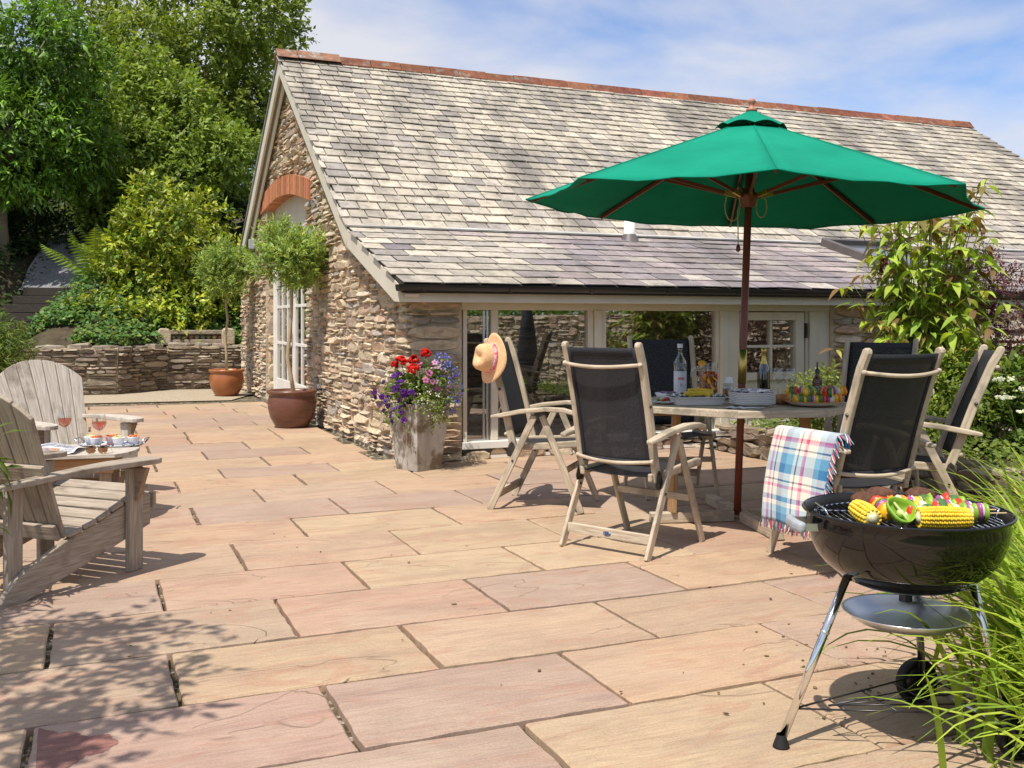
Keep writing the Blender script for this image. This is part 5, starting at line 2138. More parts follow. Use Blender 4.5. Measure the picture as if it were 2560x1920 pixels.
prof = [(.158, -.006, .020), (.135, -.004, .012), (.105, .0, .003), (.090, .004, 0), (.088, .03, 0), (.084, .07, 0), (.076, .10, .006), (.060, .118, .010), (.035, .112, .012), (.0, .098, 0)]
vs, fs = [], []
for r, z, fl in prof:
    for k in range(N_):
        vs.append(hatpt(r, z, k, fl))
for i in range(len(prof) - 1):
    for k in range(N_):
        a_, b_ = i * N_ + k, i * N_ + (k + 1) % N_
        fs.append((a_, b_, b_ + N_, a_ + N_))
m.add(vs, fs)
m.build('hat_body', M['straw'], hat, smooth=True, solid=.003)
m = MB()
vs, fs = [], []
for r, z in ((.0915, .006), (.0905, .034)):
    for k in range(N_):
        vs.append(hatpt(r, z, k))
for k in range(N_):
    b_ = (k + 1) % N_
    fs.append((k, b_, b_ + N_, k + N_))
m.add(vs, fs)
m.build('hat_band', M['ribbon'], hat, smooth=True, solid=.002)

# plaid blanket over the left arm of the chair behind the barbecue
bl = thing('plaid_blanket', 'pink, blue and cream plaid blanket with a fringe draped over a chair arm', 'blanket', c3.location, c3.rotation_euler.z)


def blk(u, v):
    """u along the arm, v across: inner side, over the arm, down the outer side"""
    s = lerp(-.10, .52, v)
    y = lerp(-.30, .16, u) + .03 * math.sin(v * 3)
    zt = .712
    wav = .012 * math.sin(u * 11 + v * 2) * max(0, v - .2)
    if s < -.03:
        x, z = -.262, zt - .012 + (s + .03)
    elif s < .05:
        a_ = (s + .03) / .08 * PI
        x, z = -.293 + .033 * math.cos(a_), zt + .012 * math.sin(a_) - .006
    else:
        k = s - .05
        x, z = -.330 - .085 * math.sin(min(k * 2.6, 1.4)) - wav * 2, zt - .012 - k
        y += .05 * k
    return Vector((x + wav, y, z)), (u * .50, v * .66, 0)


m = MB()
m.grid(blk, 22, 34)
m.build('cloth', M['plaid'], bl, smooth=True, solid=.007)
m = MB()
for k in range(60):
    u = k / 59
    p, _ = blk(u, 1)
    m.col = [(.5, .08, .12), (.08, .2, .32), (.6, .52, .4), (.1, .1, .12)][k % 4]
    e = p + Vector((rng.uniform(-.012, .012), rng.uniform(-.01, .01), -.045 + rng.uniform(-.01, .01)))
    m.tube([p, p.lerp(e, .5) + Vector((rng.uniform(-.005, .005), 0, 0)), e], [.003, .004, .002], 5)
for k in range(64):
    v = lerp(.12, .98, k / 63)
    p, _ = blk(0, v)
    m.col = [(.05, .10, .16), (.08, .2, .32), (.5, .08, .12), (.6, .55, .45)][k % 4]
    e = p + Vector((rng.uniform(-.02, .0), -.03 + rng.uniform(-.02, .0), -.035 + rng.uniform(-.015, .01)))
    m.tube([p, p.lerp(e, .5) + Vector((0, rng.uniform(-.008, .008), 0)), e], [.003, .0045, .002], 5)
m.build('fringe', M['color'], bl)


# ------------------------------------------------------------------ wide-armed garden chairs
def adirondack(loc, deg, label, W):
    t = thing('wooden_armchair', label, 'chair', loc, face(deg), 'slatted garden armchairs')
    for s in (-1, 1):
        m = MB()
        m.box((s * .305, .26, .265), (.032, .095, .53))
        m.build('front_leg', M[W], t, bevel=.004)
        m = MB()
        m.box((s * .236, -.42, .275), (.030, .085, .53))
        m.build('rear_post', M[W], t, bevel=.004)
        m = MB()          # sloping side rail, rounded where it meets the ground
        q = [(.40, .21), (.405, .37), (.36, .385), (.05, .285), (-.10, .255), (-.34, .165), (-.44, .115), (-.50, .06), (-.525, .02), (-.52, .0), (-.40, .0), (-.05, .09), (.25, .17)]
        Mx = Matrix(((0, 0, 1, s * .268), (1, 0, 0, 0), (0, 1, 0, 0), (0, 0, 0, 1)))
        m.prism(q, .032, Mx)
        m.build('side_rail', M[W], t, bevel=.005)
        m = MB()          # broad shaped arm
        q = []
        for (y, xo, xi) in ((-.54, .315, .275), (-.40, .335, .268), (-.10, .355, .262), (.10, .385, .255), (.25, .405, .25), (.34, .40, .255), (.385, .375, .28), (.395, .34, .31)):
            q.append((y, xo, xi))
        out = [(y, s * xo) for y, xo, xi in q] + [(y, s * xi) for y, xo, xi in reversed(q)]
        n = len(out)
        hz_ = lambda y: .54 + .022 * math.sin((y + .54) / .94 * PI * .8)
        vs = [(x, y, hz_(y) - .014) for y, x in out] + [(x, y, hz_(y) + .014) for y, x in out]
        gs = [(y + 3, x, 0) for y, x in out] * 2
        k2 = n // 2
        fs = []
        for a_ in range(k2 - 1):
            fs += [(a_, a_ + 1, n - 2 - a_, n - 1 - a_), (n + n - 1 - a_, n + n - 2 - a_, n + a_ + 1, n + a_)]
        for a_ in range(n):
            b_ = (a_ + 1) % n
            fs.append((a_, n + a_, n + b_, b_))
        m.add(vs, fs, gs)
        m.build('arm', M[W], t, bevel=.005)
        m = MB()          # bracket under the arm
        q = [(-.045, .53), (.045, .53), (.0, .36)]
        Mx = Matrix(((0, 0, 1, s * .345), (1, 0, 0, .26), (0, 1, 0, 0), (0, 0, 0, 1)))
        q2 = [(0, 0), (.075, 0), (.012, -.17), (0, -.17)]
        Mx = Matrix(((s, 0, 0, s * .322), (0, 0, 1, .26), (0, 1, 0, .53), (0, 0, 0, 1)))
        m.prism(q2, .03, Mx)
        m.build('arm_bracket', M['brown_wood'], t, bevel=.003)
    ys = [(.395, .35, .34), (.335, .392, 0), (.245, .366, 0), (.155, .335, 0), (.065, .303, 0), (-.025, .279, 0), (-.115, .258, 0)]
    m = MB()
    m.box((0, .415, .335), (.60, .022, .085))
    m.build('front_apron', M[W], t, bevel=.004)
    for k, (y, z, _) in enumerate(ys[1:]):
        m = MB()
        m.box((0, y, z + .008), (.60, .082, .02), (Rd(17 if k < 4 else 11), 0, 0))
        m.build('seat_slat', M[W], t, bevel=.005)
    hy, hz2 = -.14, .245
    lean = Rd(24)
    nb_ = 7
    for k in range(nb_):
        f = (k - 3)
        a_ = Rd(2.1) * f
        w0 = .070
        m = MB()
        bx = f * .073
        # rounded outer ends
        arc = lambda x_: (.81 - .16 * (abs(x_) / .35) ** 2.2) / math.cos(a_)
        L_ = arc(f * .101)
        hw_ = .0465
        q = [(-w0 / 2 + .001, 0), (w0 / 2 - .001, 0)] + [(hw_ * e_, arc(f * .101 + hw_ * e_) + hw_ * e_ * math.tan(a_)) for e_ in (1, .6, .2, -.2, -.6, -1)]
        Rx = Matrix.Translation((bx, hy, hz2)) @ Matrix.Rotation(lean, 4, 'X') @ Matrix.Rotation(a_, 4, 'Y')
        Mx = Rx @ Matrix(((1, 0, 0, 0), (0, 0, -1, 0), (0, 1, 0, 0), (0, 0, 0, 1)))
        # swap so the grain runs up the board
        n = len(q)
        vs = [Mx @ Vector((x, y, -.011)) for x, y in q] + [Mx @ Vector((x, y, .011)) for x, y in q]
        gs = [(y + k * 2, x, 0) for x, y in q] + [(y + k * 2, x, .02) for x, y in q]
        fs = [tuple(range(n - 1, -1, -1)), tuple(range(n, 2 * n))] + [(i, (i + 1) % n, n + (i + 1) % n, n + i) for i in range(n)]
        m.add(vs, fs, gs)
        b_ = m.build('back_slat', M[W], t, bevel=.004)
        m = MB()
        p = Mx @ Vector((0, L_ * .46, .0115))
        m.ball(p, .005, 7, 5)
        m.build('screw', M['dark_metal'], b_)
    m = MB()
    c, s_ = math.cos(lean), math.sin(lean)
    for l_, w_ in ((.36, .64), (.03, .50)):
        p = Vector((0, hy - s_ * l_ - .03, hz2 + c * l_))
        m.box(p, (w_, .025, .08), (lean, 0, 0))
    m.build('back_rail', M[W], t, bevel=.004)
    return t


adirondack((-.206, 5.509, 0), 44.9, 'weathered wooden slatted armchair nearest the camera, seen from the side', 'shaded_wood')
adirondack((-.175, 7.955, 0), -59.7, 'weathered wooden slatted armchair with fan back facing the camera', 'grey_wood')

# low table between them
lt = thing('low_table', 'low round ended wooden table between the two slatted armchairs', 'table', S(-2.86, 6.42), Rd(-22.8 + 14))
LZ = .452
for k in range(6):
    y0, y1 = lerp(-.30, .30, k / 6), lerp(-.30, .30, (k + 1) / 6)

    def lw(y):
        return .24 + .19 * math.sqrt(max(0, 1 - (y / .33) ** 2))
    m = MB()
    q = [(-lw(y0), y0 + .004), (lw(y0), y0 + .004), (lw((y0 + y1) / 2), (y0 + y1) / 2), (lw(y1), y1 - .004), (-lw(y1), y1 - .004), (-lw((y0 + y1) / 2), (y0 + y1) / 2)]
    m.prism(q, .026, Matrix.Translation((0, 0, LZ - .013)))
    m.build('top_board', M['grey_wood'], lt, bevel=.004)
for sx in (-1, 1):
    for sy in (-1, 1):
        m = MB()
        m.box((sx * .25, sy * .19, .21), (.07, .035, .425))
        m.build('leg', M['brown_wood'], lt, bevel=.004)
for sy in (-1, 1):
    m = MB()
    m.box((0, sy * .215, .37), (.60, .022, .09))
    m.build('apron', M['teak_dark'], lt, bevel=.003)
    m = MB()
    m.box((0, sy * .215, .20), (.58, .022, .07))
    m.build('stretcher', M['teak_dark'], lt, bevel=.003)
for k in range(4):
    m = MB()
    m.box((0, -.15 + k * .1, .15), (.52, .085, .018))
    m.build('shelf_board', M['teak_dark'], lt, bevel=.003)

# ------------------------------------------------------------------ things on the low table
def wine_glass(name, label, loc, drink=None, h=.21, group=None, rb=.041):
    t = thing(name, label, 'glass', loc, 0, group)
    m = MB()
    m.lathe([(.034, .0), (.034, .003), (.008, .008), (.0045, .02), (.0042, h * .45), (.012, h * .50), (rb * .75, h * .58), (rb, h * .72), (rb * .94, h * .86), (rb * .80, h)], 24)
    m.build('glass', M['glass'], t, smooth=True)
    if drink:
        m = MB()
        m.lathe([(0, h * .505), (.011, h * .515), (rb * .72, h * .585), (rb * .955, h * .715), (rb * .955, h * .76), (0, h * .76)], 24)
        m.build('drink', M[drink], t, smooth=True)
    return t


wine_glass('wine_glass', 'glass of rose wine standing left on the low table beside the newspaper', S(-3.02, 6.72, LZ), 'wine', .225, 'rose wine glasses', .046)
wine_glass('wine_glass', 'glass of rose wine standing right on the low table by the snack bowls', S(-2.72, 6.56, LZ), 'wine', .215, 'rose wine glasses', .046)
tr = thing('snack_tray', 'oval blue and white tray under the snack bowls on the low table', 'tray', S(-2.66, 6.62, LZ), Rd(-22.8))
m = MB()
m.lathe([(0, .004), (.16, .004), (.185, .018), (.19, .018), (.165, 0), (0, 0)], 30, M=Matrix(((1.15, 0, 0), (0, .62, 0), (0, 0, 1))))
m.build('dish', M['blue_print'], tr, smooth=True)
m = MB()
for s_ in (-1, 1):
    m.tube([(s_ * .20, -.05, .015), (s_ * .23, -.045, .05), (s_ * .23, .045, .05), (s_ * .20, .05, .015)], .006, 7)
m.build('handle', M['steel'], tr, smooth=True)
snack = [(-.155, .03, (.72, .62, .30), 'pale crisps'), (-.09, -.035, (.72, .16, .04), 'red snacks'), (-.015, .035, (.75, .28, .05), 'orange snacks'), (.055, -.03, (.70, .60, .28), 'pale nuts'), (.135, .02, (.75, .20, .04), 'orange crisps')]
for i, (x, y, c, lb) in enumerate(snack):
    p = Vector(tr.location) + RT * x + FW * y + Vector((0, 0, .006))
    t = thing('snack_bowl', ['leftmost', 'second', 'middle', 'fourth', 'rightmost'][i] + ' small white bowl on the tray, holding ' + lb, 'bowl', p, 0, 'snack bowls on the tray')
    m = MB()
    m.lathe([(0, .002), (.024, .0), (.034, .02), (.042, .05), (.043, .054), (.040, .054), (.030, .02), (0, .008)], 20)
    m.build('bowl', M['ceramic'], t, smooth=True)
    m = MB()
    for k in range(14):
        f = rng.uniform(.8, 1.2)
        m.col = (c[0] * f, c[1] * f, c[2] * f)
        a_, r_ = rng.uniform(0, 6.3), .028 * math.sqrt(rng.random())
        m.ball((r_ * math.cos(a_), r_ * math.sin(a_), .05 + rng.uniform(-.004, .012)), (.012, .010, .006), 6, 4)
    m.build('snacks', M['food'], t, smooth=True)
npz = thing('newspaper', 'open newspaper lying creased on the low table', 'newspaper', S(-3.02, 6.32, LZ + .004), Rd(-22.8 + 8))


def paper(dx, dz):
    def f(u, v):
        x, y = lerp(-.27, .27, u), lerp(-.19, .16, v)
        z = .006 + dz + .018 * math.sin(u * PI * 2 + 1.0) ** 2 + .006 * math.sin(v * 5 + u * 6)
        if y < -.13:
            z -= (-.13 - y) * .15
        return Vector((x + dx, y, z)), (u, v, 0)
    return f


for k in range(2):
    m = MB()
    m.grid(paper(.01 * k, .004 * k), 20, 12)
    m.build('page', M['paper'], npz, smooth=True, solid=.001)
pf_ = paper(.01, .0075)
for (u0, u1, v0, v1, mt) in ((.30, .78, .06, .42, 'print'), (.50, .92, .55, .62, 'ink'), (.08, .28, .15, .85, 'ink'), (.32, .47, .50, .88, 'ink'), (.50, .92, .68, .9, 'ink'), (.80, .95, .08, .45, 'ink')):
    m = MB()
    m.grid(lambda u, v: pf_(lerp(u0, u1, u), lerp(v0, v1, v)), 8, 6)
    m.build('printed_block', M[mt], npz, smooth=True)
sg = thing('sunglasses', 'brown tinted sunglasses resting at the front edge of the low table', 'sunglasses', S(-2.585, 6.20, LZ + .03), Rd(-22.8 + 12))
for s_ in (-1, 1):
    m = MB()
    m.lathe([(0, .003), (.020, .002), (.028, 0)], 18, (s_ * .035, 0, 0), Matrix(((1, 0, 0), (0, 0, -1), (0, .9, 0))))
    m.build('lens', M['lens'], sg, smooth=True)
    m = MB()
    pts = [(s_ * .035 + .029 * math.cos(a_), .001, .026 * math.sin(a_)) for a_ in np.linspace(0, 2 * PI, 21)]
    m.tube(pts, .0018, 6)
    m.build('rim', M['brass'], sg, smooth=True)
    m = MB()
    m.tube([(s_ * .064, 0, .01), (s_ * .068, .06, .005), (s_ * .066, .12, -.02)], .0018, 6)
    m.build('temple', M['brass'], sg, smooth=True)
m = MB()
m.tube([(-.008, 0, .01), (0, -.002, .014), (.008, 0, .01)], .0018, 6)
m.build('bridge', M['brass'], sg, smooth=True)

# ------------------------------------------------------------------ planter of summer flowers
PL = Vector((2.60, 8.27, 0))
pl = thing('tall_planter', 'tall tapered square planter with peeling grey finish at the cottage corner', 'planter', PL, Rd(24))
m = MB()
b0, b1, hh = .138, .195, .575
vs = []
for r, z in ((b0, 0), (b1, hh), (b1 - .02, hh), (b1 - .03, hh - .06)):
    vs += [(-r, -r, z), (r, -r, z), (r, r, z), (-r, r, z)]
fs = []
for i in range(3):
    for k in range(4):
        a_, b_ = i * 4 + k, i * 4 + (k + 1) % 4
        fs.append((a_, b_, b_ + 4, a_ + 4))
m.add(vs, fs + [(3, 2, 1, 0)])
m.build('body', M['planter'], pl, bevel=.005)
m = MB()
m.box((0, 0, hh - .05), (2 * b1 - .05, 2 * b1 - .05, .02))
m.build('compost', M['soil'], pl)
R4 = np.random.default_rng(77)


def plant(name, label, centers, n, leaf, width, pal, flowers, droop=.2):
    t = thing(name, label, 'flowers', PL + Vector((0, 0, hh - .03)), 0, 'flowers in the tall planter')
    Cc = np.array([[c[0], c[1], c[2] - hh + .03] for c in centers])
    LR = np.array([[c[3]] * 3 for c in centers])
    m = MB()
    m.col = (.12, .17, .03)
    for c in Cc:
        m.tube([(c[0] * .3, c[1] * .3, -.02), (c[0] * .7, c[1] * .7, c[2] * .6 + .03), tuple(c)], [.005, .004, .002], 5)
    m.build('stems', M['leaf'], t)
    foliage('leaves', M['leaf'], t, (Cc, LR), n, R4, leaf, width, k=5, twig=.09, pal=pal, droop=droop, up=.2, inner=.4)
    for f in flowers:
        f(t, Cc, LR)
    return t


def site(a, d, z):          # offset within the planter, along the survey axes
    v = RT * a + FW * d
    return (v.x, v.y, z)


def florets(name, count, size, cols, lobes=5, deep=None, face_up=.3, cl=None):
    """open flowers: rounded petals about a darker throat"""
    def f(t, C, LR):
        P, v = sample((C, LR), count * 3, R4, .9)
        ok = (v @ np.array(FW) < .35) & (v[:, 2] > -.6)
        P, v = P[ok][:count], v[ok][:count]
        for p, n in zip(P, v):
            nn = Vector(n) - FW * .5 + Vector((0, 0, face_up))
            q = Vector((0, 0, 1)).rotation_difference(nn.normalized()).to_matrix()
            m = MB()
            c = cols[R4.integers(0, len(cols))]
            k_ = R4.uniform(.8, 1.15)
            sz = size * R4.uniform(.8, 1.2)
            for k in range(lobes):
                a_ = 2 * PI * k / lobes
                m.col = (c[0] * k_, c[1] * k_, c[2] * k_)
                cc = Vector((math.cos(a_), math.sin(a_), .15)) * sz * .55
                m.ball(Vector(p) + q @ cc, (sz * .5, sz * .5, sz * .16), 6, 4, q)
            if deep:
                m.col = deep
                m.ball(Vector(p) + q @ Vector((0, 0, sz * .12)), (sz * .22, sz * .22, sz * .14), 6, 4, q)
            m.build(name, M['petal'], t, smooth=True)
    return f


def tiny(name, count, size, cols):
    def f(t, C, LR):
        P, v = sample((C, LR), count, R4, .85)
        m = MB()
        for p, n in zip(P, v):
            c = cols[R4.integers(0, len(cols))]
            m.col = c
            q = Vector((0, 0, 1)).rotation_difference((Vector(n) - FW * .5).normalized()).to_matrix()
            m.ball(p, (size, size, size * .4), 5, 3, q)
        o = m.build(name, M['petal'], t)
        o['kind'] = 'stuff'
    return f


GRN = ((.13, .20, .03), (.17, .23, .035), (.10, .16, .025))
plant('red_geranium', 'red geranium with round flower heads at the top of the planter', [site(-.10, -.05, .74, ) + (.11,), site(.02, -.10, .80) + (.12,), site(-.16, .0, .70) + (.10,)], 60, .05, .05, GRN, [])
ger = col.objects[-1].parent if False else None
gt_ = [o for o in bpy.data.objects if o.name.startswith('red_geranium')][0]
for (a, d, z, r) in ((-.02, -.22, .875, .052), (-.03, -.10, .945, .045), (.06, .0, 1.0, .045), (-.145, -.08, .935, .050), (-.205, -.05, .90, .03)):
    m = MB()
    c = Vector(site(a, d, z - hh + .03))
    for k in range(46):
        v = unit(R4.normal(size=3))
        if v[2] < -.45:
            continue
        f = R4.uniform(.75, 1.1)
        m.col = (.72 * f, .018 * f, .012 * f)
        q = Vector((0, 0, 1)).rotation_difference(Vector(v)).to_matrix()
        m.ball(c + Vector(v) * r * R4.uniform(.8, 1.05), (.017, .017, .006), 6, 3, q)
    m.build('flower_head', M['petal'], gt_, smooth=True)
    m = MB()
    m.col = (.12, .17, .03)
    m.tube([Vector(site(a * .4, d * .3, 0)), c], [.004, .003], 5)
    m.build('stalk', M['leaf'], gt_)
plant('purple_petunia', 'trailing purple petunia hanging down the left side of the planter', [site(-.17, -.10, .64) + (.13,), site(-.23, -.04, .54) + (.11,), site(-.14, -.19, .47) + (.09,), site(-.10, -.22, .68) + (.11,), site(-.31, .0, .66) + (.09,), site(-.20, -.12, .76) + (.10,)], 150, .032, .014, GRN,
      [florets('flower', 36, .027, ((.17, .03, .36), (.12, .02, .26), (.09, .015, .15)), 5, (.03, .0, .06))], .5)
plant('white_bacopa', 'tiny white flowered trailing plant at the front right of the planter', [site(.10, -.20, .60) + (.11,), site(.15, -.17, .50) + (.09,), site(.05, -.22, .66) + (.09,), site(.20, -.08, .62) + (.09,)], 140, .028, .016, ((.17, .23, .03), (.22, .27, .04)),
      [tiny('blossoms', 130, .0085, ((.80, .80, .76),))], .5)
plant('pink_verbena', 'pink and white flowered plant in the middle of the planter', [site(.06, -.12, .80) + (.13,), site(.16, -.06, .76) + (.12,), site(.14, .05, .86) + (.10,)], 110, .04, .02, GRN,
      [florets('flower', 22, .028, ((.66, .38, .52), (.62, .22, .40), (.72, .60, .66)), 5, (.32, .02, .10))])
plant('blue_lobelia', 'blue lobelia spilling over the right side of the planter', [site(.25, .0, .80) + (.12,), site(.30, .02, .68) + (.10,), site(.20, .05, .92) + (.09,), site(.28, -.04, .56) + (.08,)], 100, .03, .008, GRN,
      [tiny('blossoms', 240, .011, ((.13, .16, .62), (.20, .22, .66), (.10, .10, .50), (.36, .34, .72)))], .3)

# ------------------------------------------------------------------ things on the garden table
def T(a, d, dz=0.0):
    return S(a, d, TZ + .001 + dz)


def bottle(name, label, loc, prof, glass, parts, cat='bottle'):
    t = thing(name, label, cat, loc)
    m = MB()
    m.lathe(prof, 22)
    m.build('glass', M[glass], t, smooth=True)
    for nm, pr, mt, c in parts:
        m = MB()
        m.col = c
        m.lathe(pr, 22)
        m.build(nm, M[mt], t, smooth=True)
    return t


bt = bottle('spirit_bottle', 'tall clear glass spirit bottle with a white label and red lettering', T(1.155, 6.84), [(0, .002), (.040, .0), (.043, .01), (.043, .20), (.047, .215), (.045, .235), (.018, .28), (.0145, .30), (.0145, .345), (.018, .35), (.018, .36), (0, .36)], 'glass',
       [('label', [(.0436, .03), (.0436, .175)], 'color', (.74, .74, .76)), ('liquid', [(0, .004), (.040, .006), (.040, .19), (0, .19)], 'glass', (1, 1, 1)), ('cap', [(.0185, .335), (.0185, .362), (0, .363)], 'color', (.75, .72, .70))])
for k, (x, w) in enumerate(((-.017, .009), (-.006, .010), (.006, .009), (.017, .009))):     # red lettering printed across the label
    m = MB()
    m.col = (.60, .05, .06)
    az = math.atan2(-FW.y, -FW.x) + x / .0436
    for dx_, zz, hgt, rot_ in ((-.003, .125, .020, .0), (.003, .125, .020, .0), (0, .127, .004, 0)):
        p = Vector((.0443 * math.cos(az + dx_ / .0436), .0443 * math.sin(az + dx_ / .0436), zz))
        m.box(p, (.0012, .0022 if dx_ else .006, hgt), (0, 0, az))
    m.build('lettering', M['color'], bt)
m = MB()
m.col = (.12, .13, .2)
az = math.atan2(-FW.y, -FW.x)
for z_ in (.075, .082, .089):
    m.box((.0442 * math.cos(az), .0442 * math.sin(az), z_), (.001, .014, .003), (0, 0, az))
m.build('small_print', M['color'], bt)
bottle('sparkling_wine_bottle', 'dark green sparkling wine bottle with gold foil neck', T(1.735, 6.86), [(0, .003), (.040, .0), (.043, .012), (.043, .165), (.036, .20), (.0185, .245), (.0145, .27), (.0145, .30)], 'bottle_green',
       [('foil_neck', [(.0325, .205), (.0200, .246), (.0165, .272), (.0165, .298), (.020, .305), (.019, .325), (.010, .334), (0, .335)], 'brass', (1, 1, 1)), ('wine', [(0, .006), (.038, .01), (.038, .16), (0, .16)], 'bottle_green', (1, 1, 1))])
jg = thing('drinks_jug', 'glass jug of amber fruit drink with ice and an orange slice on its rim', 'jug', T(1.275, 6.47))
m = MB()
m.lathe([(0, .005), (.060, .0), (.063, .02), (.060, .12), (.060, .20), (.066, .245)], 26)
m.build('glass', M['glass'], jg, smooth=True)
m = MB()
m.lathe([(0, .01), (.056, .012), (.057, .16), (0, .16)], 24)
m.build('drink', M['pimms'], jg, smooth=True)
m = MB()
m.lathe([(.0565, .161), (.056, .19), (0, .195)], 24)
m.col = (.7, .45, .15)
m.build('froth', M['wine'], jg, smooth=True)
m = MB()
ld = -RT
m.tube([ld * .062 + Vector((0, 0, .215)), ld * .105 + Vector((0, 0, .205)), ld * .112 + Vector((0, 0, .13)), ld * .10 + Vector((0, 0, .07)), ld * .062 + Vector((0, 0, .055))], .008, 8)
m.build('handle', M['glass'], jg, smooth=True)
for (a, d, z, rx) in ((-.045, -.03, .245, .5), (.0, -.056, .13, 1.3), (.02, -.05, .095, 1.1), (-.025, -.05, .155, 1.5), (.035, -.04, .15, .9)):
    m = MB()
    m.col = (.85, .36, .02)
    q = Euler((rx, .4 * a / .03, .3)).to_matrix()
    p = RT * a + FW * d + Vector((0, 0, z))
    m.lathe([(0, .003), (.022, .003), (.026, 0), (.022, -.003), (0, -.003)], 14, p, q)
    m.build('orange_slice', M['food'], jg, smooth=True)
for (a, d, z) in ((.04, -.035, .165), (-.03, -.03, .165), (.045, -.02, .145)):
    m = MB()
    m.col = (.55, .03, .03)
    m.ball(RT * a + FW * d + Vector((0, 0, z)), .015, 8, 6)
    m.build('strawberry', M['food'], jg, smooth=True)
# foil lined dish with corn


def cob(t, c, ax_, L_, r, rows_=14, n_=20, pale_end=True):
    ax_ = ax_.normalized()
    q = Vector((0, 0, 1)).rotation_difference(ax_).to_matrix()
    m = MB()
    for i in range(n_):
        tt = (i + .5) / n_
        rr = r * (.80 + .20 * math.sin(PI * min(1, tt * .9 + .12)))
        for k in range(rows_):
            a_ = 2 * PI * (k + .12 * (i % 2)) / rows_
            f = rng.uniform(.86, 1.06)
            m.col = (.82 * f, .56 * f, .028)
            p = Vector((rr * math.cos(a_), rr * math.sin(a_), (tt - .5) * L_))
            m.ball(c + q @ p, (L_ / n_ * .60, 2 * PI * r / rows_ * .56, .0055), 6, 4, q @ Matrix(((0, -math.sin(a_), math.cos(a_)), (0, math.cos(a_), math.sin(a_)), (1, 0, 0))))
    m.build('kernels', M['food'], t, smooth=True)
    m = MB()
    m.col = (.80, .62, .20)
    m.tube([c - ax_ * L_ * .49, c + ax_ * L_ * .49], r * .93, 14)
    m.col = (.75, .68, .42)
    for s_ in (-1, 1):
        m.ball(c + ax_ * s_ * L_ * .495, (r * .55, r * .55, .006), 10, 4, q)
    m.build('core', M['food'], t, smooth=True)


fd_ = thing('baking_dish', 'white rectangular dish lined with crumpled foil at the table edge', 'dish', T(1.145, 6.20), Rd(-22.8 + 9))
m = MB()
vs = []
for (x, y, z) in ((.145, .075, 0), (.165, .095, .05), (.180, .108, .052), (.180, .108, .046), (.158, .088, .044), (.14, .07, .008)):
    vs += [(-x, -y, z), (x, -y, z), (x, y, z), (-x, y, z)]
fs = []
for i in range(5):
    for k in range(4):
        a_, b_ = i * 4 + k, i * 4 + (k + 1) % 4
        fs.append((a_, b_, b_ + 4, a_ + 4))
m.add(vs, fs + [(3, 2, 1, 0), (20, 21, 22, 23)])
m.build('dish', M['ceramic'], fd_, bevel=.006)
m = MB()
m.grid(lambda u, v: (Vector((lerp(-.168, .168, u), lerp(-.098, .098, v), .036 + .022 * max(abs(u * 2 - 1) ** 4, abs(v * 2 - 1) ** 4) + rng.uniform(-.006, .008))), (u, v, 0)), 22, 14)
m.build('foil', M['foil'], fd_)
for (a, d, z, ang_, lb) in ((.03, .015, .07, 0.12, 'upper yellow corn cob resting on the other in the foil dish'), (.0, -.03, .055, .05, 'lower yellow corn cob in the foil dish')):
    t = thing('corn_cob', lb, 'corn', T(1.145, 6.20, z), 0, 'corn cobs on the table')
    dr = RT * math.cos(ang_) - FW * math.sin(ang_)
    cob(t, RT * a + FW * d, dr, .155, .024, 13, 20)
# stack of plates
for k in range(8):
    t = thing('dinner_plate', ['lowest', 'second', 'third', 'fourth', 'fifth', 'sixth', 'seventh', 'topmost'][k] + ' white plate of the stack on the garden table' + (', with a dark printed pattern' if k == 7 else ''), 'plate', T(1.455, 6.03, k * .0105), 0, 'stacked dinner plates')
    m = MB()
    m.lathe([(0, .006), (.088, .004), (.10, .008), (.138, .024), (.140, .027), (.135, .027), (.095, .012), (0, .010)], 36)
    m.build('plate', M['blue_print'] if k == 7 else M['ceramic'], t, smooth=True)


def veg(m, p, q, kind):
    if kind == 'yellow':
        m.col = (.85, .46, .02)
        m.ball(p, (.010, .022, .019), 7, 5, q, .15)
    elif kind == 'orange':
        m.col = (.84, .26, .02)
        m.ball(p, (.009, .022, .020), 7, 5, q, .15)
    elif kind == 'red':
        m.col = (.72, .05, .02)
        m.ball(p, (.009, .022, .026), 7, 5, q, .15)
    elif kind == 'green':
        m.col = (.26, .42, .04)
        m.ball(p, (.008, .021, .026), 7, 5, q, .15)
    elif kind == 'courgette':
        m.col = (.07, .16, .03)
        m.lathe([(.0, -.008), (.021, -.008), (.022, 0), (.021, .008), (0, .008)], 12, p, q @ Matrix(((0, 0, 1), (0, 1, 0), (-1, 0, 0))))
        m.col = (.66, .62, .34)
        for s_ in (-1, 1):
            m.ball(p + q @ Vector((s_ * .008, 0, 0)), (.001, .019, .019), 10, 5, q)
    elif kind == 'onion':
        m.col = (.36, .08, .24)
        m.ball(p, (.007, .020, .021), 7, 5, q, .15)
        m.col = (.74, .66, .68)
        m.ball(p + q @ Vector((.006, 0, .002)), (.004, .017, .018), 7, 5, q)
    else:
        m.col = (.72, .62, .46)
        m.ball(p, (.014, .021, .019), 8, 6, q, .12)


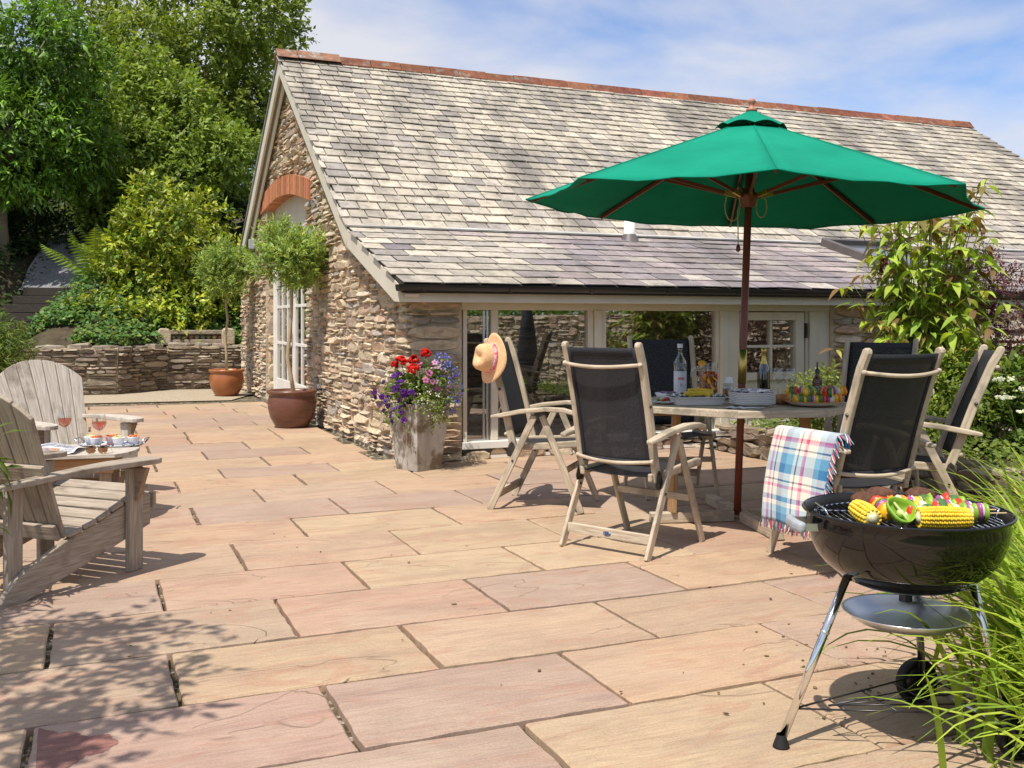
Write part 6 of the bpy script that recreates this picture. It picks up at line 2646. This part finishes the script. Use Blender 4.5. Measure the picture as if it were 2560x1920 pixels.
def skewer(label, loc, ax_, L_, kinds, start=.25, gap=.021, group=None, big=1.0):
    t = thing('vegetable_skewer', label, 'skewer', loc, 0, group)
    ax_ = ax_.normalized()
    q = Vector((1, 0, 0)).rotation_difference(ax_).to_matrix()
    m = MB()
    m.col = (.60, .42, .20)
    m.tube([-ax_ * L_ * .5, ax_ * L_ * .5], .0022, 6)
    m.build('stick', M['color'], t)
    x = -L_ * .5 + L_ * start
    for kd in kinds:
        m = MB()
        roll = Matrix.Rotation(rng.uniform(-.8, .8), 3, ax_)
        veg(m, ax_ * x + Vector((0, 0, rng.uniform(-.002, .004))), roll @ q * big, kd)
        m.build('vegetable_piece', M['food'], t, smooth=True)
        x += gap * rng.uniform(.8, 1.15)
    return t


pp = thing('serving_platter', 'cream platter with an orange rim piled with vegetable skewers', 'platter', T(1.835, 6.07))
m = MB()
m.lathe([(0, .006), (.10, .004), (.12, .008), (.172, .030), (.168, .032), (.115, .014), (0, .012)], 36)
m.build('dish', mat('cream_stoneware', (.66, .58, .46), (.60, .52, .40), 8, rough=.35), pp, smooth=True)
m = MB()
m.lathe([(.1665, .0325), (.1725, .031), (.174, .033), (.168, .035)], 36)
m.build('rim', mat('orange_rim', (.62, .20, .06), (.55, .17, .05), 9, rough=.35), pp, smooth=True)
K1 = ['yellow', 'courgette', 'yellow', 'courgette', 'onion', 'yellow', 'courgette', 'red', 'onion', 'mushroom', 'yellow', 'orange']
K2 = ['courgette', 'red', 'orange', 'onion', 'mushroom', 'green', 'yellow', 'onion', 'red', 'courgette', 'yellow']
skewer('front vegetable skewer on the orange rimmed platter', T(1.83, 6.02, .044), RT + FW * .05, .30, K1, .10, .026, 'skewers on the platter', 1.6)
skewer('middle vegetable skewer on the orange rimmed platter', T(1.83, 6.07, .050), RT - FW * .06, .30, K2, .10, .026, 'skewers on the platter', 1.6)
skewer('back vegetable skewer on the orange rimmed platter', T(1.82, 6.13, .046), RT + FW * .12, .30, K1[::-1], .10, .026, 'skewers on the platter', 1.6)
skewer('second top vegetable skewer leaning over the pile on the platter', T(1.87, 6.05, .088), RT + FW * .35, .25, K1, .08, .026, 'skewers on the platter', 1.6)
skewer('top vegetable skewer laid across the others on the platter', T(1.79, 6.09, .082), RT - FW * .5, .26, K2[::-1], .12, .026, 'skewers on the platter', 1.6)
for (a, d, lb) in ((1.80, 6.74, 'left'), (1.875, 6.70, 'right')):
    wine_glass('wine_glass', lb + ' empty stemmed glass beside the sparkling wine bottle', T(a, d), None, .20, 'empty wine glasses', .040)
for (a, d, lb) in ((2.005, 6.42, 'left'), (2.085, 6.38, 'right')):
    t = thing('glass_tumbler', lb + ' of the two dimpled glass tumblers behind the platter', 'glass', T(a, d), 0, 'dimpled tumblers')
    m = MB()
    n_ = 24
    vs, fs = [], []
    for i in range(9):
        for k in range(n_):
            z = i / 8 * .10
            r = .038 + .004 * i / 8 + .0018 * math.sin(k * 2 * PI / n_ * 6) * math.sin(i * 1.6)
            vs.append((r * math.cos(2 * PI * k / n_), r * math.sin(2 * PI * k / n_), z))
    for i in range(8):
        for k in range(n_):
            a_, b_ = i * n_ + k, i * n_ + (k + 1) % n_
            fs.append((a_, b_, b_ + n_, a_ + n_))
    fs.append(tuple(range(n_ - 1, -1, -1)))
    m.add(vs, fs)
    m.build('glass', M['glass'], t, smooth=True)
ob = bottle('oil_bottle', 'amber ridged oil bottle with a black pourer', T(2.03, 6.62), [(0, .003), (.030, 0), (.032, .01), (.032, .12), (.026, .14), (.013, .16), (.012, .185)], 'oil',
            [('oil', [(0, .006), (.028, .008), (.028, .115), (0, .115)], 'oil', (1, 1, 1)), ('pourer', [(.014, .17), (.014, .195), (.006, .205), (.0045, .245), (0, .246)], 'gutter', (1, 1, 1))])
m = MB()
for k in range(7):
    m.lathe([(.0322, .018 + k * .014), (.0335, .022 + k * .014), (.0322, .026 + k * .014)], 20)
m.build('ridges', M['oil'], ob, smooth=True)
for (a, d, lb, c, lidc, nm) in ((1.425, 6.56, 'honey jar with a round white label beside the parasol pole', (.36, .15, .02), (.66, .62, .50), 'honey_jar'), (1.345, 6.70, 'small brown sauce jar behind the honey jar', (.28, .085, .02), (.26, .10, .04), 'sauce_jar')):
    t = thing(nm, lb, 'jar', T(a, d), 0, 'jars on the table')
    m = MB()
    m.lathe([(0, .002), (.034, 0), (.036, .01), (.036, .075), (.030, .088), (.030, .095)], 22)
    m.build('glass', M['glass'], t, smooth=True)
    m = MB()
    m.col = c
    m.lathe([(0, .004), (.0335, .005), (.0335, .072), (0, .073)], 22)
    m.build('contents', M['food'], t, smooth=True)
    m = MB()
    m.col = lidc
    m.lathe([(.034, .088), (.034, .108), (0, .110)], 22)
    m.build('lid', M['color'], t, smooth=True)
    if nm == 'honey_jar':
        m = MB()
        m.col = (.74, .72, .64)
        p = -FW * .0368 + RT * .008
        q = Vector((0, 0, 1)).rotation_difference(-FW).to_matrix()
        m.lathe([(0, .001), (.019, .0005), (.0195, -.002)], 18, p + Vector((0, 0, .042)), q)
        m.col = (.25, .30, .10)
        m.lathe([(.004, .0016), (.009, .0014), (.009, .001)], 12, p + Vector((0, 0, .042)), q)
        m.build('label', M['color'], t, smooth=True)
t = thing('pepper_mill', 'brown wooden pepper mill beside the parasol pole', 'pepper mill', T(1.452, 6.66))
m = MB()
m.lathe([(0, 0), (.028, 0), (.029, .015), (.024, .05), (.026, .085), (.027, .115), (.022, .13), (.024, .14), (.0, .145)], 18)
m.col = (.36, .16, .07)
m.build('body', M['color'], t, smooth=True)
t = thing('bread_board', 'small wooden board with bread slices behind the plates', 'board', T(1.625, 6.60), Rd(-22.8))
m = MB()
m.box((.02, 0, .010), (.24, .13, .018))
m.build('board', M['teak'], t, bevel=.006)
for k in range(6):
    t2 = thing('bread_slice', ['leftmost', 'second', 'third', 'fourth', 'fifth', 'rightmost'][k] + ' of the leaning bread slices on the small board', 'bread', T(1.545 + k * .019, 6.60, .028), Rd(-22.8), 'bread slices')
    m = MB()
    m.col = (.52, .26, .11)
    out_ = [(-.045, -.012), (.045, -.012), (.050, .012), (.035, .034), (0, .042), (-.035, .034), (-.05, .012)]
    q = Matrix.Translation((0, 0, .008)) @ Matrix.Rotation(Rd(-52), 4, 'Y') @ Matrix(((0, 0, 1, 0), (1, 0, 0, 0), (0, 1, 0, 0), (0, 0, 0, 1)))
    m.prism(out_, .012, q)
    m.build('crust', M['rough_food'], t2, bevel=.004)
t = thing('bread_loaf', 'crusty brown loaf half hidden behind the vegetable platter', 'bread', T(1.69, 6.22, .03), Rd(-5))
m = MB()
m.col = (.46, .22, .09)
m.ball((0, 0, 0), (.085, .045, .034), 16, 10, jit=.03)
m.build('crust', M['rough_food'], t, smooth=True)
t = thing('salad_bowl', 'shallow white bowl of red onion behind the foil dish', 'bowl', T(1.02, 6.52))
m = MB()
m.lathe([(0, .003), (.04, 0), (.07, .02), (.085, .048), (.082, .049), (.06, .022), (0, .010)], 26)
m.build('bowl', M['ceramic'], t, smooth=True)
m = MB()
for k in range(36):
    f = rng.uniform(.7, 1.2)
    m.col = (.30 * f, .14 * f, .26 * f) if k % 3 else (.62, .52, .58)
    a_, r_ = rng.uniform(0, 6.3), .06 * math.sqrt(rng.random())
    m.ball((r_ * math.cos(a_), r_ * math.sin(a_), .042 + rng.uniform(-.006, .012)), (.016, .006, .005), 6, 4, Matrix.Rotation(rng.uniform(0, 3), 3, 'Z'))
m.build('red_onion', M['food'], t, smooth=True)
t = thing('side_plate', 'small white plate of tomato and mozzarella at the left end of the table', 'plate', T(.965, 6.24))
m = MB()
m.lathe([(0, .006), (.06, .004), (.095, .018), (.093, .020), (.058, .010), (0, .010)], 30)
m.build('plate', M['ceramic'], t, smooth=True)
m = MB()
for k in range(22):
    m.col = [(.60, .07, .03), (.74, .72, .66), (.42, .14, .05), (.14, .24, .05)][k % 4]
    a_, r_ = rng.uniform(0, 6.3), .055 * math.sqrt(rng.random())
    m.ball((r_ * math.cos(a_), r_ * math.sin(a_), .018 + rng.uniform(0, .014)), (.016, .014, .008), 7, 5)
m.build('salad', M['food'], t, smooth=True)
for k, lb in ((0, 'fork'), (1, 'knife'), (2, 'spoon')):
    t = thing('table_' + lb, 'steel ' + lb + ' lying on the table edge before the plates', 'cutlery', T(1.385 + k * .012, 5.855 + k * .022, .004), Rd(-22.8 - 8 + 5 * k), 'cutlery before the plates')
    m = MB()
    m.sweep([(-.09, 0, 0), (.0, 0, .003), (.05, 0, .004)], [.010, .006, .005], .003)
    m.build('handle', M['steel'], t, bevel=.001)
    m = MB()
    if lb == 'fork':
        m.sweep([(.05, 0, .004), (.065, 0, .003)], [.006, .018], .003)
        for y in (-.007, -.0023, .0023, .007):
            m.sweep([(.065, y, .003), (.10, y, .006)], .0025, .002)
    elif lb == 'knife':
        m.sweep([(.05, 0, .004), (.08, .002, .004), (.12, .004, .004)], [.012, .016, .004], .002)
    else:
        m.ball((.07, 0, .004), (.025, .016, .004), 12, 6)
    m.build('head', M['steel'], t)
nk = thing('napkin', 'grey striped napkin lying under the cutlery', 'napkin', T(1.33, 5.90, .002), Rd(-22.8 - 20))
m = MB()
m.grid(lambda u, v: (Vector((lerp(-.06, .06, u), lerp(-.05, .05, v), .002 + .006 * math.sin(u * 7) ** 2)), (u, v, 0)), 12, 6)
m.build('cloth', M['paper'], nk, smooth=True, solid=.001)

# ------------------------------------------------------------------ kettle barbecue
BC = Vector((2.275, 2.325, 0))
bq = thing('kettle_barbecue', 'black enamelled kettle barbecue on chrome legs with food on its grill', 'barbecue', BC)
RZb = .700
m = MB()
prof = [(.300, 0), (.304, .006), (.300, .011), (.294, .006), (.289, -.012), (.291, -.03), (.287, -.055), (.278, -.09), (.262, -.125), (.238, -.155), (.205, -.182), (.196, -.186), (.190, -.196), (.155, -.212), (.10, -.224), (.04, -.23), (0, -.231)]
inner_ = [(0, -.224), (.10, -.216), (.19, -.185), (.235, -.150), (.270, -.09), (.283, -.03), (.283, -.012), (.294, .004)]
m.lathe([(r, RZb + z) for r, z in prof], 64)
m.build('bowl', M['enamel'], bq, smooth=True)
m = MB()
m.lathe([(r, RZb + z) for r, z in inner_], 64)
m.build('bowl_lining', mat('sooty_enamel', (.01, .01, .01), (.02, .018, .016), 8, rough=.35), bq, smooth=True)
m = MB()
for k in range(-13, 14):
    y = k * .0205
    L_ = math.sqrt(max(0, .272 ** 2 - y * y))
    m.tube([RT * y + FW * -L_ + Vector((0, 0, RZb - .016)), RT * y + FW * L_ + Vector((0, 0, RZb - .016))], .0024, 6)
for d in (-.14, .14):
    L_ = math.sqrt(.272 ** 2 - d * d)
    m.tube([RT * -L_ + FW * d + Vector((0, 0, RZb - .021)), RT * L_ + FW * d + Vector((0, 0, RZb - .033))], .003, 6)
pts = [(.272 * math.cos(a_), .272 * math.sin(a_), RZb - .019) for a_ in np.linspace(0, 2 * PI, 49)]
m.tube(pts, .0032, 6)
for s_ in (-1, 1):
    m.tube([RT * s_ * .245 + FW * -.05 + Vector((0, 0, RZb - .016)), RT * s_ * .26 + FW * -.05 + Vector((0, 0, RZb + .018)), RT * s_ * .26 + FW * .05 + Vector((0, 0, RZb + .018)), RT * s_ * .245 + FW * .05 + Vector((0, 0, RZb - .016))], .0032, 6)
m.build('grill', M['chrome'], bq, smooth=True)
feet = [Vector((1.905, 2.444, 0)) - BC, Vector((2.54, 2.52, 0)) - BC, Vector((2.50, 2.14, 0)) - BC]
tops = []
for i, f in enumerate(feet):
    top = Vector((f.x, f.y, 0)).normalized() * .185 + Vector((0, 0, RZb - .195))
    tops.append(top)
    lo = f + Vector((0, 0, .02 if i == 0 else .075))
    m = MB()
    m.tube([lo, top], .0125, 14)
    m.build('leg', M['chrome'], bq, smooth=True)
    m = MB()
    m.tube([lo.lerp(top, .66), lo.lerp(top, .672)], .0145, 14)
    m.build('leg_collar', M['steel'], bq, smooth=True)
m = MB()
f = feet[0]
m.lathe([(0, 0), (.026, 0), (.024, .008), (.016, .03), (.014, .04)], 16, f)
m.build('foot_cap', M['rubber'], bq, smooth=True)
axd = (feet[2] - feet[1]).normalized()
for i in (1, 2):
    q = Vector((0, 0, 1)).rotation_difference(axd).to_matrix()
    wc = feet[i] + axd * (-.03 if i == 1 else .03) + Vector((0, 0, .075))
    m = MB()
    m.lathe([(.055, -.016), (.070, -.018), (.075, -.010), (.075, .010), (.070, .018), (.055, .016), (.055, -.016)], 28, wc, q)
    wh = m.build('wheel', M['rubber'], bq, smooth=True)
    m = MB()
    m.lathe([(0, -.012), (.02, -.013), (.055, -.010), (.055, .010), (.02, .013), (0, .012)], 24, wc, q)
    m.build('hub_disc', M['gutter'], wh, smooth=True)
m = MB()
m.tube([feet[1] + Vector((0, 0, .075)), feet[2] + Vector((0, 0, .075))], .006, 8)
m.build('axle', M['steel'], bq, smooth=True)
m = MB()
zc = .115
cs = [f.lerp(t_, (zc - .02) / (t_.z - .02)) for f, t_ in zip(feet, tops)]
cs = [Vector((c.x, c.y, zc)) for c in cs]
for i in range(3):
    m.tube([cs[i], cs[(i + 1) % 3]], .0032, 6)
mid = (cs[0] + cs[1] + cs[2]) / 3
for t_ in (.25, .5, .75):
    m.tube([cs[0].lerp(cs[1], t_), cs[0].lerp(cs[2], t_)], .0025, 6)
    m.tube([cs[1].lerp(cs[2], t_), cs[0].lerp(mid, .3)], .0025, 6)
m.build('wire_shelf', M['gutter'], bq, smooth=True)
m = MB()
m.lathe([(0, .362), (.09, .366), (.14, .378), (.178, .400), (.186, .402), (.184, .398), (.145, .370), (.09, .358), (0, .354)], 44)
m.build('ash_catcher', M['steel'], bq, smooth=True)
hd = -RT
for s_ in (-1, 1):
    m = MB()
    p0 = hd * .275 + FW * s_ * .055 + Vector((0, 0, RZb - .035))
    m.sweep([p0, p0 + hd * .055], .005, .022)
    m.build('handle_strap', M['steel'], bq)
m = MB()
m.sweep([hd * .33 + FW * -.07 + Vector((0, 0, RZb - .035)), hd * .342 + FW * -.03 + Vector((0, 0, RZb - .033)), hd * .342 + FW * .03 + Vector((0, 0, RZb - .033)), hd * .33 + FW * .07 + Vector((0, 0, RZb - .035))], .028, .034)
m.build('handle_grip', M['grip'], bq, bevel=.012, seg=3)
m = MB()
m.tube([(0, 0, RZb - .226), (0, 0, RZb - .27)], .02, 10)
m.build('vent', M['gutter'], bq)


# food on the grill
def B(a, d, z=0.0):
    return BC + RT * a + FW * d + Vector((0, 0, RZb - .013 + z))


t = thing('corn_cob', 'large yellow corn cob lying across the front of the barbecue grill', 'corn', B(.045, -.165, .028), 0, 'corn cobs on the barbecue')
cob(t, Vector((0, 0, 0)), RT - FW * .02, .150, .029, 15, 24)
t = thing('corn_cob', 'short yellow corn cob end on at the left of the barbecue grill', 'corn', B(-.155, -.085, .026), 0, 'corn cobs on the barbecue')
cob(t, Vector((0, 0, 0)), FW - RT * .12 + Vector((0, 0, .12)), .105, .028, 13, 15)
K3 = ['red', 'mushroom', 'mushroom', 'courgette', 'red', 'courgette', 'yellow', 'mushroom', 'green', 'onion', 'green', 'onion', 'green']
skewer('vegetable skewer nearest the large corn cob on the barbecue', B(.085, -.09, .026), RT + FW * .04, .36, K3, .18, .020, 'skewers on the barbecue', 1.35)
skewer('middle vegetable skewer on the barbecue grill', B(.075, -.035, .028), RT - FW * .03, .36, ['red', 'onion', 'courgette', 'yellow', 'mushroom', 'green', 'onion', 'courgette', 'onion', 'green', 'red', 'onion'], .17, .0205, 'skewers on the barbecue', 1.4)
skewer('back vegetable skewer on the barbecue grill beside the burgers', B(.07, .02, .03), RT + FW * .03, .36, ['orange', 'mushroom', 'orange', 'onion', 'yellow', 'courgette', 'green', 'onion', 'red', 'courgette', 'green'], .2, .021, 'skewers on the barbecue', 1.45)
skewer('short vegetable skewer on the left of the barbecue behind the green pepper', B(-.075, -.02, .028), FW + RT * .15, .22, ['yellow', 'orange', 'onion', 'courgette', 'orange', 'yellow', 'red'], .2, .020, 'skewers on the barbecue', 1.3)
t = thing('green_pepper', 'halved bright green pepper lying cut side up on the barbecue', 'pepper', B(-.065, -.125, .012))
m = MB()
m.col = (.22, .40, .03)
prof = [(.0, -.022), (.02, -.020), (.036, -.008), (.044, .010), (.045, .022)]
n_ = 24
vs, fs = [], []
for r, z in prof + [(.041, .021), (.038, .008), (.028, -.006), (0, -.014)]:
    for k in range(n_):
        a_ = 2 * PI * k / n_
        rr = r * (1 + .10 * math.cos(3 * a_))
        vs.append(Vector((rr * math.cos(a_), rr * math.sin(a_), z)))
for i in range(len(prof) + 3):
    for k in range(n_):
        a_, b_ = i * n_ + k, i * n_ + (k + 1) % n_
        fs.append((a_, b_, b_ + n_, a_ + n_))
tilt = Vector((0, 0, 1)).rotation_difference((Vector((0, 0, 1)) - FW * .85 + RT * .2).normalized()).to_matrix()
m.add([tilt @ v + Vector((0, 0, .022)) for v in vs], fs)
m.build('shell', M['food'], t, smooth=True)
m = MB()
m.col = (.56, .62, .22)
m.ball(tilt @ Vector((0, 0, .0)) + Vector((0, 0, .022)), (.012, .012, .012), 8, 6)
m.tube([tilt @ Vector((0, -.035, .008)) + Vector((0, 0, .022)), tilt @ Vector((0, .035, .006)) + Vector((0, 0, .022))], .004, 6)
m.build('pith', M['food'], t, smooth=True)
for (a, d, lb) in ((-.085, .10, 'left'), (-.005, .19, 'middle'), (.115, .175, 'right')):
    t = thing('burger_patty', lb + ' browned burger patty at the back of the grill', 'burger', B(a, d, .028), 0, 'burger patties on the barbecue')
    m = MB()
    m.col = (.115, .050, .028)
    m.ball((0, 0, .006), (.050, .046, .024), 18, 10, jit=.05)
    m.build('patty', M['rough_food'], t, smooth=True)

# crumbs of moss and dry leaves fallen on the slabs near the barbecue
db = MB()
for k in range(110):
    if k % 4:
        a_, d = rng.gauss(1.35, .28), rng.gauss(3.55, .35)
    else:
        a_, d = rng.uniform(-1.5, 1.6), rng.uniform(3.0, 6.0)
    p = S(a_, d, .006)
    c = rng.choice([(.22, .15, .07), (.14, .12, .05), (.30, .22, .11), (.10, .07, .04)])
    db.col = c
    s_ = rng.uniform(.002, .007)
    db.ball(p, (s_ * rng.uniform(.8, 2.2), s_, s_ * .5), 5, 3, Matrix.Rotation(rng.uniform(0, 3), 3, 'Z'), .3)
tag(db.build('leaf_litter', M['rough_food']), 'crumbs of moss and dry leaf scattered on the paving slabs', 'litter', kind='stuff')
